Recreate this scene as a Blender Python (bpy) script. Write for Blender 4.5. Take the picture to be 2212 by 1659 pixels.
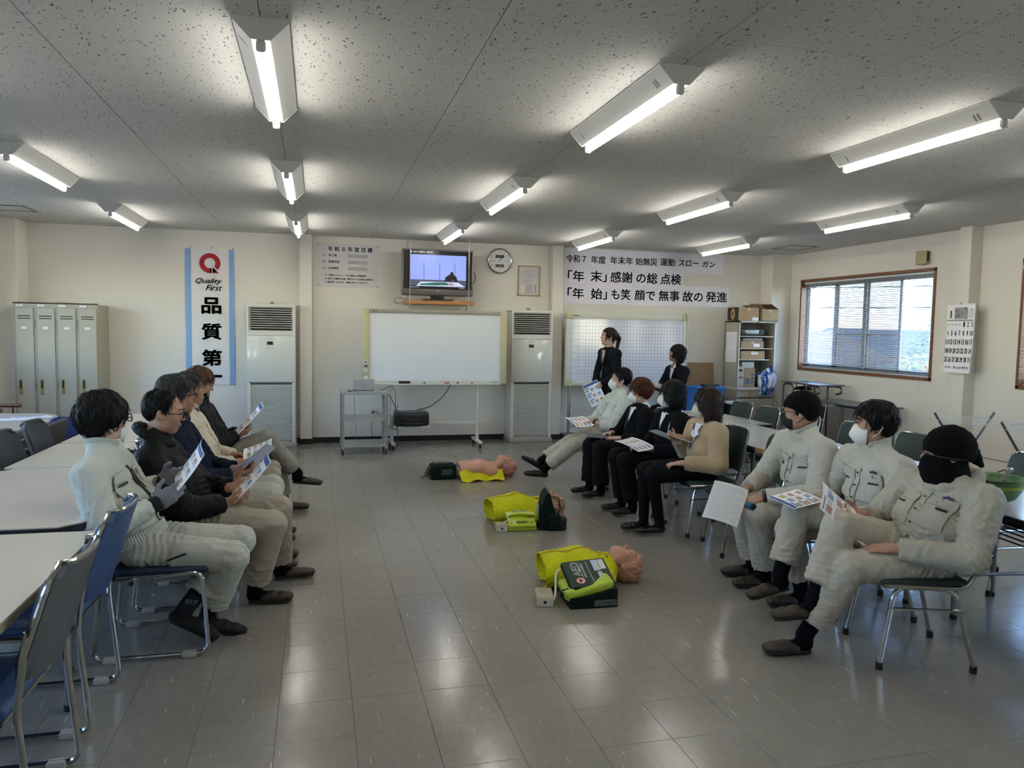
import bpy, bmesh, math, random
import numpy as np
from mathutils import Vector, Matrix

# ------------------------------------------------------------ clear
for _o in list(bpy.data.objects):
 bpy.data.objects.remove(_o, do_unlink=True)
SC = bpy.context.scene
COL = SC.collection
R_ = math.radians
rnd = random.Random(7)

# ------------------------------------------------------------ camera
CAM_H = 1.569
cam_d = bpy.data.cameras.new('camera')
cam = bpy.data.objects.new('camera', cam_d)
COL.objects.link(cam)
cam_d.sensor_fit = 'HORIZONTAL'
cam_d.sensor_width = 36.0
cam_d.lens = 1640.0 / 2212.0 * 36.0
cam_d.clip_start = 0.05
cam_d.clip_end = 400
_vy = np.array([684 - 1106, 706 - 829.5, 1640.0])
_vx = np.array([7450 - 1106, 820 - 829.5, 1640.0])
_Y = _vy / np.linalg.norm(_vy)
_X = _vx - (_vx @ _Y) * _Y
_X /= np.linalg.norm(_X)
_Z = np.cross(_X, _Y)
if _Z[1] > 0:
 _Z = -_Z
CR = np.stack([_X, _Y, _Z], 1)           # world -> camera (x right, y down, z forward)
cam.matrix_world = Matrix((
 (CR[0][0], -CR[1][0], -CR[2][0], 0.0),
 (CR[0][1], -CR[1][1], -CR[2][1], 0.0),
 (CR[0][2], -CR[1][2], -CR[2][2], CAM_H),
 (0, 0, 0, 1)))
SC.camera = cam

# ------------------------------------------------------------ world, sun, exposure
world = bpy.data.worlds.new('sky')
SC.world = world
world.use_nodes = True
_nt = world.node_tree
_bg = _nt.nodes['Background']
_sky = _nt.nodes.new('ShaderNodeTexSky')
_sky.sky_type = 'NISHITA'
_sky.sun_disc = False
_sky.sun_elevation = R_(34)
_sky.sun_rotation = R_(160)
_sky.air_density = 1.0
_sky.dust_density = 0.1
_sky.ozone_density = 4.0
_nt.links.new(_sky.outputs[0], _bg.inputs[0])
_bg.inputs[1].default_value = 0.8
sun_d = bpy.data.lights.new('sun', 'SUN')
sun_d.energy = 5.0
sun_d.angle = R_(0.6)
sun_d.color = (1.0, 0.9, 0.76)
sun = bpy.data.objects.new('sun', sun_d)
COL.objects.link(sun)
sun.rotation_euler = Vector((-0.05, 0.84, -0.54)).to_track_quat('-Z', 'Y').to_euler()
sun.location = (12, -20, 20)
SC.view_settings.view_transform = 'Standard'
SC.view_settings.look = 'None'
SC.view_settings.gamma = 1.0
SC.view_settings.use_curve_mapping = False
SC.view_settings.exposure = 1.6
TUBE_POWER = 12.5

# ------------------------------------------------------------ materials
MATS = {}
def lin(c):
 return tuple((x / 12.92 if x <= 0.04045 else ((x + 0.055) / 1.055) ** 2.4) for x in c)
def hexc(h):
 return lin(tuple(int(h[i:i + 2], 16) / 255 for i in (0, 2, 4)))
def mat(name, col, rough=0.5, metal=0.0, spec=0.5, var=0.0, vscale=6.0, bump=0.0, bscale=80.0, coat=0.0,
  sheen=0.0, emit=0.0, alpha=1.0, col2=None, stretch=None, two=False):
 """procedural principled material: colour with noise variation and fine relief"""
 if name in MATS:
  return MATS[name]
 m = bpy.data.materials.new(name)
 m.use_nodes = True
 nt = m.node_tree
 b = nt.nodes['Principled BSDF']
 c = hexc(col) if isinstance(col, str) else col
 b.inputs['Base Color'].default_value = (*c, 1)
 b.inputs['Roughness'].default_value = rough
 b.inputs['Metallic'].default_value = metal
 b.inputs['Specular IOR Level'].default_value = spec
 b.inputs['Coat Weight'].default_value = coat
 b.inputs['Sheen Weight'].default_value = sheen
 b.inputs['Alpha'].default_value = alpha
 if emit:
  b.inputs['Emission Color'].default_value = (*c, 1)
  b.inputs['Emission Strength'].default_value = emit
 tc = nt.nodes.new('ShaderNodeTexCoord')
 vec = tc.outputs['Object']
 if stretch:
  mp = nt.nodes.new('ShaderNodeMapping')
  mp.inputs['Scale'].default_value = stretch
  nt.links.new(vec, mp.inputs[0])
  vec = mp.outputs[0]
 if var or col2:
  n = nt.nodes.new('ShaderNodeTexNoise')
  n.inputs['Scale'].default_value = vscale
  n.inputs['Detail'].default_value = 4
  nt.links.new(vec, n.inputs[0])
  r = nt.nodes.new('ShaderNodeValToRGB')
  c2 = (hexc(col2) if isinstance(col2, str) else col2) if col2 else tuple(x * (1 - var) for x in c)
  r.color_ramp.elements[0].position = 0.35
  r.color_ramp.elements[1].position = 0.65
  r.color_ramp.elements[0].color = (*c2, 1)
  r.color_ramp.elements[1].color = (*c, 1)
  nt.links.new(n.outputs[0], r.inputs[0])
  nt.links.new(r.outputs[0], b.inputs['Base Color'])
 if bump:
  n2 = nt.nodes.new('ShaderNodeTexNoise')
  n2.inputs['Scale'].default_value = bscale
  n2.inputs['Detail'].default_value = 3
  nt.links.new(vec, n2.inputs[0])
  bp = nt.nodes.new('ShaderNodeBump')
  bp.inputs['Strength'].default_value = bump
  bp.inputs['Distance'].default_value = 0.004
  nt.links.new(n2.outputs[0], bp.inputs['Height'])
  nt.links.new(bp.outputs[0], b.inputs['Normal'])
 MATS[name] = m
 return m

# ------------------------------------------------------------ mesh builder
class MB:
 def __init__(self):
  self.v = []
  self.f = []
  self.smooth = []
 def _add(self, vs, fs, smooth=False, M=None):
  o = len(self.v)
  if M is not None:
   vs = [tuple(M @ Vector(p)) for p in vs]
  self.v.extend(tuple(p) for p in vs)
  self.f.extend(tuple(i + o for i in f) for f in fs)
  self.smooth.extend([smooth] * len(fs))
  return self
 def box(self, x0, x1, y0, y1, z0, z1, M=None):
  vs = [(x0, y0, z0), (x1, y0, z0), (x1, y1, z0), (x0, y1, z0), (x0, y0, z1), (x1, y0, z1), (x1, y1, z1), (x0, y1, z1)]
  return self._add(vs, [(0, 3, 2, 1), (4, 5, 6, 7), (0, 1, 5, 4), (1, 2, 6, 5), (2, 3, 7, 6), (3, 0, 4, 7)], False, M)
 def rbox(self, x0, x1, y0, y1, z0, z1, r=0.01, seg=2, M=None):
  """box with rounded edges"""
  bm = bmesh.new()
  bmesh.ops.create_cube(bm, size=1.0)
  for v in bm.verts:
   v.co = Vector(((x0 + x1) / 2 + v.co.x * (x1 - x0), (y0 + y1) / 2 + v.co.y * (y1 - y0), (z0 + z1) / 2 + v.co.z * (z1 - z0)))
  r = min(r, 0.49 * min(abs(x1 - x0), abs(y1 - y0), abs(z1 - z0)))
  bmesh.ops.bevel(bm, geom=list(bm.edges), offset=r, segments=seg, profile=0.5, affect='EDGES')
  bm.verts.ensure_lookup_table()
  vs = [tuple(v.co) for v in bm.verts]
  fs = [tuple(v.index for v in f.verts) for f in bm.faces]
  bm.free()
  return self._add(vs, fs, True, M)
 def prism(self, poly, z0, z1, M=None, smooth=False):
  """polygon in local xy extruded along z"""
  n = len(poly)
  vs = [(p[0], p[1], z0) for p in poly] + [(p[0], p[1], z1) for p in poly]
  fs = [tuple(reversed(range(n))), tuple(range(n, 2 * n))]
  self._add(vs, fs, False, M)
  o = len(self.v) - 2 * n
  for i in range(n):
   j = (i + 1) % n
   self.f.append((o + i, o + j, o + n + j, o + n + i))
   self.smooth.append(smooth)
  return self
 def tube(self, pts, r, seg=8, closed=False, caps=True, M=None, flat=1.0):
  """tube through points; r number or list"""
  P = [Vector(p) for p in pts]
  n = len(P)
  rs = r if isinstance(r, (list, tuple)) else [r] * n
  rings = []
  up = None
  for i in range(n):
   a = P[(i - 1) % n] if (closed or i > 0) else P[i]
   b = P[(i + 1) % n] if (closed or i < n - 1) else P[i]
   t = (b - a)
   t = t.normalized() if t.length > 1e-9 else Vector((0, 0, 1))
   if up is None:
    up = Vector((0, 0, 1)) if abs(t.z) < 0.9 else Vector((1, 0, 0))
   s = t.cross(up)
   if s.length < 1e-6:
    s = t.cross(Vector((0, 1, 0)))
   s.normalize()
   u = s.cross(t).normalized()
   up = u
   rings.append([P[i] + rs[i] * (math.cos(2 * math.pi * k / seg) * s + flat * math.sin(2 * math.pi * k / seg) * u) for k in range(seg)])
  vs = [q for ring in rings for q in ring]
  fs = []
  m = n if closed else n - 1
  for i in range(m):
   i2 = (i + 1) % n
   for k in range(seg):
    k2 = (k + 1) % seg
    fs.append((i * seg + k, i * seg + k2, i2 * seg + k2, i2 * seg + k))
  self._add(vs, fs, True, M)
  if caps and not closed:
   o = len(self.v) - len(vs)
   self.f.append(tuple(o + k for k in reversed(range(seg))))
   self.f.append(tuple(o + (n - 1) * seg + k for k in range(seg)))
   self.smooth += [False, False]
  return self
 def cyl(self, x, y, z0, z1, r, seg=16, r2=None, M=None):
  return self.tube([(x, y, z0), (x, y, z1)], [r, r if r2 is None else r2], seg, M=M)
 def lathe(self, prof, seg=24, M=None):
  """profile of (radius, z) turned about z"""
  vs = []
  fs = []
  n = len(prof)
  for k in range(seg):
   a = 2 * math.pi * k / seg
   for (r, z) in prof:
    vs.append((r * math.cos(a), r * math.sin(a), z))
  for k in range(seg):
   k2 = (k + 1) % seg
   for i in range(n - 1):
    fs.append((k * n + i, k2 * n + i, k2 * n + i + 1, k * n + i + 1))
  return self._add(vs, fs, True, M)
 def ell(self, c, r, seg=16, rings=10, M=None):
  vs = []
  fs = []
  for i in range(rings + 1):
   th = math.pi * i / rings
   for k in range(seg):
    a = 2 * math.pi * k / seg
    vs.append((c[0] + r[0] * math.sin(th) * math.cos(a), c[1] + r[1] * math.sin(th) * math.sin(a), c[2] + r[2] * math.cos(th)))
  for i in range(rings):
   for k in range(seg):
    k2 = (k + 1) % seg
    fs.append((i * seg + k, (i + 1) * seg + k, (i + 1) * seg + k2, i * seg + k2))
  return self._add(vs, fs, True, M)
 def sheet(self, fn, nu, nv, th=0.002, M=None):
  """surface fn(u,v)->point with thickness along its normal"""
  g = [[Vector(fn(i / nu, j / nv)) for j in range(nv + 1)] for i in range(nu + 1)]
  nr = [[None] * (nv + 1) for _ in range(nu + 1)]
  for i in range(nu + 1):
   for j in range(nv + 1):
    du = g[min(i + 1, nu)][j] - g[max(i - 1, 0)][j]
    dv = g[i][min(j + 1, nv)] - g[i][max(j - 1, 0)]
    nn = du.cross(dv)
    nr[i][j] = nn.normalized() if nn.length > 1e-12 else Vector((0, 0, 1))
  W = nv + 1
  N = (nu + 1) * W
  vs = [g[i][j] + nr[i][j] * th / 2 for i in range(nu + 1) for j in range(W)] + [g[i][j] - nr[i][j] * th / 2 for i in range(nu + 1) for j in range(W)]
  fs = []
  for i in range(nu):
   for j in range(nv):
    a, b, c, d = i * W + j, (i + 1) * W + j, (i + 1) * W + j + 1, i * W + j + 1
    fs.append((a, b, c, d))
    fs.append((N + d, N + c, N + b, N + a))
  for i in range(nu):
   a, b = i * W, (i + 1) * W
   fs.append((N + a, N + b, b, a))
   a, b = i * W + nv, (i + 1) * W + nv
   fs.append((a, b, N + b, N + a))
  for j in range(nv):
   a, b = j, j + 1
   fs.append((a, b, N + b, N + a))
   a, b = nu * W + j, nu * W + j + 1
   fs.append((N + a, N + b, b, a))
  return self._add(vs, fs, True, M)
 def build(self, name, m, parent=None, label=None, kind=None):
  me = bpy.data.meshes.new(name)
  me.from_pydata(self.v, [], self.f)
  me.update()
  me.polygons.foreach_set('use_smooth', self.smooth)
  me.set_sharp_from_angle(angle=R_(38))
  me.materials.append(m)
  return link(name, me, parent, label, kind)

def link(name, me, parent=None, label=None, kind=None, loc=None, rotz=0.0):
 o = bpy.data.objects.new(name, me)
 COL.objects.link(o)
 if parent is not None:
  o.parent = parent
 if label:
  o['label'] = label
 if kind:
  o['kind'] = kind
 if loc:
  o.location = loc
 if rotz:
  o.rotation_euler = (0, 0, rotz)
 return o
def thing(name, label, cat, loc=(0, 0, 0), rotz=0.0, group=None):
 o = bpy.data.objects.new(name, None)
 o.empty_display_size = 0.1
 COL.objects.link(o)
 o.location = loc
 o.rotation_euler = (0, 0, rotz)
 o['label'] = label
 o['category'] = cat
 if group:
  o['group'] = group
 return o
def tag(o, label, cat, group=None):
 o['label'] = label
 o['category'] = cat
 if group:
  o['group'] = group
 return o
def struct(o):
 o['kind'] = 'structure'
 return o
def copy_tree(o, parent=None):
 c = o.copy()
 COL.objects.link(c)
 c.parent = parent
 for ch in list(KIDS.get(o.name, [])) or [x for x in o.children]:
  copy_tree(ch, c)
 return c
KIDS = {}
def dup(root, label, loc, rotz=0.0, group=None):
 c = copy_tree(root)
 c.location = loc
 c.rotation_euler = (0, 0, rotz)
 c['label'] = label
 if group:
  c['group'] = group
 return c
def text(s, size, loc, m, parent, name='lettering', rot=(R_(90), 0, 0), ax='CENTER', ay='CENTER', bold=0.0, shear=0.0, sx=1.0, space=1.0, ext=0.0004, lspace=1.0, fit=None):
 cu = bpy.data.curves.new(name, 'FONT')
 cu.body = s
 cu.size = size
 cu.align_x = ax
 cu.align_y = ay
 cu.shear = shear
 cu.space_character = space
 cu.space_line = lspace
 cu.resolution_u = 2
 cu.extrude = ext
 t = bpy.data.objects.new(name, cu)
 COL.objects.link(t)
 dg = bpy.context.evaluated_depsgraph_get()
 dg.update()
 me = bpy.data.meshes.new_from_object(t.evaluated_get(dg))
 bpy.data.objects.remove(t, do_unlink=True)
 bpy.data.curves.remove(cu)
 me.materials.clear()
 me.materials.append(m)
 if bold and len(me.vertices):
  # heavier strokes: the outlines repeated at small shifts
  vs = [tuple(v.co) for v in me.vertices]
  fs = [tuple(p.vertices) for p in me.polygons]
  bo = bold * size
  sh = [(bo, bo), (-bo, bo), (bo, -bo), (-bo, -bo)] + ([(bo * 1.4, 0), (-bo * 1.4, 0), (0, bo * 1.4), (0, -bo * 1.4)] if bold > .015 else [])
  n = len(vs)
  me2 = bpy.data.meshes.new(name)
  me2.from_pydata([(v[0] + a, v[1] + b, v[2]) for a, b in sh for v in vs], [], [tuple(i + k * n for i in f) for k in range(len(sh)) for f in fs])
  bpy.data.meshes.remove(me)
  me = me2
  me.materials.append(m)
 if fit and len(me.vertices):
  # scale the outlines to the wanted width and height, centred
  co = np.empty(len(me.vertices) * 3, np.float32)
  me.vertices.foreach_get('co', co)
  co = co.reshape(-1, 3)
  lo, hi = co.min(0), co.max(0)
  co[:, 0] = (co[:, 0] - (lo[0] + hi[0]) / 2) * (fit[0] / max(hi[0] - lo[0], 1e-6))
  co[:, 1] = (co[:, 1] - (lo[1] + hi[1]) / 2) * ((fit[1] / max(hi[1] - lo[1], 1e-6)) if fit[1] else fit[0] / max(hi[0] - lo[0], 1e-6))
  me.vertices.foreach_set('co', co.ravel())
  me.update()
 o = link(name, me, parent)
 o.location = loc
 o.rotation_euler = rot
 o.scale = (sx, 1, 1)
 return o
def arc(c, r, a0, a1, n, plane='xz'):
 out = []
 for i in range(n + 1):
  a = R_(a0 + (a1 - a0) * i / n)
  p = (r * math.cos(a), r * math.sin(a))
  out.append({'xz': (c[0] + p[0], c[1], c[2] + p[1]), 'xy': (c[0] + p[0], c[1] + p[1], c[2]), 'yz': (c[0], c[1] + p[0], c[2] + p[1])}[plane])
 return out
def fillet(pts, r, n=4):
 """round the corners of a polyline"""
 P = [Vector(p) for p in pts]
 out = [P[0]]
 for i in range(1, len(P) - 1):
  a, b, c = P[i - 1], P[i], P[i + 1]
  d1, d2 = (a - b), (c - b)
  rr = min(r, d1.length * 0.45, d2.length * 0.45)
  s, e = b + d1.normalized() * rr, b + d2.normalized() * rr
  for k in range(n + 1):
   t = k / n
   out.append((1 - t) ** 2 * s + 2 * t * (1 - t) * b + t * t * e)
 out.append(P[-1])
 return out
def rrect(w, h, r, n=4, cx=0.0, cy=0.0):
 out = []
 for (sx, sy, a0) in ((1, 1, 0), (-1, 1, 90), (-1, -1, 180), (1, -1, 270)):
  for k in range(n + 1):
   a = R_(a0 + 90 * k / n)
   out.append((cx + sx * (w / 2 - r) + r * math.cos(a), cy + sy * (h / 2 - r) + r * math.sin(a)))
 return out
XZ = Matrix.Rotation(R_(90), 4, 'X')      # local xy polygon -> xz plane, extrusion towards -y

XL, XR, YB, YF, ZC = -3.74, 7.02, 10.555, -3.2, 2.78
# ============================================================ SETTING
def wall_mat():
 m = mat('wallpaper', 'dcd7cc', rough=0.85, spec=0.2, var=0.03, vscale=1.2, bump=0.25, bscale=220)
 return m
def floor_mat():
 m = bpy.data.materials.new('vinyl_tile')
 m.use_nodes = True
 nt = m.node_tree
 N, L = nt.nodes, nt.links
 b = N['Principled BSDF']
 geo = N.new('ShaderNodeNewGeometry')
 def noise(scale, stretch, detail=3, rough=0.5):
  mp = N.new('ShaderNodeMapping')
  mp.inputs['Scale'].default_value = stretch
  L.new(geo.outputs['Position'], mp.inputs[0])
  n = N.new('ShaderNodeTexNoise')
  n.inputs['Scale'].default_value = scale
  n.inputs['Detail'].default_value = detail
  n.inputs['Roughness'].default_value = rough
  L.new(mp.outputs[0], n.inputs[0])
  return n.outputs[0]
 def ramp(v, p0, p1, c0=(0, 0, 0), c1=(1, 1, 1)):
  r = N.new('ShaderNodeValToRGB')
  r.color_ramp.elements[0].position = p0
  r.color_ramp.elements[1].position = p1
  r.color_ramp.elements[0].color = (*c0, 1)
  r.color_ramp.elements[1].color = (*c1, 1)
  L.new(v, r.inputs[0])
  return r.outputs[0]
 def mix(f, a, b_):
  x = N.new('ShaderNodeMix')
  x.data_type = 'RGBA'
  L.new(f, x.inputs['Factor'])
  for s, val in ((x.inputs['A'], a), (x.inputs['B'], b_)):
   if isinstance(val, tuple):
    s.default_value = (*val, 1)
   else:
    L.new(val, s)
  return x.outputs['Result']
 base = ramp(noise(0.9, (1, 1, 1), 4), 0.3, 0.7, hexc('79766d'), hexc('8a877d'))
 fine = ramp(noise(40, (1, 0.35, 1), 4), 0.3, 0.75, hexc('7d7a71'), hexc('8d897f'))
 mx = N.new('ShaderNodeMix')
 mx.data_type = 'RGBA'
 mx.inputs['Factor'].default_value = 0.5
 L.new(base, mx.inputs['A'])
 L.new(fine, mx.inputs['B'])
 c = mx.outputs['Result']
 # pale chips running with the tile grain, then dark scuffs
 chips = ramp(noise(30, (2.6, 0.24, 1), 2, 0.4), 0.715, 0.75)
 c = mix(chips, c, hexc('b3b0a6'))
 scuff = ramp(noise(2.2, (1, 1.6, 1), 6, 0.75), 0.66, 0.82)
 c = mix(scuff, c, hexc('605d56'))
 stain = ramp(noise(1.3, (1, 2.4, 1), 3, 0.6), 0.68, 0.85)
 c = mix(stain, c, hexc('776a5e'))
 L.new(c, b.inputs['Base Color'])
 rr = N.new('ShaderNodeMapRange')
 L.new(noise(3.0, (1, 1, 1), 5, 0.7), rr.inputs[0])
 rr.inputs['To Min'].default_value = 0.11
 rr.inputs['To Max'].default_value = 0.27
 L.new(rr.outputs[0], b.inputs['Roughness'])
 b.inputs['Specular IOR Level'].default_value = 0.5
 bp = N.new('ShaderNodeBump')
 bp.inputs['Strength'].default_value = 0.12
 bp.inputs['Distance'].default_value = 0.01
 L.new(noise(5, (1, 1, 1), 2), bp.inputs['Height'])
 L.new(bp.outputs[0], b.inputs['Normal'])
 return m
def ceil_mat():
 m = bpy.data.materials.new('fissured_board')
 m.use_nodes = True
 nt = m.node_tree
 N, L = nt.nodes, nt.links
 b = N['Principled BSDF']
 b.inputs['Roughness'].default_value = 0.9
 b.inputs['Specular IOR Level'].default_value = 0.15
 geo = N.new('ShaderNodeNewGeometry')
 warp = N.new('ShaderNodeTexNoise')
 warp.inputs['Scale'].default_value = 45
 L.new(geo.outputs['Position'], warp.inputs[0])
 va = N.new('ShaderNodeVectorMath')
 va.operation = 'MULTIPLY_ADD'
 va.inputs[1].default_value = (0.02, 0.02, 0.0)
 L.new(warp.outputs['Color'], va.inputs[0])
 L.new(geo.outputs['Position'], va.inputs[2])
 mp = N.new('ShaderNodeMapping')
 mp.inputs['Rotation'].default_value = (0, 0, 0.3)
 mp.inputs['Scale'].default_value = (1.6, 0.55, 1)
 L.new(va.outputs[0], mp.inputs[0])
 n = N.new('ShaderNodeTexNoise')
 n.inputs['Scale'].default_value = 70
 n.inputs['Detail'].default_value = 1
 L.new(mp.outputs[0], n.inputs[0])
 r = N.new('ShaderNodeValToRGB')
 r.color_ramp.elements[0].position = 0.68
 r.color_ramp.elements[1].position = 0.705
 r.color_ramp.elements[0].color = (*hexc('cfcdc6'), 1)
 r.color_ramp.elements[1].color = (*hexc('62605b'), 1)
 L.new(n.outputs[0], r.inputs[0])
 L.new(r.outputs[0], b.inputs['Base Color'])
 bp = N.new('ShaderNodeBump')
 bp.invert = True
 bp.inputs['Strength'].default_value = 0.5
 bp.inputs['Distance'].default_value = 0.004
 L.new(r.outputs[0], bp.inputs['Height'])
 bp.invert = False
 L.new(bp.outputs[0], b.inputs['Normal'])
 return m
M_WALL = wall_mat()
M_FLOOR = floor_mat()
M_CEIL = ceil_mat()
M_BASEB = mat('black_vinyl_skirting', '17120f', rough=0.35)
M_JOINT = mat('joint_dark', '3a3934', rough=0.9)
M_CJOINT = mat('ceiling_joint', '4a4944', rough=0.9)
M_WOODTRIM = mat('window_wood', '80502c', rough=0.45, var=0.3, vscale=9, stretch=(1, 1, 8), coat=0.2)
M_ALU = mat('aluminium_sash', '94979b', rough=0.38, metal=0.4, var=0.1)
M_WHITEP = mat('white_paint', 'dedcd6', rough=0.45)
M_SLAT = mat('blind_slat', 'c9cbcd', rough=0.35, spec=0.5, var=0.03)
M_STEEL = mat('chrome_tube', 'c3c3c1', rough=0.16, metal=1.0, var=0.08, vscale=20)
M_STEELD = mat('dull_steel', '8d8d8b', rough=0.34, metal=0.9, var=0.15, vscale=12)
M_RUBBER = mat('black_rubber', '111111', rough=0.6, bump=0.1)
M_BLACK = mat('black_plastic', '121314', rough=0.35)
M_PAPER = mat('white_paper', 'e9e9ec', rough=0.8, spec=0.2, var=0.02, bump=0.05)
M_INK = mat('black_ink', '121214', rough=0.7, spec=0.2)

def projarea(x, y, z=0.0, s=0.3):
 q = CR @ np.array([x, y, z - CAM_H])
 if q[2] < 0.3:
  return 0.0
 u, v = 1106 + 1640 * q[0] / q[2], 829.5 + 1640 * q[1] / q[2]
 if not (-120 < u < 2330 and -50 < v < 1760):
  return 0.0
 return s * s * 1640 ** 2 * abs(q[1]) / q[2] ** 3
# ---- floor with 300 mm vinyl tiles
floor = struct(MB().box(XL - .15, XR + .15, YF - .15, YB + .15, -0.15, -0.004).build('floor', M_JOINT))
floor['label'] = 'grey vinyl tiled floor'
def tile_mesh(name, w, h, th, e, m):
 mb = MB()
 x, y = w / 2, h / 2
 vs = [(-x, -y, -th), (x, -y, -th), (x, y, -th), (-x, y, -th), (-x, -y, -e), (x, -y, -e), (x, y, -e), (-x, y, -e), (-x + e, -y + e, 0), (x - e, -y + e, 0), (x - e, y - e, 0), (-x + e, y - e, 0)]
 fs = [(0, 1, 5, 4), (1, 2, 6, 5), (2, 3, 7, 6), (3, 0, 4, 7), (4, 5, 9, 8), (5, 6, 10, 9), (6, 7, 11, 10), (7, 4, 8, 11), (8, 9, 10, 11)]
 mb._add(vs, fs)
 return mb
TS = 0.298
tiles = []
i0, i1 = math.floor((XL - .143) / TS), math.ceil((XR - .143) / TS)
j0, j1 = math.floor((YF - 2.885) / TS), math.ceil((YB - 2.885) / TS)
for i in range(i0, i1):
 for j in range(j0, j1):
  cx, cy = .143 + (i + .5) * TS, 2.885 + (j + .5) * TS
  if XL < cx < XR + .1 and YF < cy < YB + .1:
   tiles.append((projarea(cx, cy, 0, TS), cx, cy))
tiles.sort(reverse=True)
tb = tile_mesh('floor_tile', TS - .0013, TS - .0013, .004, .0008, M_FLOOR)
t0 = tb.build('floor_tile', M_FLOOR, floor)
t0.location = (tiles[0][1], tiles[0][2], 0)
for k, (a, cx, cy) in enumerate(tiles[1:300]):
 c = t0.copy()
 COL.objects.link(c)
 c.location = (cx, cy, rnd.uniform(-.0003, .0002))
far = MB()
for a, cx, cy in tiles[300:]:
 far._add(tb.v, tb.f, False, Matrix.Translation((cx, cy, 0)))
far.build('floor_tile_field', M_FLOOR, floor, kind='stuff')
# ---- ceiling with 910 mm boards
ceiling = struct(MB().box(XL - .15, XR + .15, YF - .15, YB + .15, ZC + .006, ZC + .15).build('ceiling', M_CJOINT))
ceiling['label'] = 'pale fissured board ceiling'
PM = {}
HATCH = [(6.22, 6.66, 9.12, 9.58), (-3.40, -2.965, 9.07, 9.50)]
xs = [XL] + [-.213 + .91 * k for k in range(-3, 8)] + [XR]
ys = [YF] + [4.73 + .91 * k for k in range(-8, 7)] + [YB]
for a, b in zip(xs, xs[1:]):
 for c, d in zip(ys, ys[1:]):
  w, h = round(b - a - .0035, 3), round(d - c - .0018, 3)
  if w < .03 or h < .03:
   continue
  key = (w, h)
  cut = [H for H in HATCH if a < (H[0] + H[1]) / 2 < b and c < (H[2] + H[3]) / 2 < d]
  if key not in PM:
   PM[key] = tile_mesh('p', w, h, .008, .0012, M_CEIL)
  mb = PM[key]
  if isinstance(mb, MB):
   o = mb.build('ceiling_panel', M_CEIL, ceiling)
   PM[key] = o
  else:
   o = mb.copy()
   COL.objects.link(o)
  o.location = ((a + b) / 2, (c + d) / 2, ZC)
  o.rotation_euler = (math.pi, 0, 0)
# ---- access hatches: metal trim frame set into the ceiling with a board lid
M_HATCH = mat('hatch_rim', '6f6d69', rough=0.4, metal=0.5)
for lab, H in (('square ceiling access hatch near the window corner', HATCH[0]), ('square ceiling access hatch above the lockers', HATCH[1])):
 t = thing('ceiling_hatch', lab, 'hatch', ((H[0] + H[1]) / 2, (H[2] + H[3]) / 2, ZC))
 w, h = (H[1] - H[0]) / 2, (H[3] - H[2]) / 2
 f = MB()
 for (x0, x1, y0, y1) in ((-w, w, -h, -h + .022), (-w, w, h - .022, h), (-w, -w + .022, -h, h), (w - .022, w, -h, h)):
  f.box(x0, x1, y0, y1, -.007, .0)
 f.build('rim', M_HATCH, t)
 MB().box(-w + .026, w - .026, -h + .026, h - .026, -.003, .0).build('lid', M_CEIL, t)
# ---- walls
def wall_y(name, y0, y1, x0, x1, holes=()):
 mb = MB()
 mb.box(x0, x1, y0, y1, -.1, ZC + .1)
 return struct(mb.build(name, M_WALL))
def wall_x(name, x0, x1, y0, y1, holes):
 mb = MB()
 ysx = sorted([y0, y1] + [h[0] for h in holes] + [h[1] for h in holes])
 for a, b in zip(ysx, ysx[1:]):
  hh = [h for h in holes if abs(h[0] - a) < 1e-6 and abs(h[1] - b) < 1e-6]
  if hh:
   mb.box(x0, x1, a, b, -.1, hh[0][2])
   mb.box(x0, x1, a, b, hh[0][3], ZC + .1)
  else:
   mb.box(x0, x1, a, b, -.1, ZC + .1)
 return struct(mb.build(name, M_WALL))
wall_y('wall_back', YB, YB + .15, XL - .15, XR + .15)['label'] = 'cream papered wall behind the whiteboards'
wall_y('wall_front', YF - .15, YF, XL - .15, XR + .15)
WIN_R = [(7.44, 9.985, 1.06, 2.375), (3.75, 6.29, 1.06, 2.375), (0.1, 2.6, 1.06, 2.375)]
WIN_L = [(6.9, 9.3, 1.06, 2.375), (3.2, 5.8, 1.06, 2.375), (-.4, 2.1, 1.06, 2.375)]
wall_x('wall_right', XR, XR + .15, YF, YB, WIN_R)['label'] = 'cream papered wall with the windows'
wall_x('wall_left', XL - .15, XL, YF, YB, WIN_L)
# columns that stand proud of the walls
TR = [(-.215, -.06, YB - .13, YB), (3.262, 3.425, YB - .13, YB), (6.69, XR, YB - .31, YB), (XL, -3.42, YB - .385, YB), (6.87, XR, 6.815, 6.975), (6.87, XR, 3.1, 3.26), (XL, XL + .15, 6.3, 6.46)]
for k, (a, b, c, d) in enumerate(TR):
 struct(MB().rbox(a, b, c, d, 0, ZC, r=.004, seg=1).build('trim_%d' % (k + 1), M_WALL))['label'] = 'cream wall column'
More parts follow.
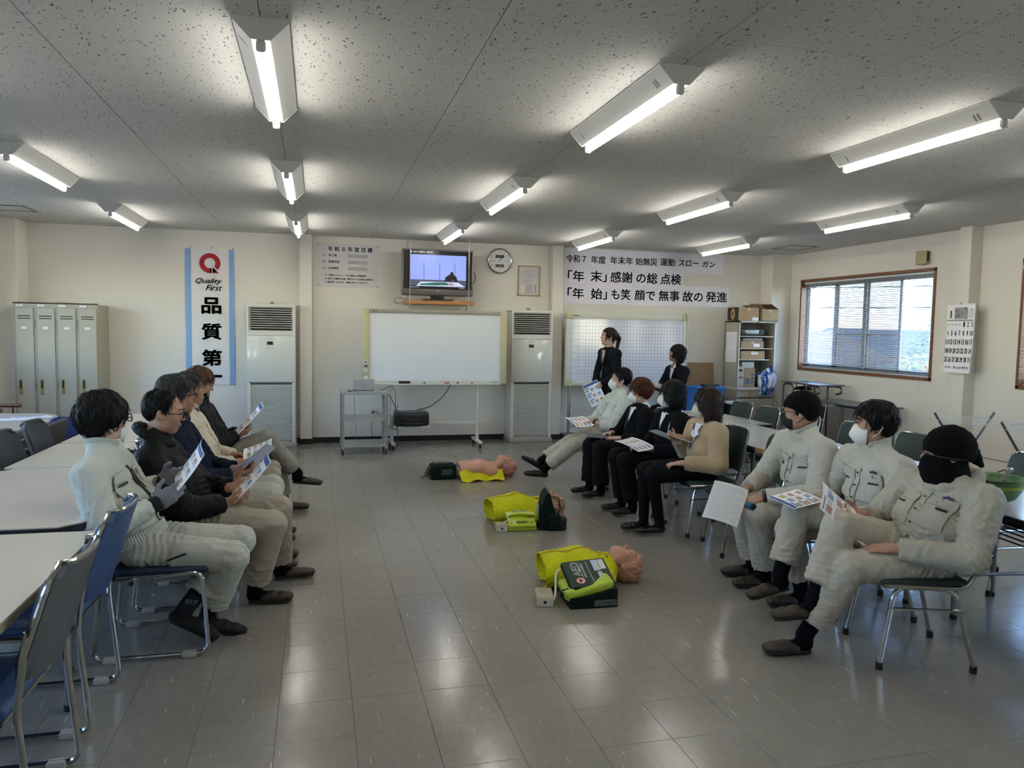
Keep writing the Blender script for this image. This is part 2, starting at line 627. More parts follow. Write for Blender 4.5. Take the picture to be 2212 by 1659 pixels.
# black skirting
def bb(name, segs):
 mb = MB()
 for s in segs:
  mb.box(*s)
 return struct(mb.build(name, M_BASEB))
bt, bh = .008, .075
bb('baseboard_back', [(-3.42, -.215, YB - bt, YB, 0, bh), (-.06, 3.262, YB - bt, YB, 0, bh), (3.425, 6.69, YB - bt, YB, 0, bh),
   (-.215 - bt, -.06 + bt, YB - .13 - bt, YB - .13, 0, bh), (-.215 - bt, -.215, YB - .13, YB, 0, bh), (-.06, -.06 + bt, YB - .13, YB, 0, bh),
   (3.262 - bt, 3.425 + bt, YB - .13 - bt, YB - .13, 0, bh), (3.262 - bt, 3.262, YB - .13, YB, 0, bh), (3.425, 3.425 + bt, YB - .13, YB, 0, bh), (6.69 - bt, XR, YB - .31 - bt, YB - .31, 0, bh), (6.69 - bt, 6.69, YB - .31, YB, 0, bh)])
bb('baseboard_right', [(XR - bt, XR, YF, YB - .31, 0, bh), (6.87 - bt, 6.87, 6.815, 6.975, 0, bh)])
bb('baseboard_left', [(XL, XL + bt, YF, YB - .385, 0, bh), (XL, -3.42 + bt, YB - .385 - bt, YB - .385, 0, bh)])
# ---- windows
def glass_mat():
 m = bpy.data.materials.new('clear_glass')
 m.use_nodes = True
 nt = m.node_tree
 for n in list(nt.nodes):
  nt.nodes.remove(n)
 o = nt.nodes.new('ShaderNodeOutputMaterial')
 tr = nt.nodes.new('ShaderNodeBsdfTransparent')
 tr.inputs[0].default_value = (.93, .95, .96, 1)
 gl = nt.nodes.new('ShaderNodeBsdfGlossy')
 gl.inputs['Roughness'].default_value = .02
 mx = nt.nodes.new('ShaderNodeMixShader')
 mx.inputs[0].default_value = .06
 nt.links.new(tr.outputs[0], mx.inputs[1])
 nt.links.new(gl.outputs[0], mx.inputs[2])
 nt.links.new(mx.outputs[0], o.inputs[0])
 MATS['clear_glass'] = m
 return m
M_GLASS = glass_mat()
def screen_mat():
 m = bpy.data.materials.new('insect_screen')
 m.use_nodes = True
 nt = m.node_tree
 b = nt.nodes['Principled BSDF']
 b.inputs['Base Color'].default_value = (.10, .14, .22, 1)
 b.inputs['Roughness'].default_value = .8
 b.inputs['Alpha'].default_value = .55
 return m
M_SCREEN = screen_mat()
def window(n, H, side, label, blind=True, tilt=24):
 """local frame: x along wall, y = 0 at the room face of the wall, +y outwards"""
 y0, y1, z0, z1 = H
 if side == 'R':
  w = thing('window_%d' % n, label, 'window', (XR, (y0 + y1) / 2, 0), R_(-90))
 else:
  w = thing('window_%d' % n, label, 'window', (XL, (y0 + y1) / 2, 0), R_(90))
 del w['category']
 w['kind'] = 'structure'
 W = (y1 - y0) / 2
 c = MB()
 cw = .034
 for (a, b, d, e) in ((-W - .012, W + .012, z1 - cw + .012, z1 + .012), (-W - .012, W + .012, z0 - .012, z0 + cw - .012), (-W - .012, -W + cw - .012, z0, z1), (W - cw + .012, W + .012, z0, z1)):
  c.box(a, b, -.012, .09, d, e)
 c.build('casing', M_WOODTRIM, w)
 f = MB()
 fw = .03
 for (a, b, d, e) in ((-W + .02, W - .02, z1 - .06, z1 - .02), (-W + .02, W - .02, z0 + .02, z0 + .06), (-W + .02, -W + .05, z0, z1), (W - .05, W - .02, z0, z1)):
  f.box(a, b, .085, .145, d, e)
 f.build('sash_frame', M_ALU, w)
 k = (2 * W - .08) / 4
 for i in range(4):
  xa = -W + .04 + i * k
  yy = .10 if i in (0, 3) else .122
  s = MB()
  st = .032
  for (a, b, d, e) in ((xa - .012, xa + k + .012, z1 - .1, z1 - .055), (xa - .012, xa + k + .012, z0 + .055, z0 + .1), (xa - .012, xa + st, z0 + .055, z1 - .055), (xa + k - st, xa + k + .012, z0 + .055, z1 - .055)):
   s.box(a, b, yy, yy + .018, d, e)
  if i in (1, 2):
   s.box(xa, xa + k, yy, yy + .018, z0 + .52, z0 + .545)
  so = s.build('sash', M_ALU, w)
  MB().box(xa + .015, xa + k - .015, yy + .007, yy + .011, z0 + .09, z1 - .09).build('pane', M_GLASS, so)
  if i in (1, 2) and blind:
   MB().box(xa + .02, xa + k - .02, yy + .02, yy + .0205, z0 + .06, z1 - .06).build('insect_screen', M_SCREEN, so)
  if i == 2:
   MB().rbox(xa + k - .02, xa + k + .015, yy - .02, yy, z0 + .55, z0 + .63, r=.006).build('latch', M_STEELD, so)
 MB().box(-.032, .032, .082, .1, z0 + .055, z1 - .055).build('meeting_stile', M_ALU, w)
 if blind:
  MB().box(-W + .025, W - .025, .03, .062, z1 - .055, z1 - .026).build('blind_headrail', M_SLAT, w)
  sl = MB()
  sw = .0125
  vs = []
  a = R_(tilt)
  L_ = W - .03
  prof = [(-sw, -.0012), (0, .0008), (sw, -.0012)]
  pts = [(p[0] * math.cos(a) - p[1] * math.sin(a), p[0] * math.sin(a) + p[1] * math.cos(a)) for p in prof]
  for x in (-L_, L_):
   for p in pts:
    vs.append((x, .046 + p[0], p[1]))
   for p in pts:
    vs.append((x, .046 + p[0], p[1] - .0004))
  sl._add(vs, [(0, 1, 7, 6), (1, 2, 8, 7), (3, 9, 10, 4), (4, 10, 11, 5), (0, 6, 9, 3), (2, 5, 11, 8), (0, 3, 4, 1), (1, 4, 5, 2), (6, 7, 10, 9), (7, 8, 11, 10)], True)
  so = sl.build('blind_slat', M_SLAT, w)
  nsl = int((z1 - z0 - .12) / .0235)
  so.location = (0, 0, z1 - .07)
  for i in range(1, nsl):
   q = so.copy()
   COL.objects.link(q)
   q.location = (0, 0, z1 - .07 - i * .0235)
   q.rotation_euler = (R_(rnd.uniform(-2, 2)), 0, 0)
  MB().rbox(-L_, L_, .036, .056, z0 + .026, z0 + .04, r=.004).build('blind_bottom_rail', M_SLAT, w)
  for x in (-W * .82, -W * .28, W * .28, W * .82):
   MB().tube([(x, .033, z1 - .05), (x, .033, z0 + .035)], .0011, 5).build('blind_cord', M_WHITEP, w)
  x = W - .16
  MB().tube(fillet([(x, .02, z1 - .06), (x - .02, .012, z0 + .3), (x - .025, -.02, z0 - .08), (x + .01, -.022, z0 - .18), (x + .04, -.02, z0 - .08), (x + .015, .012, z0 + .3), (x + .01, .02, z1 - .06)], .05, 5), .0014, 5).build('pull_cord', M_WHITEP, w)
 return w
window(1, WIN_R[0], 'R', 'wide sliding window with open slatted blind beside the calendar')
window(2, WIN_R[1], 'R', 'window cut off by the right edge of the photo', tilt=38)
window(3, WIN_R[2], 'R', 'window behind the camera on the right wall', blind=False)
for k, H in enumerate(WIN_L):
 window(4 + k, H, 'L', 'window out of view on the left wall', blind=False)
# ============================================================ OUTSIDE (the room is upstairs)
M_GROUND = mat('asphalt', '85837d', rough=0.9, var=0.2, vscale=.3)
struct(MB().box(-120, 160, -90, 130, -4.3, -4.0).build('ground', M_GROUND))['label'] = 'ground outside below the windows'
M_ROOFS = [mat('roof_tile_grey', '55585e', rough=.5, bump=.4, bscale=8), mat('roof_tile_blue', '4d586b', rough=.5, bump=.4, bscale=8), mat('roof_tile_brown', '6d5a4d', rough=.6, bump=.4, bscale=8)]
M_HWALL = [mat('house_wall_white', 'd8d6d0', rough=.8, var=.05), mat('house_wall_tan', 'b9a58f', rough=.8, var=.05), mat('house_wall_brown', '8a6a58', rough=.8, var=.08)]
M_HWIN = mat('house_window', '6f8aa0', rough=.1)
def house(loc, rz, w, d, h, rh, wi, ri, label, nwin=3):
 t = thing('house', label, 'house', loc, R_(rz), 'houses beyond the window')
 MB().box(-w / 2, w / 2, -d / 2, d / 2, 0, h).build('wall', M_HWALL[wi], t)
 r = MB()
 ov = .5
 prof = [(-d / 2 - ov, h - .15), (0, h + rh), (d / 2 + ov, h - .15), (d / 2 + ov, h + .05), (0, h + rh + .2), (-d / 2 - ov, h + .05)]
 M = Matrix(((0, 0, 1, 0), (1, 0, 0, 0), (0, 1, 0, 0), (0, 0, 0, 1)))
 r.prism(prof, -w / 2 - ov, w / 2 + ov, M)
 r.build('roof', M_ROOFS[ri], t)
 g = MB()
 g.prism([(-d / 2, h - .02), (d / 2, h - .02), (0, h + rh - .02)], -w / 2 + .01, w / 2 - .01, M)
 g.build('gable', M_HWALL[wi], t)
 for s in (-1, 1):
  for i in range(nwin):
   x = (i - (nwin - 1) / 2) * w / (nwin + .3)
   for zz in ((h - 1.9,) if h < 4 else (h - 1.9, h - 4.4)):
    f = MB().box(x - .75, x + .75, s * d / 2 - .06, s * d / 2 + .06, zz, zz + 1.15).build('window', M_ALU, t)
    MB().box(x - .68, x + .68, s * d / 2 - .08, s * d / 2 + .08, zz + .07, zz + 1.08).build('pane', M_HWIN, f)
  f = MB().box(s * w / 2 - .06, s * w / 2 + .06, -.7, .7, h - 1.9, h - .8).build('window', M_ALU, t)
  MB().box(s * w / 2 - .08, s * w / 2 + .08, -.62, .62, h - 1.82, h - .88).build('pane', M_HWIN, f)
 return t
house((29, 42, -4), 20, 9, 7, 4.0, 1.6, 0, 2, 'white two-storey house with brown roof seen through the left panes')
house((52, 58, -4), -15, 12, 9, 4.0, 2.0, 1, 0, 'tan house with a hipped grey roof far beyond the window')
house((33, 24, -4), 75, 11, 8, 3.2, 1.9, 0, 1, 'low house with a blue grey tiled roof outside the right panes')
house((41, 36, -4), 60, 7, 6, 3.2, 1.5, 2, 0, 'brown walled house between the others outside the window')
house((75, 95, -4), 35, 16, 9, 4.5, 2.0, 0, 0, 'distant pale house on the skyline outside')
M_BARK = mat('bark', '5b4a3c', rough=.9, bump=.5, bscale=12)
def tree(loc, h, rad, col, label, seed):
 t = thing('tree', label, 'tree', loc, 0, 'trees beyond the window')
 r2 = random.Random(seed)
 tr = MB()
 tr.tube([(0, 0, 0), (.1, 0, h * .45), (0, .1, h * .9)], [.22, .16, .05], 8)
 for i in range(9):
  a = r2.uniform(0, 6.28)
  z = h * r2.uniform(.35, .75)
  l = rad * r2.uniform(.6, 1)
  tr.tube([(0, 0, z), (l * .5 * math.cos(a), l * .5 * math.sin(a), z + l * .3), (l * math.cos(a), l * math.sin(a), z + l * .5)], [.08, .05, .02], 6)
 tr.build('trunk', M_BARK, t)
 lf = MB()
 for i in range(900):
  a, b, rr = r2.uniform(0, 6.28), r2.uniform(-1, 1), r2.uniform(.45, 1) ** .5
  s = math.sqrt(1 - b * b)
  c = Vector((rad * rr * s * math.cos(a), rad * rr * s * math.sin(a), h * .68 + h * .34 * rr * b))
  u = Vector((r2.uniform(-1, 1), r2.uniform(-1, 1), r2.uniform(-1, 1))).normalized()
  v = u.orthogonal().normalized()
  k = r2.uniform(.10, .2)
  lf._add([c - u * k, c + v * k * .6, c + u * k, c - v * k * .6], [(0, 1, 2, 3)])
 lf.build('foliage', mat('leaf_' + col, col, rough=.7, var=.3, vscale=1), t, kind='stuff')
tree((21.5, 22.2, -4), 4.6, 1.3, 'c06a35', 'orange leaved autumn tree outside the middle panes', 3)
tree((23, 25, -4), 4.8, 1.5, '7f8a55', 'green garden tree outside the middle panes', 4)
tree((45, 47, -4), 6.5, 2.2, '5d6b4a', 'taller dark green tree behind the houses', 5)
pole = thing('utility_pole', 'concrete utility pole with crossarms outside the window', 'pole', (25, 26.5, -4))
MB().tube([(0, 0, 0), (0, 0, 9.5)], [.17, .12], 10).build('pole', mat('concrete', 'a3a19b', rough=.9, bump=.2), pole)
for z in (8.2, 9.0):
 MB().box(-.9, .9, -.05, .05, z, z + .1).build('crossarm', M_STEELD, pole)
for k, z in enumerate((8.3, 9.1, 7.4)):
 w = MB().tube([(30 * (s - .5), -40 * (s - .5), z - .8 * (1 - (2 * s - 1) ** 2) + .2) for s in [i / 16 for i in range(17)]], .02, 5).build('power_line', M_BLACK, pole)
# ============================================================ CEILING LIGHTS
M_LAMPBODY = mat('lamp_enamel', 'dcdad2', rough=.4)
M_LAMPEND = mat('lamp_endcap', 'c9c7c0', rough=.5)
def tube_mat():
 m = bpy.data.materials.new('fluorescent_tube')
 m.use_nodes = True
 b = m.node_tree.nodes['Principled BSDF']
 b.inputs['Base Color'].default_value = (.9, .9, .9, 1)
 b.inputs['Emission Color'].default_value = (1.0, 0.975, 0.925, 1)
 b.inputs['Emission Strength'].default_value = TUBE_POWER
 return m
M_TUBE = tube_mat()
def make_light():
 t = thing('ceiling_light', 'light', 'ceiling light', (0, 0, 0), 0, 'fluorescent battens on the ceiling')
 L2 = .625
 b = MB()
 prof = [(-.108, 0), (-.108, -.008), (-.036, -.082), (.036, -.082), (.108, -.008), (.108, 0)]
 M = Matrix(((1, 0, 0, 0), (0, 0, 1, 0), (0, 1, 0, 0), (0, 0, 0, 1)))
 b.prism(prof, -L2 + .003, L2 - .003, M)
 b.build('reflector', M_LAMPBODY, t)
 for s in (-1, 1):
  e = MB()
  pr = [(-.112, 0), (-.112, -.01), (-.038, -.086), (.038, -.086), (.112, -.01), (.112, 0)]
  a, c = sorted((s * (L2 - .003), s * L2 * 1.003))
  e.prism(pr, a, c, M)
  e.build('end_plate', M_LAMPEND, t)
  k = MB()
  k.rbox(-.02, .02, min(s * (L2 - .03), s * (L2 - .004)), max(s * (L2 - .03), s * (L2 - .004)), -.128, -.08, r=.012, seg=3)
  k.build('socket', M_LAMPEND, t)
 MB().tube([(0, -L2 + .03, -.109), (0, L2 - .03, -.109)], .0158, 12).build('tube', M_TUBE, t)
 sp = MB()
 for (x, y) in ((-.06, -.5), (-.066, -.53), (-.06, .5)):
  sp.box(-.02, .02, -.006, .006, 0, .0006, Matrix.Translation((x - .012, y, -.0575)) @ Matrix.Rotation(R_(-134), 4, 'Y'))
 sp.build('rating_label', mat('label_grey', '8f8e8a', rough=.6), t)
 return t
L0 = make_light()
cols = [(-2.03, 'leftmost row'), (-.213, 'row left of the television'), (1.607, 'row above the mannequins'), (3.435, 'row above the slogan sheets'), (5.28, 'row nearest the windows')]
rows = [(3.86, 'closest to the viewer in'), (6.53, 'second from the back wall in'), (9.2, 'closest to the back wall in'), (1.19, 'behind the viewer in')]
first = True
for x, cn in cols:
 for y, rn in rows:
  lab = 'fluorescent ceiling light %s the %s' % (rn, cn)
  if first:
   L0.location = (x, y, ZC)
   L0['label'] = lab
   first = False
  else:
   dup(L0, lab, (x, y, ZC))
# ============================================================ BACK WALL THINGS
M_LOCK = mat('locker_paint', 'a29b87', rough=.45, var=.04)
M_LOCKD = mat('locker_door_paint', 'aaa38f', rough=.42, var=.04)
M_DARK = mat('dark_gap', '141412', rough=.8)
M_BRASS = mat('brass_handle', 'a08a4a', rough=.35, metal=.5)
M_LABEL = mat('label_card', 'd9d4c6', rough=.7)
# ---- locker unit
t = thing('locker_cabinet', 'beige four-door steel locker cabinet in the left corner', 'locker', (-2.975, 10.03, 0))
W = .89
MB().box(-W / 2, W / 2, .004, .5, .05, 1.785).box(-W / 2 + .01, W / 2 - .01, .03, .48, 0, .05).build('body', M_LOCK, t)
dw = W / 4
for i in range(4):
 x0 = -W / 2 + i * dw
 d = MB().rbox(x0 + .022, x0 + dw - .012, -.012, .006, .09, 1.735, r=.004, seg=1).build('door', M_LOCKD, t, label='locker door')
 for k in range(2):
  MB().box(x0 + .05, x0 + dw - .04, -.0135, -.011, 1.635 - k * .028, 1.645 - k * .028).build('vent_slot', M_DARK, d)
 MB().box(x0 + .078, x0 + dw - .07, -.016, -.012, 1.48, 1.525).build('card_holder', M_LOCK, d)
 MB().box(x0 + .084, x0 + dw - .076, -.0172, -.016, 1.486, 1.519).build('name_card', M_LABEL, d)
 MB().rbox(x0 + .045, x0 + .085, -.018, -.011, .72, .90, r=.003, seg=1).build('handle_plate', M_BRASS, d)
 MB().box(x0 + .056, x0 + .076, -.0195, -.018, .79, .885).build('handle_recess', M_DARK, d)
 for z in (1.55, .83, .2):
  MB().rbox(x0 + dw - .018, x0 + dw - .004, -.02, -.006, z - .045, z + .045, r=.004, seg=1).build('hinge', M_LOCK, d)
 MB().box(x0 + .03, x0 + .1, -.0005, .004, 1.752, 1.774).build('number_sticker', M_PAPER, t)
 text('No.%d' % (5 + i), .017, (x0 + .065, -.0012, 1.763), M_INK, t)
o = MB().tube([(-.47, 0, 0), (.42, .05, -.0)], .007, 8).build('pole', mat('dark_maroon_pole', '2b191b', rough=.4))
o.location = (-2.97, 10.09, 1.793)
tag(o, 'long thin dark pole lying on top of the lockers', 'pole')
o = MB().box(-.18, .18, -.012, .012, 0, .008).build('wooden_stick', mat('pale_stick', 'b59a6b', rough=.6, var=.2))
o.location = (-2.83, 10.16, 1.786)
o.rotation_euler = (0, R_(3), R_(-6))
o.location.z = 1.797
tag(o, 'short pale wooden stick lying behind the pole on the lockers', 'stick')

# ---- banner
M_CLOTH = mat('banner_cloth', 'd9d7d6', rough=.85, var=.03, vscale=3, bump=.15, bscale=30)
M_BLUESTRIP = mat('banner_blue', '7fa6d4', rough=.8, bump=.1)
M_RED = mat('emblem_red', 'a3161f', rough=.7)
t = thing('banner', 'white cloth banner with red emblem and blue side strips', 'banner', (-1.332, YB, 0))
zt, zb = 2.565, .79
def ban(x0, x1, off):
 def fn(u, v):
  x = x0 + (x1 - x0) * u
  z = zt - .02 + (zb - zt + .02) * v
  return (x, -.012 - off + .004 * math.sin(9 * x + 7 * z) + .0035 * math.sin(3.1 * z + 40 * x) * math.sin(u * 3.14) , z)
 return fn
MB().sheet(ban(-.232, .232, 0), 14, 50, .0012).build('cloth', M_CLOTH, t)
for x0, x1 in ((-.298, -.236), (.236, .292)):
 MB().sheet(ban(x0, x1, 0), 2, 50, .0012).build('side_strip', M_BLUESTRIP, t)
for (x, z) in ((-.235, 2.57), (.02, 2.565), (.285, 2.558), (.03, .80), (.285, .80)):
 MB().tube([(0, 0, 0), (0, -.02, 0)], [.008, .006], 10, M=Matrix.Translation((x, -.004, z))).build('pin', M_STEELD, t)
y = -.0205
em = MB()
Ro, Ri, cz, n = .128, .066, 2.365, 48
rg = [(math.cos(2 * math.pi * k / n), math.sin(2 * math.pi * k / n)) for k in range(n)]
for k in range(n):
 a, b = rg[k], rg[(k + 1) % n]
 em._add([(r * p[0], yy, cz + r * p[1]) for yy in (y, y + .001) for r, p in ((Ri, a), (Ri, b), (Ro, b), (Ro, a))], [(0, 1, 2, 3), (7, 6, 5, 4), (3, 2, 6, 7), (1, 0, 4, 5)])
em.prism([(.0, -.128), (.118, -.128), (.06, -.05), (.0, -.07)], -y, -y - .001, Matrix.Translation((0, 0, cz)) @ XZ)
em.build('emblem', M_RED, t)
ln = MB()
ln.box(.022, .030, y - .0012, y - .0002, cz - .13, cz - .03)
ln.prism([(.03, -.03), (.044, -.035), (.128, -.122), (.128, -.132), (.116, -.132), (.03, -.045)], -y + .0002, -y + .0012, Matrix.Translation((0, 0, cz)) @ XZ)
ln.build('emblem_gap', M_CLOTH, t)
text('Quality', .125, (-.015, y, 2.13), M_INK, t, shear=.4, bold=.008, fit=(.32, .085))
text('First', .125, (.045, y, 2.05), M_INK, t, shear=.4, bold=.008, fit=(.205, .075))
for ch, z in (('品', 1.82), ('質', 1.485), ('第', 1.145), ('一', .905)):
 text(ch, .255, (.012, y, z), M_INK, t, bold=.02, fit=(.245, .215 if ch != '一' else .034))

# ---- air conditioners
M_AC = mat('ac_enamel', 'cfcdc4', rough=.35, spec=.4, var=.02)
M_ACG = mat('ac_gloss_panel', 'cdccc4', rough=.12, spec=.5)
M_ACB = mat('ac_plinth', '9d9a92', rough=.5)
def aircon():
 t = thing('air_conditioner', 'x', 'air conditioner', (0, 0, 0), 0, 'floor standing air conditioners')
 h, w, d = 1.85, .6, .33
 b = MB()
 b.rbox(-w / 2, -w / 2 + .03, 0, d, .05, h, r=.012)
 b.rbox(w / 2 - .03, w / 2, 0, d, .05, h, r=.012)
 b.rbox(-w / 2 + .01, w / 2 - .01, .03, d, .05, h, r=.008)
 b.rbox(-w / 2, w / 2, 0, d, h - .045, h, r=.014)
 b.box(-w / 2 + .02, w / 2 - .02, .004, .03, h - .40, h - .34)
 b.build('cabinet', M_AC, t)
 MB().rbox(-w / 2 - .012, w / 2 + .012, -.012, d, 0, .06, r=.006).build('plinth', M_ACB, t)
 MB().box(-w / 2 + .05, w / 2 - .05, .018, .032, h - .335, h - .052).build('outlet_cavity', M_DARK, t)
 for i in range(9):
  z = h - .075 - i * .029
  MB().box(-w / 2 + .045, w / 2 - .045, -.012, .012, -.003, .003, Matrix.Translation((0, .012, z)) @ Matrix.Rotation(R_(-18), 4, 'X')).build('louvre', M_AC, t)
 MB().rbox(-w / 2 + .004, w / 2 - .004, -.008, .02, h - 1.0, h - .405, r=.006).build('front_panel', M_ACG, t)
 MB().rbox(-.06, .03, -.010, -.004, h - .57, h - .47, r=.003, seg=1).build('control_panel', M_AC, t)
 MB().box(-.05, .022, -.0115, -.009, h - .52, h - .478).build('display', M_BLACK, t)
 text('Panasonic', .015, (-.01, -.0085, h - .44), M_INK, t)
 g = MB()
 g.rbox(-w / 2 + .03, w / 2 - .03, .02, .034, .085, h - 1.01, r=.004, seg=1)
 g.build('grille_back', mat('ac_grille_back', '4d4a45', rough=.6), t)
 for i in range(44):
  z = .10 + i * (h - 1.125) / 44
  MB().box(-w / 2 + .032, w / 2 - .032, -.008, .008, -.0035, .0035, Matrix.Translation((0, .012, z)) @ Matrix.Rotation(R_(30), 4, 'X')).build('grille_slat', M_AC, t)
 for x in (-w / 2 + .03, w / 2 - .03):
  MB().box(x - .014, x + .014, -.004, .03, .07, h - 1.01).build('grille_rail', M_AC, t)
 MB().box(-.02, .025, .22, .26, h, h + .035).build('bracket', M_STEELD, t)
 return t
a1 = aircon()
a1.location = (-.565, 10.21, 0)
a1['label'] = 'white floor-standing air conditioner beside the banner'
dup(a1, 'white floor-standing air conditioner between the two whiteboards', (2.915, 10.21, 0))

# ---- target poster
M_POST = mat('poster_paper', 'cfccca', rough=.7, var=.02)
t = thing('poster', 'white goals poster with Japanese text left of the television', 'poster', (.41, YB - .004, 2.4))
MB().sheet(lambda u, v: (-.41 + .82 * u, .001 * math.sin(u * 9), .287 - .575 * v), 12, 3, .001).build('sheet', M_POST, t)
M_INK2 = mat('grey_ink', '3a3a3c', rough=.7)
text('令 和 ８ 年 度 目 標', .074, (.03, -.003, .215), M_INK, t, bold=.014, fit=(.59, .066))
for k, s in enumerate(('（1） 売上高', '（2） 営業利益', '（3） AW検定')):
 text(s, .04, (-.335 + (.095, .112, .107)[k], -.003, .13 - k * .085), M_INK2, t, bold=.01, fit=((.19, .225, .215)[k], .036))
M_BLUR = mat('blurred_patch', 'b7b4b1', rough=.8, var=.15, vscale=5)
for k in range(3):
 MB().box(.0, .26, -.0025, -.0015, .105 - k * .085, .15 - k * .085).build('blurred_figure', M_BLUR, t)
for k, s in enumerate(('★ 「時間をかける」＝「良い結果」は 至極当然', '★ 手戻りの損失なき様、責任をもった仕事を心掛ける', '★ 安全第一を忘れず、目標に向かって努力する')):
 text(s, .0285, (-.3 + (.27, .315, .285)[k], -.003, -.135 - k * .046), M_INK2, t, bold=.01, fit=((.54, .63, .57)[k], .027))
for (x, z) in ((-.395, .275), (.395, .268), (-.395, -.265), (.395, -.275)):
 MB().tube([(0, 0, 0), (0, -.012, 0)], [.007, .005], 8, M=Matrix.Translation((x, 0, z))).build('pin', mat('brown_pin', '4a3527', rough=.5), t)

# ---- television on a hanging shelf
M_WOODS = mat('shelf_pine', 'b9824c', rough=.5, var=.25, vscale=5, stretch=(1, 8, 8), coat=.2)
t = thing('hanging_shelf', 'wooden board shelf hung on rods below the television', 'shelf', (1.6, 10.3, 0))
MB().rbox(-.455, .455, -.18, .2, 1.895, 1.95, r=.004, seg=1).build('board', M_WOODS, t)
for x in (-.405, .385):
 for yy in (-.185, .12):
  MB().tube([(x, yy, 1.875), (x, yy, ZC)], .006, 8).build('rod', M_STEELD, t)
  MB().tube([(x, yy, 1.878), (x, yy, 1.896)], .011, 6).build('nut', M_STEELD, t)
M_TVG = mat('tv_silver', '86837d', rough=.35, metal=.4)
t = thing('television', 'flat television on the hanging shelf showing a first aid video', 'television', (1.573, 10.16, 1.95))
MB().rbox(-.48, .48, 0, .09, .145, .675, r=.012).build('housing', M_TVG, t)
MB().rbox(-.48, .48, -.006, .08, .06, .15, r=.02, seg=3).build('speaker_bar', mat('tv_grey', '5d5a55', rough=.4), t)
MB().box(-.462, .462, -.004, .004, .152, .655).build('bezel', M_BLACK, t)
MB().rbox(-.09, .09, .02, .08, .012, .075, r=.01).build('neck', M_BLACK, t)
MB().rbox(-.2, .2, -.06, .16, 0, .014, r=.006).build('foot', M_BLACK, t)
text('◆', .018, (0, -.0075, .125), M_WHITEP, t)
def emat(name, c, s):
 return mat(name, c, rough=.3, emit=s * .3)
sc = MB().box(-.385, .385, -.006, -.003, .155, .655).build('screen', emat('screen_black', '08090c', .5), t)
MB().box(-.38, .38, -.0075, -.006, .27, .60).build('screen_wall_picture', emat('screen_blue', '7f90d2', .95), sc)
MB().box(-.38, .38, -.0075, -.006, .19, .27).build('screen_floor_picture', emat('screen_floor', '45485a', .8), sc)
for x in (-.19, .02, .225):
 MB().box(x - .003, x + .003, -.0085, -.0075, .27, .5).build('screen_seam_picture', emat('screen_seam', '3c4570', .7), sc)
MB().prism([(-.29, .185), (.37, .185), (.27, .245), (-.235, .245)], .0083, .0078, XZ).build('screen_mat_picture', emat('screen_mat', 'a9b4d6', .9), sc)
MB().prism([(-.24, .215), (-.05, .235), (.1, .24), (.14, .225), (.14, .205), (.0, .2), (-.24, .195)], .0090, .0084, XZ).build('screen_patient_picture', emat('screen_green', '1c5a45', .8), sc)
MB().prism([(.14, .225), (.17, .235), (.2, .23), (.22, .205), (.18, .2), (.14, .205)], .0092, .0084, XZ).build('screen_face_picture', emat('screen_face', '9a7a78', .8), sc)
pts = [(.085, .245), (.1, .31), (.15, .345), (.165, .345), (.165, .37), (.185, .385), (.205, .375), (.21, .345), (.25, .315), (.27, .245), (.22, .255), (.2, .28), (.17, .25), (.12, .26)]
MB().prism(pts, .0094, .0086, XZ).build('screen_rescuer_picture', emat('screen_dark', '1b181c', .6), sc)
MB().prism([(.19 + .0 + .012 * math.cos(a / 12 * 6.283) - .55, .635 + .012 * math.sin(a / 12 * 6.283)) for a in range(12)], .0092, .008, XZ).build('screen_logo', emat('screen_logo_blue', '9fc4ec', 1), sc)
text('動画で心肺蘇生の一連の流れ', .02, (-.33, -.0085, .633), emat('screen_white', 'dfe3ee', .9), sc, ax='LEFT')
text('▶ ◀  0:00 / 0:00', .015, (-.36, -.0085, .17), MATS['screen_white'], sc, ax='LEFT')
text('YouTube ▢', .015, (.36, -.0085, .17), MATS['screen_white'], sc, ax='RIGHT')
def cable(pts, label, r=.004, m=None, sm=.06, group=None):
 o = MB().tube(fillet(pts, sm, 5), r, 6).build('cable', m or M_BLACK)
 # keep the object origin at its first point
 o.data.transform(Matrix.Translation(-Vector(pts[0])))
 o.location = pts[0]
 return tag(o, label, 'cable', group)
cable([(1.2, 10.36, 1.965), (1.05, 10.32, 1.98), (1.0, 10.33, 1.93), (1.08, 10.36, 1.90), (1.2, 10.4, 1.955)], 'thin grey cable looped off the left end of the hanging shelf', .004, M_STEELD)
cable([(2.055, 10.3, 2.38), (2.11, 10.32, 2.33), (2.12, 10.33, 2.25), (2.055, 10.3, 2.16)], 'black cable bulging from the right side of the television', .005)
cable([(1.97, 10.44, 1.96), (2.03, 10.48, 1.92), (2.035, 10.52, 1.88), (2.035, 10.53, 1.70)], 'black cable hanging down from the right of the shelf', .005)

# ---- clock
t = thing('wall_clock', 'round white wall clock with chrome rim and two small displays', 'clock', (2.506, YB, 2.54))
MB().lathe([(.0, 0), (.165, 0), (.178, .01), (.178, .035), (.168, .045), (.158, .04), (.158, .03)], 48, XZ).build('rim', mat('clock_rim', 'b9b8ae', rough=.2, metal=.8), t)
MB().lathe([(0, .031), (.158, .031)], 48, XZ).build('dial', mat('clock_dial', 'd6d6d2', rough=.5), t)
for k in range(1, 13):
 if k in (3, 9):
  pass
 a = R_(90 - 30 * k)
 text(str(k), .036, (.128 * math.cos(a), -.0325, .128 * math.sin(a)), M_INK2, t, name='numeral')
for z in (.062, -.068):
 MB().rbox(-.062, .062, -.034, -.03, z - .022, z + .022, r=.002, seg=1).build('display', mat('lcd', '3b3e3a', rough=.2), t)
text('21.20', .032, (0, -.0348, .062), mat('lcd_ink', '8d938a', rough=.5), t)
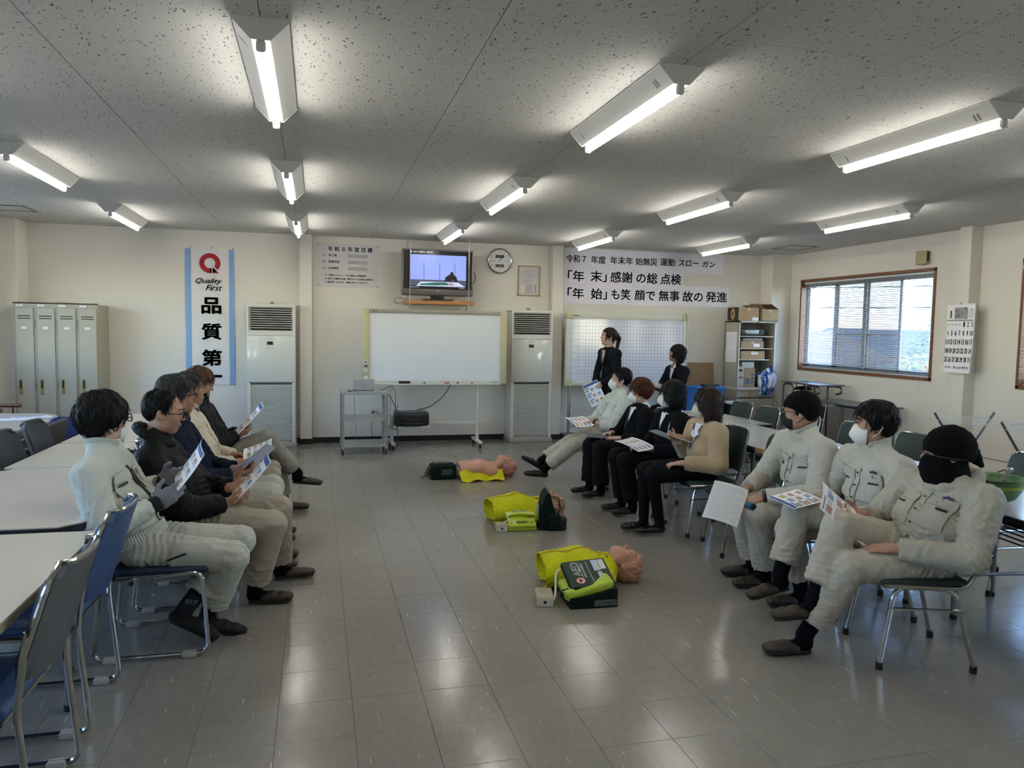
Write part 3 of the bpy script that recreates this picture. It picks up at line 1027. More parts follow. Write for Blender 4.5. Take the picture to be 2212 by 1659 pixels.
text('1/13', .03, (0, -.0348, -.068), MATS['lcd_ink'], t)
for ang, ln, wd in ((62, .075, .007), (66, .11, .004)):
 MB().box(-.015, ln, -wd / 2, wd / 2, 0, .001, Matrix.Translation((0, -.036, 0)) @ XZ @ Matrix.Rotation(R_(ang), 4, 'Z')).build('hand', M_INK, t)
for s in (-1, 1):
 MB().box(min(s * .06, s * .1), max(s * .06, s * .1), -.033, -.032, -.002, .002).build('index', M_INK, t)

# ---- framed certificate
t = thing('framed_certificate', 'framed document in a thin wooden frame under the clock', 'picture frame', (2.947, YB, 2.277))
f = MB()
w, h = .162, .213
for (a, b, c, d) in ((-w, w, h - .014, h), (-w, w, -h, -h + .014), (-w, -w + .014, -h, h), (w - .014, w, -h, h)):
 f.box(a, b, -.02, 0, c, d)
f.build('frame', mat('frame_wood', 'b08a58', rough=.4, var=.2), t)
MB().box(-w + .013, w - .013, -.008, -.002, -h + .013, h - .013).build('sheet', mat('cert_paper', 'c8c6c4', rough=.4, coat=.3), t)
p = MB()
for i in range(5):
 p.box(-.11, .1 - .03 * (i % 3), -.0092, -.008, .15 - i * .022, .154 - i * .022)
for i in range(3):
 p.box(-.12, .02 + .04 * (i % 2), -.0092, -.008, .02 - i * .022, .024 - i * .022)
for i in range(5):
 p.box(-.06, .06, -.0092, -.008, -.07 - i * .024, -.064 - i * .024)
for (a, b, c, d) in ((-.128, .128, .178, .18), (-.128, .128, -.18, -.178), (-.128, -.126, -.18, .18), (.126, .128, -.18, .18), (-.128, .128, .05, .052), (-.128, .128, -.045, -.043)):
 p.box(a, b, -.0092, -.008, c, d)
p.build('printed_lines', M_INK2, t)
p = MB()
for i in range(5):
 p.box(.085, .1, -.0092, -.008, -.075 - i * .024, -.06 - i * .024)
p.build('red_seals', M_RED, t)

# ---- slogan sheets, three taped rows
M_SIGN = mat('slogan_paper', 'e2e0e8', rough=.7, var=.03, vscale=4, bump=.06, bscale=15)
def slogan(label, z0, z1, xs, txts, ch, bold):
 t = thing('slogan_banner', label, 'paper sign', (xs[0], YB - .003, (z0 + z1) / 2), 0, 'taped paper slogan rows')
 hh = (z1 - z0) / 2
 for k, (s, c0, c1) in enumerate(txts):
  a, b = xs[k] - xs[0], xs[k + 1] - xs[0] + .006
  dz = rnd.uniform(-.004, .004)
  yo = -.001 - .0012 * (k % 2)
  p = MB().sheet(lambda u, v: (a + (b - a) * u, yo + .0008 * math.sin(u * 7 + k), dz + hh - 2 * hh * v), 6, 2, .0008).build('paper_sheet', M_SIGN, t)
  hgt = ch * (.78 if s in ('スロー', 'ガン') else 1)
  text(s, .2, ((c0 + c1) / 2 - xs[0], yo - .0032, dz), M_INK, p, bold=bold, fit=(c1 - c0, hgt))
  if k:
   MB().box(a - .01, a + .01, yo - .0022, yo - .0012, hh - .02, hh + .004).build('tape', M_WHITEP, p)
 return t
slogan('top row of white sheets with the slogan heading', 2.475, 2.765, [3.47, 3.86, 4.14, 4.55, 4.97, 5.25, 5.64, 6.03],
       [('令和７', 3.5, 3.8), ('年度', 3.88, 4.11), ('年末年', 4.18, 4.54), ('始無災', 4.58, 4.93), ('運動', 4.98, 5.22), ('スロー', 5.28, 5.61), ('ガン', 5.67, 5.89)], .112, .012)
slogan('middle and shortest row of white slogan sheets', 2.255, 2.49, [3.47, 3.87, 4.15, 4.56, 4.95, 5.37],
       [('「年', 3.53, 3.78), ('末」', 3.88, 4.13), ('感謝', 4.19, 4.54), ('の総', 4.6, 4.94), ('点検', 4.99, 5.33)], .16, .014)
slogan('bottom row of white slogan sheets directly above the gridded whiteboard', 1.97, 2.275, [3.47, 3.8, 4.16, 4.54, 4.94, 5.34, 5.72, 6.14],
       [('「年', 3.53, 3.78), ('始」', 3.89, 4.14), ('も笑', 4.21, 4.51), ('顔で', 4.58, 4.91), ('無事', 4.97, 5.31), ('故の', 5.36, 5.7), ('発進', 5.75, 6.11)], .16, .014)
# ============================================================ WHITEBOARDS, CART, PRINTER
M_CREAM = mat('cream_plastic', 'b9b18e', rough=.45)
M_WB = mat('whiteboard_gloss', 'd8dade', rough=.16, spec=.5, var=.015)
M_FRAMEG = mat('frame_grey', '9a968a', rough=.4, metal=.3)
M_IVORY = mat('ivory_paint', 'c6c5ba', rough=.4)
t = thing('whiteboard', 'large blank copyboard on a wheeled stand in the middle of the back wall', 'whiteboard', (1.52, 9.93, 0))
W = .955
MB().rbox(-W + .02, W - .02, 0, .05, .86, 1.80, r=.006, seg=1).build('back_panel', M_FRAMEG, t)
MB().box(-W + .09, W - .09, -.006, 0, .885, 1.765).build('writing_surface', M_WB, t)
for s in (-1, 1):
 MB().rbox(min(s * (W - .09), s * W), max(s * (W - .09), s * W), -.03, .06, .845, 1.815, r=.015).build('side_panel', M_CREAM, t)
MB().rbox(-W + .09, W - .085, -.02, .05, 1.765, 1.81, r=.006).build('top_rail', M_FRAMEG, t)
text('PLUS', .028, (-W + .16, -.0215, 1.79), M_INK, t, bold=.015)
MB().rbox(-W + .09, W - .09, -.075, .01, .835, .852, r=.004, seg=1).box(-W + .09, W - .09, -.02, .02, .852, .888).build('pen_tray', M_IVORY, t)
MB().rbox(-W + .015, -W + .075, -.036, -.029, 1.0, 1.16, r=.004, seg=1).build('control_panel', M_IVORY, t)
MB().box(-W + .03, -W + .06, -.038, -.035, 1.12, 1.135).build('display', M_BLACK, t)
MB().box(-W + .02, -W + .07, -.038, -.035, 1.06, 1.095).build('button_group', mat('button_blue_grey', '6d6b74', rough=.5), t)
MB().box(-W + .048, -W + .066, -.0395, -.036, 1.065, 1.09).build('stop_button', M_RED, t)
MB().rbox(-W + .02, -W + .07, -.034, -.028, .86, .95, r=.003, seg=1).build('slot_cover', M_WHITEP, t)
MB().box(W - .21, W - .1, -.021, -.0205, .853, .872).build('maker_sticker', mat('sticker_blue', '8f9cb0', rough=.5), t)
for s in (-.6, .6):
 x = s * .95
 MB().rbox(x - .022, x + .022, .0, .045, .09, 1.3, r=.005, seg=1).build('upright', M_IVORY, t)
 f = MB().rbox(x - .026, x + .026, -.22, .28, .06, .1, r=.012).build('foot', M_IVORY, t)
 for yy in (-.19, .25):
  MB().tube([(x - .012, yy, .032), (x + .012, yy, .032)], .03, 14).build('caster', M_RUBBER, f)
  MB().rbox(x - .016, x + .016, yy - .015, yy + .015, .035, .064, r=.004, seg=1).build('caster_fork', M_BLACK, f)
MB().rbox(-.57, .57, .01, .035, .30, .345, r=.004, seg=1).build('cross_bar', M_IVORY, t)
MB().rbox(-.56, -.09, -.17, .19, .29, .303, r=.004, seg=1).build('printer_shelf', M_IVORY, t)
# tray things
def marker(x, y, z, cap, body, label):
 t = thing('marker', label, 'marker', (x, y, z), R_(rnd.uniform(-6, 6)), 'markers on the whiteboard tray')
 MB().tube([(-.06, 0, .008), (.03, 0, .008)], .008, 10).build('barrel', body, t)
 MB().tube([(.03, 0, .008), (.065, 0, .008)], [.0088, .0075], 10).build('cap', cap, t)
M_MR, M_MB, M_MW = mat('marker_red', 'a8262b', rough=.4), mat('marker_blue', '27406f', rough=.4), mat('marker_white', 'c9c9c6', rough=.4)
zt = .852
marker(1.32, 9.885, zt, M_MB, M_MW, 'white marker with a blue cap on the board tray')
marker(1.60, 9.885, zt, M_MR, M_MW, 'leftmost red capped marker on the board tray')
marker(1.66, 9.90, zt, M_MR, M_MR, 'all red marker on the board tray')
marker(1.76, 9.885, zt, M_BLACK, M_MW, 'black capped marker on the board tray')
marker(1.95, 9.885, zt, M_MR, M_MW, 'rightmost red capped marker on the board tray')
o = MB().rbox(-.075, .075, -.025, .025, 0, .034, r=.008).build('board_eraser', M_BLACK)
o.location = (1.105, 9.89, zt)
tag(o, 'black board eraser on the whiteboard tray', 'eraser')
# printer
M_PRN = mat('printer_black', '1b1e23', rough=.3)
t = thing('printer', 'black inkjet printer on the shelf under the copyboard', 'printer', (1.2, 9.93, .303))
MB().rbox(-.22, .22, -.15, .17, .012, .165, r=.02, seg=3).build('body', M_PRN, t)
MB().rbox(-.212, .212, -.14, .165, .15, .18, r=.012).build('lid', mat('printer_lid', '22262c', rough=.2), t)
MB().box(-.11, .12, -.1535, -.148, .03, .085).build('outlet', M_DARK, t)
MB().rbox(-.12, .13, -.175, -.145, .0, .05, r=.008).build('paper_tray', M_BLACK, t)
MB().box(-.08, .1, -.155, -.152, .086, .091).build('trim_strip', M_STEELD, t)
MB().box(-.2, -.19, -.1515, -.149, .03, .036).build('lamp', M_STEELD, t)
for x in (-.18, .18):
 MB().cyl(x, .1, 0, .014, .012, 10).cyl(x, -.1, 0, .014, .012, 10).build('foot_pad', M_RUBBER, t)

# ---- steel cart
M_ANGLE = mat('slotted_steel', 'b9bab8', rough=.4, metal=.5, var=.12, vscale=14)
t = thing('utility_cart', 'three-tier slotted steel cart on casters left of the copyboard', 'cart', (.575, 9.7, 0))
cw, cd = .285, .225
for sx in (-1, 1):
 for sy in (-1, 1):
  p = MB()
  x, y = sx * cw, sy * cd
  p.box(min(x, x - sx * .04), max(x, x - sx * .04), min(y, y - sy * .004), max(y, y - sy * .004), .075, .775)
  p.box(min(x, x - sx * .004), max(x, x - sx * .004), min(y, y - sy * .04), max(y, y - sy * .04), .075, .775)
  po = p.build('post', M_ANGLE, t)
  h = MB()
  for k in range(22):
   z = .10 + k * .03
   h.box(x - sx * .02 - .004, x - sx * .02 + .004, y - sy * -.0006 - .0006, y + sy * .0006 + .0006, z, z + .014)
  h.build('slot_row', M_DARK, po)
  MB().tube([(x - sx * .02 - .011, y - sy * .02, .03), (x - sx * .02 + .011, y - sy * .02, .03)], .03, 14).build('caster', M_RUBBER, t)
  MB().rbox(x - sx * .02 - .015, x - sx * .02 + .015, y - sy * .02 - .015, y - sy * .02 + .015, .04, .078, r=.004, seg=1).build('caster_fork', M_STEELD, t)
for z in (.755, .43, .105):
 s = MB()
 s.box(-cw + .005, cw - .005, -cd + .005, cd - .005, z + .018, z + .021)
 for (a, b, c, d) in ((-cw + .002, cw - .002, -cd - .001, -cd + .002), (-cw + .002, cw - .002, cd - .002, cd + .001), (-cw - .001, -cw + .002, -cd, cd), (cw - .002, cw + .001, -cd, cd)):
  s.box(a, b, c, d, z - .012, z + .021)
 s.build('shelf_tray', M_ANGLE, t)
 g = MB()
 for (x, y, sx, sy) in ((-cw, -cd, 1, 1), (cw, -cd, -1, 1)):
  g.prism([(x + sx * .04, z - .012), (x + sx * .075, z + .015), (x + sx * .04, z + .015)], cd + .001, cd + .003, XZ)
 g.build('gusset', M_ANGLE, t)
# laptop
M_LAP = mat('laptop_silver', '9a9d9f', rough=.35, metal=.6)
t = thing('laptop', 'silver laptop standing open on the cart with its back to the viewer', 'laptop', (.575, 9.68, .777), R_(4))
MB().rbox(-.13, .13, -.03, .17, 0, .014, r=.004, seg=1).build('base', M_LAP, t)
MB().box(-.115, .115, .0, .11, .014, .0155).build('keyboard', M_BLACK, t)
Ml = Matrix.Translation((0, -.03, .012)) @ Matrix.Rotation(R_(-8), 4, 'X')
MB().rbox(-.13, .13, -.008, .0, 0, .135, r=.004, seg=1, M=Ml).build('lid', M_LAP, t)
MB().box(-.013, .013, -.0088, -.008, .06, .078, M=Ml).build('lid_logo', M_STEEL, t)
MB().box(-.12, .12, -.0002, .0012, .01, .128, M=Ml).build('display', M_BLACK, t)
t = thing('computer_mouse', 'small grey mouse beside the laptop on the cart', 'mouse', (.40, 9.61, .777))
MB().ell((0, 0, .011), (.034, .052, .014), 14, 8).build('shell', M_STEELD, t)
MB().tube([(.0, .05, .012), (.03, .08, .01), (.06, .07, .008), (.10, .085, .006)], .002, 6).build('cord', M_BLACK, t)
t = thing('wall_outlet', 'wall power outlet with a black plug behind the cart', 'outlet', (.78, YB, .42))
MB().rbox(-.06, .06, -.008, 0, -.04, .04, r=.004, seg=1).build('plate', M_IVORY, t)
MB().tube([(0, 0, 0), (0, -.03, 0)], [.017, .012], 10, M=Matrix.Translation((-.03, -.006, -.01))).build('plug', M_BLACK, t)
cable([(.75, 10.5, .40), (.745, 10.49, .3), (.72, 10.47, .2), (.74, 10.46, .08)], 'short black cord dropping from the wall outlet', .004)
cable([(.77, 10.52, .43), (.85, 10.49, .38), (.98, 10.47, .36), (1.06, 10.4, .42), (1.05, 10.2, .55)], 'black cord sagging from the outlet towards the stand', .004)
cable([(.45, 9.62, .762), (.46, 9.66, .5), (.485, 9.68, .2), (.50, 9.7, .13)], 'thin grey cable hanging inside the cart', .003, M_STEELD)
cable([(.80, 9.73, .785), (.88, 9.6, .74), (.96, 9.55, .58), (.985, 9.55, .3), (.98, 9.55, .06), (.93, 9.58, .012), (.89, 9.68, .03), (.87, 9.85, .14)], 'black cable looping from the cart top down to the floor', .005)
cable([(.82, 9.74, .79), (.9, 9.72, .83), (.98, 9.8, .78), (1.0, 9.95, .55), (.98, 9.98, .36)], 'dark cable running from the cart down to the printer', .004)
cable([(1.73, 9.96, .83), (1.62, 9.97, .66), (1.45, 9.98, .53), (1.28, 10.0, .492)], 'black cable curving from the board tray down to the printer', .006)
cable([(.86, 9.8, .36), (.92, 9.86, .28), (1.0, 9.84, .24), (1.0, 9.8, .36)], 'small black lead coiled beside the stand upright', .004)

# ---- gridded whiteboard
t = thing('gridded_whiteboard', 'whiteboard ruled with a monthly grid behind the standing women', 'whiteboard', (4.36, 10.24, 0))
W = .945
MB().rbox(-W + .02, W - .02, .0, .04, .80, 1.82, r=.005, seg=1).build('back_panel', M_FRAMEG, t)
MB().box(-W + .07, W - .07, -.006, 0, .85, 1.755).build('writing_surface', mat('whiteboard_gloss_b', 'd0d3de', rough=.10, spec=.5), t)
for (a, b, c, d) in ((-W + .1, W - .1, 1.75, 1.83), (-W + .1, W - .1, .795, .86)):
 MB().rbox(a, b, -.02, .045, c, d, r=.008).build('frame_rail', M_IVORY, t)
for s in (-1, 1):
 MB().rbox(min(s * (W - .07), s * W), max(s * (W - .07), s * W), -.02, .045, .87, 1.75, r=.008).build('frame_rail', M_IVORY, t)
 for z in (.785, 1.74):
  MB().rbox(min(s * (W - .11), s * (W + .005)), max(s * (W - .11), s * (W + .005)), -.026, .05, z, z + .1, r=.02, seg=3).build('corner_cap', M_CREAM, t)
g = MB()
yl = -.0068
gx0, gx1, gz0, gz1 = -W + .085, W - .085, .872, 1.735
M_GRID = mat('grid_blue', '5a6690', rough=.5)
nx = 31
x1 = gx0 + .105
x2 = gx0 + .215
cwid = (gx1 - x2) / nx
for x in [gx0, x1] + [x2 + i * cwid for i in range(nx + 1)]:
 g.box(x - .0013, x + .0013, yl, yl + .001, gz0, gz1)
rh = (gz1 - gz0 - .045) / 17
for j in range(18):
 z = gz0 + j * rh
 full = j % 2 == 0
 g.box(gx0 if full else x1, gx1, yl, yl + .001, z - (.0016 if full else .0011), z + (.0016 if full else .0011))
g.box(gx0, gx1, yl, yl + .001, gz1 - .0016, gz1 + .0016)
g.build('grid_lines', M_GRID, t)
for i in range(nx):
 text(str(i + 1), .024, (x2 + (i + .5) * cwid, yl - .001, gz1 - .022), M_INK2, t, name='date_number')
for s in (-1, 1):
 x = s * .87
 MB().rbox(x - .018, x + .018, .0, .036, .06, .82, r=.005, seg=1).build('upright', M_STEELD, t)
 MB().rbox(x - .022, x + .022, -.25, .28, .05, .08, r=.01).build('foot', M_STEELD, t)
 for yy in (-.22, .25):
  MB().tube([(x - .011, yy, .026), (x + .011, yy, .026)], .026, 12).build('caster', M_RUBBER, t)
MB().box(-.86, .86, .01, .03, .2, .235).build('cross_bar', M_STEELD, t)
MB().box(-.03 - W + .13, -W + .19, -.0215, -.019, 1.785, 1.797).build('maker_plate', M_INK2, t)
cable([(5.22, 10.2, 1.84), (5.25, 10.19, 1.85), (5.265, 10.185, 1.7), (5.262, 10.18, 1.2), (5.262, 10.18, .8)], 'thin dark cord hanging over the right edge of the gridded whiteboard', .004)
# ============================================================ CORNER CABINET AND THINGS AROUND IT
M_CAB = mat('cabinet_paint', 'a19d90', rough=.45, var=.04)
M_CABW = mat('cabinet_edge', 'bdbbb1', rough=.45)
M_CARD = mat('cardboard', 'a98d69', rough=.8, var=.08, vscale=5, bump=.05)
M_CARDD = mat('cardboard_dark', '7d6448', rough=.85)
cx, fy = 6.33, 10.02
t = thing('storage_cabinet', 'tall open steel cabinet in the far right corner with lower doors', 'cabinet', (cx, fy, 0))
w, d = .31, .4
zsh = (1.74, 1.54, 1.36, 1.195, .79)
b = MB()
b.box(-w, -w + .012, 0, d, .02, 1.76)
b.box(w - .012, w, 0, d, .02, 1.76)
b.box(-w, w, d - .01, d, .02, 1.76)
b.box(-w, w, 0, d, 1.745, 1.76)
b.box(-w, w, .0, d, .765, .785)
b.build('carcass', M_CAB, t)
f = MB()
f.box(-w, -w + .022, -.004, .01, .78, 1.765).box(w - .022, w, -.004, .01, .78, 1.765).box(-w, w, -.004, .01, 1.738, 1.765)
f.build('front_frame', M_CABW, t)
MB().box(-.02, .02, -.006, -.004, 1.745, 1.756).build('badge', M_BLACK, t)
for z in zsh[1:4]:
 MB().box(-w + .012, w - .03 - (.06 if z == 1.195 else 0), .01, d - .01, z - .012, z).build('shelf', M_CABW, t)
MB().rbox(-w - .002, w + .002, -.03, d, .74, .785, r=.004, seg=1).build('worktop', M_CABW, t)
dr = MB().rbox(-w + .005, w - .005, -.008, .01, .63, .735, r=.003, seg=1).build('drawer', M_CAB, t)
MB().box(-.12, -.08, -.011, -.008, .64, .72).build('tape_mark', M_WOODS, dr)
for x0, x1 in ((-w + .005, -.002), (.002, w - .005)):
 do = MB().rbox(x0, x1, -.008, .01, .03, .615, r=.003, seg=1).build('door', M_CAB, t)
 if x0 < -.1:
  MB().rbox(-.09, -.04, -.012, -.007, .42, .56, r=.003, seg=1).build('handle_recess', mat('recess_brown', '4c4033', rough=.6), do)
for k, z in enumerate((1.485, 1.26)):
 n = MB().box(-w - .003, -w - .0005, .05, .34, z - .11, z + .11).build('pinned_notice', M_PAPER, t)
 pr = MB()
 for i in range(5):
  for j in range(7):
   pr.box(-w - .0045, -w - .003, .075 + i * .053, .085 + i * .053, z + .07 - j * .026, z + .083 - j * .026, Matrix.Translation((0, 0, 0)))
 pr.build('printed_marks', M_INK2, n)
# boxes
def carton(label, x0, x1, y0, y1, z0, h, m=None, tape=True, lab=None, open_=False, name='cardboard_box'):
 t = thing(name, label, 'box', ((x0 + x1) / 2, (y0 + y1) / 2, z0))
 w, d = (x1 - x0) / 2, (y1 - y0) / 2
 bx = MB()
 if open_:
  th = .005
  bx.box(-w, w, -d, -d + th, 0, h).box(-w, w, d - th, d, 0, h).box(-w, -w + th, -d, d, 0, h).box(w - th, w, -d, d, 0, h).box(-w, w, -d, d, 0, th)
 else:
  bx.rbox(-w, w, -d, d, 0, h, r=.003, seg=1)
 bx.build('carton', m or M_CARD, t)
 if tape:
  MB().box(-.02, .02, -d - .0012, -d, h - .05, h).build('packing_tape', mat('packing_tape', 'c2a982', rough=.3), t)
 if lab:
  MB().box(lab[0], lab[1], -d - .0015, -d - .0002, lab[2], lab[3]).build('address_label', M_PAPER, t)
 return t
t = carton('cardboard box with a black end and round ST mark on the cabinet top', 5.99, 6.33, 10.0, 10.30, 1.765, .195)
MB().box(-.1725, -.1705, -.15, .15, .002, .193).build('black_end', M_BLACK, t)
MB().box(-.1715, -.172, -.1, .1, .05, .1).build('end_strip', M_BLACK, t)
e = MB()
e.prism([(.0 + .06 * math.cos(k / 24 * 6.283), .098 + .085 * math.sin(k / 24 * 6.283)) for k in range(24)], .1728, .1740, Matrix.Rotation(R_(-90), 4, 'Z') @ XZ)
e.build('round_mark', M_CARD, t)
text('ST', .06, (-.1745, .0, .098), M_INK, t, rot=(R_(90), 0, R_(-90)), bold=.02, fit=(.055, .05))
MB().box(.06, .16, -.152, -.1505, .005, .05).build('paper_slip', M_PAPER, t)
t = carton('open cardboard box with raised flaps on the right of the cabinet top', 6.37, 6.65, 9.99, 10.28, 1.765, .175, open_=True)
for (pts) in ([(-.14, -.145, .175), (.14, -.145, .175), (.14, -.11, .235), (-.14, -.11, .235)],):
 pass
fl = MB()
fl.sheet(lambda u, v: (-.14 - .16 * v, -.145 + .29 * u, .175 + .055 * v), 1, 1, .004).build('flap', M_CARD, t)
MB().sheet(lambda u, v: (.14 - .12 * v, -.145 + .29 * u, .175 + .075 * v), 1, 1, .004).build('flap', M_CARDD, t)
MB().sheet(lambda u, v: (-.14 + .28 * u, .145 + .05 * v, .175 + .09 * v), 1, 1, .004).build('flap', M_CARDD, t)
carton('long box with a small animal print on the second cabinet shelf', 6.1, 6.48, 10.08, 10.36, 1.36, .105, lab=(.02, .12, .02, .07))
carton('flat grey tray on top of the printed carton', 6.14, 6.47, 10.1, 10.36, 1.466, .045, m=mat('grey_tray', '8f8d86', rough=.5), tape=False)
carton('plain carton with a white label on the third cabinet shelf', 6.09, 6.49, 10.06, 10.36, 1.195, .125, lab=(-.03, .09, .075, .1))
t = carton('white carton with Japanese water print at the bottom of the open cabinet', 6.035, 6.14, 10.03, 10.3, .787, .30, m=mat('pale_carton', 'b3a698', rough=.7), tape=False)
text('然水', .05, (.0, -.138, .14), M_INK, t, fit=(.075, .035))
MB().rbox(-.045, .02, -.1365, -.1345, .23, .26, r=.006).build('hand_hole', M_DARK, t)
t = carton('tan heater carton with blue print beside the white carton', 6.145, 6.32, 10.03, 10.3, .787, .275, tape=False)
M_BLUEP = mat('blue_print', '4f6d80', rough=.7)
p = MB()
for i in range(3):
 p.prism([(.045 + .028 * math.cos(k / 16 * 6.283), .07 + i * .055 + .018 * math.sin(k / 16 * 6.283)) for k in range(16)], .1355, .1365, XZ)
p.box(-.07, .0, -.1365, -.1355, .04, .13)
p.build('blue_marks', M_BLUEP, t)
text('エコキーパー', .03, (-.005, -.1372, .235), M_BLUEP, t, fit=(.13, .024))
carton('pale plastic case on top of the heater carton', 6.12, 6.32, 10.06, 10.3, 1.065, .09, m=mat('pale_case', 'b5b6a6', rough=.35), tape=False, name='plastic_case')
t = thing('projector', 'grey projector wrapped in clear plastic on the top cabinet shelf', 'projector', (6.28, 10.18, 1.541))
MB().rbox(-.2, .2, -.12, .12, .004, .11, r=.03, seg=3).build('wrapped_body', mat('wrapped_dark', '4b4b4a', rough=.15, var=.4, vscale=9, coat=.8, bump=.6, bscale=25), t)
MB().rbox(-.1, .1, -.126, -.1, .03, .09, r=.01).build('pale_panel', mat('pale_panel', 'a9a9a5', rough=.2), t)
MB().tube([(0, 0, 0), (0, -.02, 0)], .035, 16, M=Matrix.Translation((.14, -.115, .06))).build('lens', M_BLACK, t)
# blue and white cloth hanging out of the cabinet
def cloth_mat():
 m = bpy.data.materials.new('blue_white_cloth')
 m.use_nodes = True
 nt = m.node_tree
 b = nt.nodes['Principled BSDF']
 b.inputs['Roughness'].default_value = .85
 tc = nt.nodes.new('ShaderNodeTexCoord')
 n = nt.nodes.new('ShaderNodeTexNoise')
 n.inputs['Scale'].default_value = 11
 mp = nt.nodes.new('ShaderNodeMapping')
 mp.inputs['Scale'].default_value = (1.6, 1, .45)
 nt.links.new(tc.outputs['Object'], mp.inputs[0])
 nt.links.new(mp.outputs[0], n.inputs[0])
 r = nt.nodes.new('ShaderNodeValToRGB')
 r.color_ramp.elements[0].position = .49
 r.color_ramp.elements[1].position = .52
 r.color_ramp.elements[0].color = (*hexc('274a86'), 1)
 r.color_ramp.elements[1].color = (*hexc('c3cbd8'), 1)
 nt.links.new(n.outputs[0], r.inputs[0])
 nt.links.new(r.outputs[0], b.inputs['Base Color'])
 return m
o = MB().sheet(lambda u, v: (6.37 + .27 * u + .05 * max(0, .35 - v) * (u > .6) + .015 * math.sin(9 * v + 3 * u), 10.09 - .10 * min(1, v * 2.2) + .035 * math.sin(u * 17 + 2 * v) * v - .03 * math.sin(u * 3.1), 1.07 - .10 * (1 - min(1, v * 3)) * (1 - u) - .38 * v + .06 * u * (1 - v) - .03 * math.sin(u * 5) * v), 24, 18, .006).build('cloth', cloth_mat())
o.data.transform(Matrix.Translation((-6.5, -10.05, -.8)))
o.location = (6.5, 10.05, .8)
tag(o, 'blue and white patterned cloth hanging out of the open cabinet', 'cloth')
t = thing('umbrella', 'closed pale umbrella hooked on the right side of the corner cabinet', 'umbrella', (6.668, 10.03, .1))
MB().tube([(0, 0, .0), (0, 0, .1), (.0, 0, .2), (.01, 0, .42), (.0, 0, .56), (0, 0, .6)], [.006, .006, .022, .042, .014, .006], 10).build('folded_canopy', mat('umbrella_pale', '9b9a94', rough=.5, coat=.2, bump=.3, bscale=20), t)
MB().tube(fillet([(0, 0, .58), (0, 0, .66), (-.04, 0, .7), (-.075, 0, .66)], .03, 4), .006, 8).build('handle', M_STEELD, t)
MB().tube([(0, 0, -.098), (0, 0, .02)], .004, 6).build('tip', M_STEELD, t)
# brown board, blue crates, black box
o = MB().box(-.27, .27, -.012, .0, 0, 1.12).build('board', mat('brown_board', '8f714f', rough=.7, var=.08, vscale=2))
o.location = (5.60, 10.36, 0.01)
o.rotation_euler = (R_(-6), 0, 0)
tag(o, 'plain brown board leaning on the wall beside the cabinet', 'board')
M_BLUEBOX = mat('blue_plastic', '2f6fc0', rough=.4, var=.06)
for z, lab in ((0, 'lower blue plastic crate in the stack beside the cabinet'), (.40, 'upper blue plastic crate in the stack beside the cabinet')):
 t = thing('plastic_crate', lab, 'crate', (5.52, 10.05, z), 0, 'stacked blue crates')
 th = .008
 c = MB()
 c.box(-.22, .22, -.17, .17, 0, th).box(-.22, .22, -.17, -.17 + th, 0, .37).box(-.22, .22, .17 - th, .17, 0, .37).box(-.22, -.22 + th, -.17, .17, 0, .37).box(.22 - th, .22, -.17, .17, 0, .37)
 c.build('tub', M_BLUEBOX, t)
 MB().rbox(-.235, .235, -.185, .185, .365, .398, r=.008).build('lid', M_BLUEBOX, t)
 MB().box(-.06, .05, -.1715, -.17, .2, .24).build('label', M_PAPER, t)
 for s in (-1, 1):
  MB().box(s * .2 - .008, s * .2 + .008, -.178, -.17, .05, .36).build('rib', M_BLUEBOX, t)
o = MB().rbox(-.13, .13, -.05, .05, 0, .03, r=.008).build('stapler_case', M_BLACK)
o.location = (5.58, 10.02, .798)
tag(o, 'small black case lying on the blue crates', 'case')
t = thing('storage_box', 'low black box with a pale lid beside the cabinet base', 'box', (5.92, 9.85, 0))
MB().rbox(-.16, .16, -.17, .15, 0, .56, r=.008, seg=1).build('box', M_BLACK, t)
MB().box(-.165, .165, -.175, .155, .56, .585).build('lid', M_LABEL, t)
# ---- right wall: vent, calendar
t = thing('vent_cover', 'square cream vent cover on the wall above the window', 'vent', (XR, 7.61, 2.51), R_(-90))
MB().rbox(-.085, .085, -.075, -.02, -.08, .08, r=.01).build('cover', mat('vent_cream', 'a89b74', rough=.5), t)
MB().rbox(-.078, .078, -.022, 0, -.075, .075, r=.004, seg=1).build('base', M_CREAM, t)
MB().box(.0852, .0868, -.062, -.032, -.05, .06).build('gap', M_DARK, t)
MB().tube([(0, -.05, -.078), (0, -.05, -.1)], .004, 6).build('pull_knob', M_STEELD, t)
t = thing('wall_calendar', 'large white wall calendar with black and red dates on the column', 'calendar', (6.862, 6.88, 1.55), R_(-90))
MB().box(-.185, .185, -.008, -.001, .365, .39).build('binding_strip', M_WHITEP, t)
for k in range(3):
 MB().sheet(lambda u, v: (-.185 + .37 * u, -.004 - .004 * k - (.012 + .006 * k) * v * v * (1 + .8 * (u - .5)), .372 - .74 * v), 6, 8, .0008).build('page', M_PAPER, t)
def caly(v):
 return -.0155 - .026 * v * v * 1.15
M_CR, M_CB = mat('calendar_red', 'b2403c', rough=.7), mat('calendar_blue', '4d86b0', rough=.7)
text('1', .12, (-.13, caly(.12), .275), M_INK2, t, fit=(.02, .085))
MB().box(-.08, .09, caly(.12) - .001, caly(.1), .225, .35).build('photo_print', mat('photo_print', '5a5a58', rough=.6, col2='a5a5a2', vscale=30), t)
text('2  2026', .018, (.135, caly(.1), .325), M_INK2, t)
for i in range(4):
 text('1 2 3 4 5 6 7', .016, (.137, caly(.16), .30 - i * .018), M_INK2, t, name='small_dates')
MB().box(-.175, .17, caly(.25) - .001, caly(.22), .203, .215).build('weekday_bar', mat('weekday_bar', '7d8a72', rough=.7), t)
day = 1
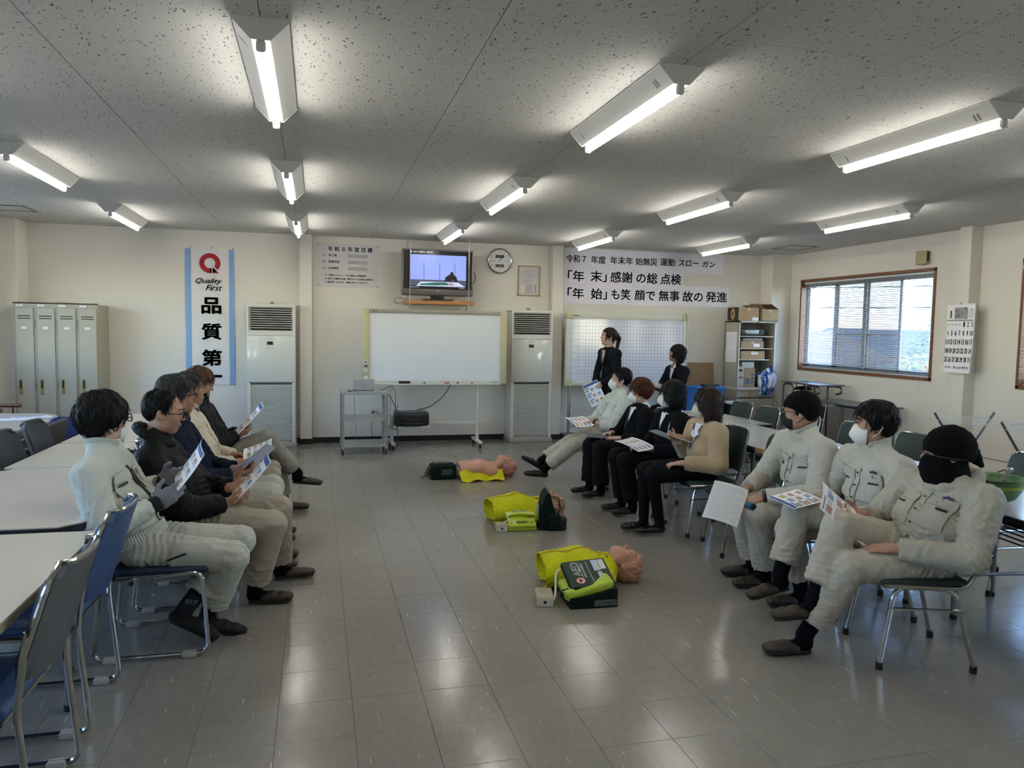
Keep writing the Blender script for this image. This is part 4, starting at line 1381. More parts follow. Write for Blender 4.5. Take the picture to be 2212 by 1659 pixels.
for r in range(5):
 for c in range(7):
  if r == 0 and c < 4:
   text(str(28 + c), .03, (-.155 + c * .05, caly(.28), .16), mat('calendar_grey', '9a9a98', rough=.7), t, name='date')
   continue
  if day > 31:
   break
  mm = M_CR if (c == 0 or day in (1, 12)) else (M_CB if c == 6 else M_INK)
  v = .28 + r * .125
  text(str(day), .06, (-.155 + c * .0525, caly(v + .04), .165 - r * .097), mm, t, name='date', bold=.012, fit=((.017 if day < 10 else .036), .055))
  day += 1
text('株式会社', .03, (-.11, caly(.93), -.31), M_INK, t, fit=(.085, .02))
text('アレック カワイ', .04, (.06, caly(.95), -.31), M_INK, t, bold=.02, fit=(.2, .03))
MB().tube([(0, -.012, .38), (0, -.02, .405)], .004, 6).build('hook', M_STEELD, t)
# ============================================================ TABLES AND CHAIRS
M_TOPW = mat('laminate_cream', 'c9c2b0', rough=.28, spec=.5, var=.02)
M_TOPP = mat('laminate_pinkish', 'c7beb2', rough=.22, spec=.5, var=.02)
M_TOPG = mat('laminate_grey_white', 'b4b5b4', rough=.16, spec=.5, var=.02)
M_EDGEB = mat('edge_black', '191a1b', rough=.5)
M_EDGEW = mat('edge_beige', 'a2957b', rough=.5, var=.15, vscale=20)
M_TOPWOOD = mat('laminate_pale_wood', 'b89a78', rough=.3, var=.12, vscale=4, stretch=(8, 1, 1))
def table(label, x0, x1, y0, y1, top=M_TOPW, edge=M_EDGEB, z=.7, rot=0.0, cham=0.0, th=.03, group='folding tables', leg='tube'):
 t = thing('folding_table', label, 'table', ((x0 + x1) / 2, (y0 + y1) / 2, 0), R_(rot), group)
 w, d = (x1 - x0) / 2, (y1 - y0) / 2
 def poly(e):
  c = cham
  if c:
   return [(-w + c - e, -d - e), (w - c + e, -d - e), (w + e, -d + c - e), (w + e, d - c + e), (w - c + e, d + e), (-w + c - e, d + e), (-w - e, d - c + e), (-w - e, -d + c - e)]
  return rrect(2 * (w + e), 2 * (d + e), .012, 2)
 MB().prism(poly(0), z - .006, z).build('tabletop', top, t)
 MB().prism(poly(.0025), z - th, z - .0055).build('edge_band', edge, t)
 f = MB()
 f.box(-w + .06, w - .06, -d + .1, -d + .13, z - th - .035, z - th).box(-w + .06, w - .06, d - .13, d - .1, z - th - .035, z - th)
 f.box(-w + .05, -w + .08, -d + .1, d - .1, z - th - .035, z - th).box(w - .08, w - .05, -d + .1, d - .1, z - th - .035, z - th)
 f.build('apron_frame', M_EDGEB, t)
 for sy in (-1, 1):
  for sx in (-1, 1):
   MB().tube([(sx * (w - .09), sy * (d - .14), .02), (sx * (w - .09), sy * (d - .14), z - th)], .0165, 12).build('leg', M_STEELD, t)
   MB().cyl(sx * (w - .09), sy * (d - .14), 0, .025, .02, 12).build('foot_cap', M_RUBBER, t)
  MB().tube([(-w + .09, sy * (d - .14), .25), (w - .09, sy * (d - .14), .25)], .01, 8).build('stretcher', M_STEELD, t)
 s = MB()
 for k in range(4):
  s.tube([(-w + .1 + k * .07, -d + .14, z - .16), (-w + .1 + k * .07, d - .14, z - .16)], .004, 6)
 s.build('under_shelf', M_EDGEB, t)
 return t
# left line of tables
table('cream table with a beige edge nearest the viewer on the left', -1.66, -.885, 1.97, 3.47, M_TOPW, M_EDGEW)
table('pale table with clipped corners behind the man in mint work clothes', -1.80, -.99, 3.56, 5.04, M_TOPP, M_EDGEB, cham=.08)
table('cream table third from the viewer on the left side', -1.80, -1.02, 5.06, 6.06, M_TOPW, M_EDGEB)
table('cream table at the far end of the left line', -1.80, -1.02, 6.08, 7.98, M_TOPW, M_EDGEB)
# right line of tables
table('white table farthest back on the right side', 3.45, 4.29, 6.47, 7.75, M_TOPG, M_EDGEB)
table('white table behind the woman in the beige cardigan', 3.28, 4.08, 5.19, 6.45, M_TOPG, M_EDGEB)
table('pale wood topped table behind the man in the black beanie', 3.28, 4.08, 3.52, 5.17, M_TOPWOOD, mat('edge_wood', '9c7650', rough=.5, var=.2), th=.035)
table('white table behind the balaclava man carrying the green helmet', 3.27, 4.03, 2.0, 3.5, M_TOPG, M_EDGEB, rot=-8)
# oval table on the far left
t = thing('conference_table', 'grey oval conference table in the far left corner', 'table', (-2.83, 7.33, 0))
o_ = [( .55 * math.copysign(abs(math.cos(a)) ** .55, math.cos(a)), .80 * math.copysign(abs(math.sin(a)) ** .75, math.sin(a))) for a in [i / 40 * 2 * math.pi for i in range(40)]]
MB().prism(o_, .68, .70).build('tabletop', mat('laminate_warm_grey', 'b0a99b', rough=.65, spec=.25), t)
MB().prism([(x * 1.004, y * 1.003) for x, y in o_], .65, .682, smooth=True).build('edge_band', mat('edge_greybrown', '7a7367', rough=.5), t)
for s in (-1, 1):
 MB().rbox(-.3, .3, s * .5 - .03, s * .5 + .03, 0, .05, r=.01).build('foot', M_BLACK, t)
 MB().tube([(0, s * .5, .04), (0, s * .5, .66)], .045, 14).build('column', M_BLACK, t)
MB().box(-.03, .03, -.5, .5, .55, .6).build('beam', M_BLACK, t)
o = MB().sheet(lambda u, v: (-.105 + .21 * u, -.15 + .3 * v, .002 + .004 * math.sin(u * 3)), 4, 4, .001).build('document', M_PAPER)
o.location = (-2.52, 7.75, .701)
o.rotation_euler = (0, 0, R_(-62))
tag(o, 'white printed sheets lying on the oval table', 'paper')
pr = MB()
for i in range(12):
 pr.box(-.08, .07 - .02 * (i % 4), -.12 + i * .02, -.112 + i * .02, .0078, .0082)
pr.build('printed_lines', mat('faint_ink', '9a9aa0', rough=.7), o)
o = o.copy()
COL.objects.link(o)
o.location = (-2.60, 7.6, .7005)
o.rotation_euler = (0, 0, R_(-75))
tag(o, 'second white sheet half under the printed sheets on the oval table', 'paper')

# ---- green stacking chair, faces -y in its own frame
M_GREEN = mat('green_vinyl', '24342f', rough=.38, spec=.4, var=.08, vscale=5, bump=.12, bscale=160)
M_GREENB = mat('green_back_shell', '1a2422', rough=.5)
def green_chair():
 t = thing('stacking_chair', 'x', 'chair', (0, 0, 0), 0, 'green vinyl stacking chairs')
 s = MB()
 s.rbox(-.2, .2, -.215, .19, .395, .432, r=.018, seg=3)
 s.build('seat', M_GREEN, t)
 b = MB()
 def bk(u, v):
  x = -.2 + .4 * u
  z = .50 + .32 * v
  cr = .05
  # rounded top corners
  if v > .84:
   k = (v - .84) / .16
   lim = .2 - cr * (1 - math.sqrt(max(0, 1 - k * k)))
   x = max(-lim, min(lim, x))
  return (x, .205 + .075 * v + .03 * (1 - (2 * u - 1) ** 2), z)
 b.sheet(bk, 12, 12, .03)
 b.build('backrest', M_GREEN, t)
 e = MB()
 edge = [bk(0, i / 10) for i in range(11)] + [bk(i / 10, 1) for i in range(1, 10)] + [bk(1, 1 - i / 10) for i in range(11)]
 e.tube([(p[0] * 1.03, p[1] + .003, p[2] + .004) for p in edge], .0095, 8)
 e.build('back_rim', M_STEEL, t)
 for sx in (-1, 1):
  l = MB()
  l.tube(fillet([(sx * .21, -.215, .02), (sx * .185, -.15, .39), (sx * .185, .12, .39), (sx * .215, .215, .02)], .06, 5), .0115, 9)
  l.build('leg_frame', M_STEEL, t)
  for y in (-.215, .215):
   MB().cyl(sx * .2105, y, 0, .035, .0165, 10).build('foot_cap', M_RUBBER, t)
  MB().tube([(sx * .196, -.178, .29), (sx * .199, .165, .29)], .007, 8).build('stretcher', M_STEEL, t)
  MB().tube(fillet([(sx * .198, -.20, .398), (sx * .198, .17, .398), (sx * .205, .215, .5), (sx * .206, .245, .64)], .07, 5), .0115, 9).build('back_upright', M_STEEL, t)
 MB().tube(fillet([(-.198, -.20, .398), (-.16, -.215, .398), (.16, -.215, .398), (.198, -.20, .398)], .03, 3), .0105, 8).build('front_rail', M_STEEL, t)
 return t
GC = green_chair()
def place(root, used, label, x, y, ang):
 rz = R_(ang + 90)
 if not used[0]:
  used[0] = True
  root.location = (x, y, 0)
  root.rotation_euler = (0, 0, rz)
  root['label'] = label
  return root
 return dup(root, label, (x, y, 0), rz)
ug = [False]
for lab, x, y, a in (
  ('green chair under the man in the white mask and work shirt by the gridded whiteboard', 3.06, 7.52, 175),
  ('green chair under the woman with the short reddish brown hair', 3.0, 6.75, 180),
  ('green chair under the woman with the black bob and white collar', 2.98, 6.06, 180),
  ('green chair under the woman in the beige cardigan', 2.98, 5.42, 178),
  ('empty green chair between the beige cardigan woman and the beanie man', 3.0, 4.86, 170),
  ('green chair under the man in the black beanie', 3.02, 4.2, 172),
  ('green chair under the man with the large white mask', 3.04, 3.66, 163),
  ('green chair under the man in the black balaclava', 2.84, 3.07, 162),
  ('empty green chair farthest back on the window side of the tables', 4.25, 7.4, 180),
  ('empty green chair second from the back on the window side', 4.22, 6.86, 180),
  ('empty green chair behind the beanie man on the window side', 4.2, 6.2, 178),
  ('empty green chair seen between the beanie man and the masked man', 4.2, 5.5, 180),
  ('empty green chair seen between the masked man and the balaclava man', 4.2, 4.83, 180),
  ('empty green chair behind the green helmet', 4.2, 3.85, 175)):
 place(GC, ug, lab, x, y, a)

# ---- sled base chair, faces -y
M_BLUEV = mat('blue_vinyl', '34507a', rough=.4, spec=.4, var=.06, bump=.1, bscale=150)
M_BLUED = mat('navy_vinyl', '1f2a42', rough=.4, spec=.4, var=.06, bump=.1, bscale=150)
M_SLATE = mat('slate_vinyl', '27323e', rough=.42, spec=.4, var=.06, bump=.1, bscale=150)
M_SHELL = mat('grey_shell', '55575a', rough=.4, var=.04)
M_GLIDE = mat('clear_glide', 'a8a498', rough=.4)
def sled_chair(seatm, frontm, backm, name='sled_chair', rim=None):
 t = thing(name, 'x', 'chair', (0, 0, 0), 0, 'sled base chairs')
 MB().rbox(-.205, .205, -.235, .19, .392, .43, r=.018, seg=3).build("seat", seatm, t)
 def bk(off):
  def fn(u, v):
   x = -.215 + .43 * u
   z = .50 + .34 * v
   k = max(0, (v - .78) / .22)
   lim = .215 - .07 * (1 - math.sqrt(max(0, 1 - k * k)))
   k2 = max(0, (.25 - v) / .25)
   lim -= .05 * k2 * k2
   x = max(-lim, min(lim, x))
   return (x, .215 + .11 * v + .045 * (1 - (2 * u - 1) ** 2) + off, z)
  return fn
 MB().sheet(bk(-.006), 12, 12, .022).build('back_pad', frontm, t)
 MB().sheet(bk(.012), 12, 12, .008).build('back_shell', backm, t)
 f = bk(.004)
 edge = [f(0, i / 10) for i in range(2, 11)] + [f(i / 10, 1) for i in range(1, 10)] + [f(1, 1 - i / 10) for i in range(0, 9)]
 MB().tube([(p[0] * 1.025, p[1], p[2] + .004) for p in edge], .0095, 8).build('back_rim', rim or M_STEEL, t)
 MB().box(.07, .13, .252, .256, .555, .575).build('maker_tag', M_WHITEP, t)
 for s in (-1, 1):
  x = s * .225
  MB().tube(fillet([(x, .19, .385), (x, -.21, .405), (x, -.235, .018), (x, .265, .018), (x, .225, .42), (s * .212, .255, .66)], .05, 5), .0105, 9).build('side_frame', M_STEEL, t)
  for y in (-.15, .19):
   MB().rbox(x - .018, x + .018, y - .032, y + .032, 0, .028, r=.006).build('glide', M_GLIDE, t)
 MB().tube([(-.225, .18, .385), (.225, .18, .385)], .009, 8).build('rear_rail', M_STEEL, t)
 MB().tube([(-.225, -.205, .395), (.225, -.205, .395)], .009, 8).build('front_rail', M_STEEL, t)
 return t
S1c = sled_chair(M_BLUED, M_BLUED, M_BLUED)
us = [False]
for lab, x, y, a in (
  ('navy sled chair under the man in mint work clothes', -.735, 3.985, 0),
  ('navy sled chair under the man in the black puffer jacket', -.70, 4.62, 0),
  ('navy sled chair under the man in the navy coat', -.72, 5.22, 0),
  ('navy sled chair under the man in the cream jacket', -.73, 5.82, 0),
  ('navy sled chair under the man reading with crossed legs', -.74, 6.47, 0)):
 place(S1c, us, lab, x, y, a)
c = sled_chair(M_BLUEV, M_BLUEV, M_BLUEV)
c.location, c.rotation_euler, c['label'] = (-1.10, 3.325, 0), (0, 0, R_(270)), 'blue backed sled chair at the near end of the cream table'
c = sled_chair(M_BLUEV, M_SLATE, M_SHELL)
c.location, c.rotation_euler, c['label'] = (-1.08, 2.665, 0), (0, 0, R_(270)), 'grey shelled sled chair with blue seat closest to the viewer'
S3c = sled_chair(M_SLATE, M_SLATE, M_SHELL, rim=M_SHELL)
u3 = [False]
for lab, x, y, a in (('slate padded chair behind the pale table nearest the left edge', -1.68, 5.62, 0), ('slate padded chair left of the cream table, second from the left edge', -1.68, 6.2, 0)):
 place(S3c, u3, lab, x, y, a)
# blue shell chair
t = thing('shell_chair', 'bright blue rounded chair back behind the left tables', 'chair', (-1.80, 6.95, 0), R_(70))
MB().sheet(lambda u, v: ((.21 - .05 * max(0, (v - .7) / .3) ** 2) * (2 * u - 1), .2 + .06 * v + .06 * (1 - (2 * u - 1) ** 2), .42 + .36 * v - .03 * (2 * u - 1) ** 2), 12, 10, .022).build('backrest', mat('royal_blue_fabric', '273f86', rough=.8, bump=.15, bscale=200), t)
MB().rbox(-.21, .21, -.22, .2, .41, .45, r=.02, seg=3).build('seat', MATS['royal_blue_fabric'], t)
for sx in (-1, 1):
 for y in (-.19, .19):
  MB().tube([(sx * .2, y * 1.1, 0), (sx * .17, y * .9, .415)], .011, 8).build('leg', M_STEEL, t)
# upholstered tub chairs at the oval table
M_TAUPE = mat('taupe_fabric', '4e4a42', rough=.9, var=.1, bump=.3, bscale=180)
for lab, x, y, a in (('taupe upholstered tub chair at the far end of the oval table', -2.33, 7.55, 180), ('taupe upholstered tub chair nearer the viewer at the oval table', -2.33, 6.9, 183)):
 t = thing('tub_chair', lab, 'chair', (x, y, 0), R_(a + 90), 'taupe tub chairs')
 MB().sheet(lambda u, v: ((.29 + .03 * v) * math.sin((u - .5) * 2.9), .02 + (.25 + .05 * v) * math.cos((u - .5) * 2.9), .42 + (.36 - .16 * abs(2 * u - 1) ** 2.2) * v), 22, 6, .045).build('backrest', M_TAUPE, t)
 MB().rbox(-.25, .25, -.24, .22, .36, .46, r=.04, seg=3).build('seat', M_TAUPE, t)
 for sx in (-1, 1):
  for yy in (-.2, .2):
   MB().tube([(sx * .22, yy, 0), (sx * .2, yy * .9, .37)], .014, 8).build('leg', M_BLACK, t)
t = thing('tub_chair', 'grey tub chair only partly visible at the left edge of the photo', 'chair', (-2.36, 6.2, 0), R_(185 + 90), 'taupe tub chairs')
MB().sheet(lambda u, v: ((.27) * math.sin((u - .5) * 2.9), .02 + (.25 + .03 * v) * math.cos((u - .5) * 2.9), .42 + (.22 - .1 * abs(2 * u - 1) ** 2.2) * v), 22, 6, .045).build('backrest', M_TAUPE, t)
MB().rbox(-.24, .24, -.24, .22, .36, .44, r=.04, seg=3).build('seat', M_TAUPE, t)
for sx in (-1, 1):
 for yy in (-.2, .2):
  MB().tube([(sx * .22, yy, 0), (sx * .2, yy * .9, .37)], .014, 8).build('leg', M_BLACK, t)
# lounge chairs with wooden arms
M_ARM = mat('red_brown_wood', '73401f', rough=.35, var=.25, vscale=5, coat=.3)
for lab, x, y in (('brown wooden armed lounge chair in front of the lockers', -3.30, 9.05), ('wooden armed lounge chair cut off by the left edge', -3.32, 8.55)):
 t = thing('lounge_chair', lab, 'chair', (x, y, 0), R_(0), 'wooden armed lounge chairs')
 k = 9.05 - y
 MB().rbox(-.27, .27, -.27, .2, .3, .40, r=.03, seg=3).build('seat', M_TAUPE, t)
 MB().rbox(-.27, .27, -.05, .05, 0, .32, r=.03, seg=3, M=Matrix.Translation((-.3, 0, .36)) @ Matrix.Rotation(R_(90), 4, 'Z') @ Matrix.Rotation(R_(10), 4, 'X')).build('backrest', M_TAUPE, t)
 for s in (-1, 1):
  MB().tube([(-.3, s * .26, .66), (.18, s * .26, .66)], .021, 12).build('armrest', M_ARM, t)
  MB().tube(fillet([(.10, s * .26, .645), (.10, s * .26, .52), (.07, s * .26, .44), (.12, s * .26, 0)], .04, 4), .008, 8).build('leg', M_BLACK, t)
  MB().tube([(-.28, s * .26, .65), (-.26, s * .26, 0)], .008, 8).build('leg', M_BLACK, t)
  MB().tube([(-.27, s * .26, .3), (.105, s * .26, .3)], .008, 8).build('side_rail', M_BLACK, t)

# ---- stacked steel work tables by the window and folded chairs under them
M_BRUSH = mat('brushed_steel', '7c7c7b', rough=.32, metal=.85, var=.15, vscale=6)
t = thing('steel_side_table', 'small steel table on bent tube legs below the window', 'table', (6.62, 9.1, 0), R_(-90))
MB().rbox(-.43, .43, -.2, .2, .895, .912, r=.004, seg=1).build('tabletop', M_BRUSH, t)
for y in (-.17, .17):
 MB().tube(fillet([(-.40, y, .02), (-.40, y, .88), (-.2, y, .88), (-.16, y, .80), (-.16, y, .70)], .07, 5), .014, 9).build('tube_leg', M_BRUSH, t)
 MB().tube(fillet([(.12, y, .02), (.12, y, .88), (.39, y, .88), (.41, y, .80), (.30, y, .775)], .06, 5), .014, 9).build('tube_leg', M_BRUSH, t)
MB().tube([(.12, -.17, .02), (.12, .17, .02)], .012, 8).build('foot_bar', M_BRUSH, t)
MB().tube([(-.40, -.17, .02), (-.40, .17, .02)], .012, 8).build('foot_bar', M_BRUSH, t)
t = thing('steel_work_table', 'long low steel work table along the wall under the window', 'table', (6.66, 8.25, 0), R_(-90))
MB().rbox(-.60, .55, -.25, .25, .69, .708, r=.004, seg=1).build('tabletop', M_BRUSH, t)
for x in (-.5, -.02, .45):
 for y in (-.2, .2):
  MB().tube([(x, y, 0), (x, y, .69)], .014, 9).build('leg', M_BRUSH, t)
MB().box(-.1, .3, -.22, -.18, .665, .69).build('under_rail', M_BLACK, t)
t = thing('steel_kettle', 'shiny steel canister under the small steel table', 'canister', (6.56, 9.2, .712))
MB().lathe([(0, 0), (.13, 0), (.15, .03), (.14, .1), (.09, .14), (0, .15)], 24).build('body', M_STEEL, t)
MB().tube(arc((0, 0, .1), .13, 20, 160, 10), .006, 8).build('handle', M_STEEL, t)
sup = thing('steel_shelf', 'low steel shelf carrying the canister below the window', 'shelf', (6.6, 9.22, 0), R_(-90))
MB().box(-.24, .1, -.14, .14, .70, .712).build('board', M_BRUSH, sup)
for x in (-.2, .06):
 for y in (-.11, .11):
  MB().tube([(x, y, 0), (x, y, .70)], .01, 8).build('leg', M_BRUSH, sup)
for k in range(3):
 t = thing('folded_chair', ('nearest', 'middle', 'farthest')[k] + ' of three folded dark chairs leaning beneath the window', 'chair', (6.45, 8.85 + k * .10, 0), R_(-78), 'folded chairs under the window')
 for x in (-.2, .2):
  MB().tube([(x, -.06, .01), (x, .06, .66)], .011, 8).build('frame_tube', M_STEELD, t)
 MB().box(-.19, .19, -.012, .012, 0, .16, M=Matrix.Translation((0, .05, .46)) @ Matrix.Rotation(R_(-10), 4, 'X')).build('backrest', M_BLACK, t)
 MB().box(-.18, .18, -.012, .012, 0, .3, M=Matrix.Translation((0, .0, .14)) @ Matrix.Rotation(R_(-10), 4, 'X')).build('seat', M_BLACK, t)

# ---- drying rack
t = thing('drying_rack', 'folding clothes drying rack with white wires by the right wall', 'drying rack', (5.95, 5.45, 0), R_(0))
M_RACK = mat('rack_white', 'c4c3bf', rough=.4)
M_RACKL = mat('rack_leg', '5c5956', rough=.4, metal=.4)
for i in range(11):
 x = -.33 + i * .066
 MB().tube([(x, -.45, .80), (x, .52, .74 + .06)], .0018, 5).build('wire', M_RACK, t)
for y in (-.45, .02, .52):
 MB().tube([(-.35, y, .80), (.35, y, .80)], .004, 8).build('crossbar', M_RACK, t)
for y in (-.32, .40):
 MB().tube([(-.33, y, .0), (.33, y, .86)], .011, 8).build('leg', M_RACKL, t)
 MB().tube([(.33, y + .03, .0), (-.33, y + .03, .86)], .011, 8).build('leg', M_RACKL, t)
MB().tube([(0, -.32, .47), (0, .42, .47)], .006, 8).build('brace', M_STEELD, t)
# ---- helmet
t = thing('safety_helmet', 'scuffed green safety helmet lying upside down on the near right table', 'helmet', (3.47, 3.2, .702), R_(20))
M_HELM = mat('helmet_green', '3f6a3c', rough=.35, var=.3, vscale=14, col2='5d8457', coat=.2)
prof = [(0, 0), (.05, .004), (.095, .03), (.122, .075), (.132, .12), (.137, .128), (.155, .135), (.155, .139), (.136, .134), (.128, .122), (.118, .078), (.09, .034), (.05, .01), (0, .006)]
MB().lathe(prof, 32).build('shell', M_HELM, t)
for z, r in ((.093, .1285), (.102, .1302)):
 MB().tube([(r * math.cos(a), r * math.sin(a), z) for a in [i / 32 * 6.2832 for i in range(32)]], .0022, 6, closed=True).build('yellow_stripe', mat('helmet_yellow', 'b3b020', rough=.5), t)
M_STRAP = mat('grey_strap', '5e5c54', rough=.8)
for k in range(3):
 a = k * 1.05
 MB().tube([(.11 * math.cos(a), .11 * math.sin(a), .11), (.04 * math.cos(a), .04 * math.sin(a), .075), (-.04 * math.cos(a), -.04 * math.sin(a), .075), (-.11 * math.cos(a), -.11 * math.sin(a), .11)], .008, 8, flat=.25).build('cradle_strap', M_STRAP, t)
MB().tube(fillet([(-.12, .05, .12), (-.16, .0, .15), (-.13, -.06, .12), (-.02, -.07, .17), (.08, -.03, .18), (.1, .03, .15)], .05, 4), .011, 8, flat=.3).build('chin_strap', M_STRAP, t)
MB().rbox(.05, .09, -.05, -.02, .165, .185, r=.005).build('buckle', M_STEELD, t)
# ---- strip of tape on the floor
o = MB().box(-.23, .23, -.009, .009, 0, .0008).build('floor_tape', mat('floor_tape', '8fa59a', rough=.5))
o.location = (1.30, 9.06, .0006)
tag(o, 'short pale green strip of tape on the floor before the copyboard', 'tape')
# ============================================================ BODIES: smooth implicit surfaces
def nz(v):
 v = np.asarray(v, float)
 return v / max(np.linalg.norm(v), 1e-9)
class SDF:
 """a sampled distance field; shapes are blended into it and its zero surface is meshed"""
 def __init__(self, lo, hi, h):
  self.lo = np.asarray(lo, np.float32) - 3 * h
  self.h = h
  self.n = np.ceil((np.asarray(hi) + 3 * h - self.lo) / h).astype(int) + 1
  self.a = np.full(self.n, 1.0, np.float32)
  self.ax = [self.lo[i] + h * np.arange(self.n[i], dtype=np.float32) for i in range(3)]
 def block(self, lo, hi):
  sl = []
  for i in range(3):
   a = int(np.clip(math.floor((lo[i] - self.lo[i]) / self.h), 0, self.n[i]))
   b = int(np.clip(math.ceil((hi[i] - self.lo[i]) / self.h) + 1, 0, self.n[i]))
   if b <= a:
    return None, None
   sl.append(slice(a, b))
  P = (self.ax[0][sl[0]][:, None, None], self.ax[1][sl[1]][None, :, None], self.ax[2][sl[2]][None, None, :])
  return tuple(sl), P
 def put(self, fn, lo, hi, k=.012, op='u'):
  m = k + 3 * self.h
  sl, P = self.block(np.asarray(lo) - m, np.asarray(hi) + m)
  if sl is None:
   return self
  d = fn(*P).astype(np.float32)
  A = self.a[sl]
  if op == 'u':
   hh = np.clip(.5 + .5 * (A - d) / k, 0, 1)
   self.a[sl] = A * (1 - hh) + d * hh - k * hh * (1 - hh)
  elif op == 's':
   hh = np.clip(.5 - .5 * (A + d) / k, 0, 1)
   self.a[sl] = A * (1 - hh) - d * hh + k * hh * (1 - hh)
  return self
 def cap(self, a, b, ra, rb, k=.012, cut=False, op='u'):
  """tapered limb; cut=True ends it flat at b"""
  a, b = np.asarray(a, np.float32), np.asarray(b, np.float32)
  ab = b - a
  L2 = float(ab @ ab) + 1e-9
  L = math.sqrt(L2)
  def fn(X, Y, Z):
   px, py, pz = X - a[0], Y - a[1], Z - a[2]
   t = (px * ab[0] + py * ab[1] + pz * ab[2]) / L2
   tc = np.clip(t, 0, 1)
   d = np.sqrt((px - tc * ab[0]) ** 2 + (py - tc * ab[1]) ** 2 + (pz - tc * ab[2]) ** 2) - (ra + (rb - ra) * tc)
   if cut:
    d = np.maximum(d, (t - 1) * L)
   return d
  r = max(ra, rb)
  return self.put(fn, np.minimum(a, b) - r, np.maximum(a, b) + r, k, op)
 def ecap(self, a, b, side, A, B, k=.02, cut=False, cuta=False, op='u'):
  """limb with elliptic section: side axis radius first, then the other"""
  a, b = np.asarray(a, np.float32), np.asarray(b, np.float32)
  ab = b - a
  L = float(np.linalg.norm(ab)) + 1e-9
  w = ab / L
  u = nz(np.asarray(side) - (np.asarray(side) @ w) * w)
  v = np.cross(w, u)
  def fn(X, Y, Z):
   px, py, pz = X - a[0], Y - a[1], Z - a[2]
   t = px * w[0] + py * w[1] + pz * w[2]
   tc = np.clip(t / L, 0, 1)
   cu = px * u[0] + py * u[1] + pz * u[2]
   cv = px * v[0] + py * v[1] + pz * v[2]
   cw = t - tc * L
   ru = A[0] + (B[0] - A[0]) * tc
   rv = A[1] + (B[1] - A[1]) * tc
   rw = np.minimum(ru, rv)
   kk = np.sqrt((cu / ru) ** 2 + (cv / rv) ** 2 + (cw / rw) ** 2) + 1e-6
   q = np.sqrt(cu * cu + cv * cv + cw * cw)
   d = q * (kk - 1) / kk
   d = np.where(kk < .2, -.8 * rw, d)
   if cut:
    d = np.maximum(d, t - L)
   if cuta:
    d = np.maximum(d, -t)
   return d
  r = max(A[0], A[1], B[0], B[1])
  return self.put(fn, np.minimum(a, b) - r, np.maximum(a, b) + r, k, op)
 def ell(self, c, F, r, k=.01, op='u', extra=None):
  """ellipsoid; F = rows of axes, r radii along them; extra(x0,x1,x2,d) may trim it"""
  c = np.asarray(c, np.float32)
  def fn(X, Y, Z):
   px, py, pz = X - c[0], Y - c[1], Z - c[2]
   q = [px * F[i][0] + py * F[i][1] + pz * F[i][2] for i in range(3)]
   k0 = np.sqrt((q[0] / r[0]) ** 2 + (q[1] / r[1]) ** 2 + (q[2] / r[2]) ** 2) + 1e-6
   k1 = np.sqrt((q[0] / r[0] ** 2) ** 2 + (q[1] / r[1] ** 2) ** 2 + (q[2] / r[2] ** 2) ** 2) + 1e-6
   d = k0 * (k0 - 1) / k1
   if extra is not None:
    d = extra(q[0], q[1], q[2], d)
   return d
  m = max(r)
  return self.put(fn, c - m, c + m, k, op)
 def plane_cut(self, p, n):
  """remove everything on the side of p that n points to"""
  n = nz(n)
  d = (self.ax[0][:, None, None] - p[0]) * n[0] + (self.ax[1][None, :, None] - p[1]) * n[1] + (self.ax[2][None, None, :] - p[2]) * n[2]
  self.a = np.maximum(self.a, d.astype(np.float32))
  return self
 def folds(self, amp, freq, seed, stretch=(1, 1, 1)):
  """cloth folds: warped ridges near the surface"""
  r = np.random.RandomState(seed)
  idx = np.nonzero(np.abs(self.a) < .03)
  if len(idx[0]) == 0:
   return self
  P = np.stack([self.ax[i][idx[i]] for i in range(3)], 1) * np.asarray(stretch, np.float32)
  out = np.zeros(len(P), np.float32)
  for o in range(4):
   kv = nz(r.normal(size=3)) * freq * (1 + .6 * o)
   kw = nz(r.normal(size=3)) * freq * .7
   kx = nz(r.normal(size=3)) * freq * 1.3
   ph = r.uniform(0, 6.28, 3)
   wv = np.sin(P @ kv + 1.6 * np.sin(P @ kw + ph[0]) + .7 * np.sin(P @ kx + ph[1]) + ph[2])
   out += (1 - 2 * np.abs(wv)) * (.75 ** o) * .45
  self.a[idx] -= amp * out
  return self
 def creases(self, j, axis, amp, lam, reach, seed=0):
  """folds gathered round a joint, running across axis"""
  j = np.asarray(j, np.float32)
  sl, P = self.block(j - 2 * reach, j + 2 * reach)
  if sl is None:
   return self
  A = self.a[sl]
  ax = nz(axis)
  px, py, pz = P[0] - j[0], P[1] - j[1], P[2] - j[2]
  r2 = px * px + py * py + pz * pz
  t = px * ax[0] + py * ax[1] + pz * ax[2]
  e = nz(np.cross(ax, (.3, .5, .8)))
  g = np.cross(ax, e)
  a = px * e[0] + py * e[1] + pz * e[2]
  b = px * g[0] + py * g[1] + pz * g[2]
  w = np.sin(t * (6.2832 / lam) + 1.5 * np.sin(a * 28 + seed) + 1.5 * np.sin(b * 33 + 2 * seed) + seed)
  d = amp * (1 - 2 * np.abs(w)) * np.exp(-r2 / (reach * reach))
  self.a[sl] = np.where(np.abs(A) < .035, A - d, A)
  return self
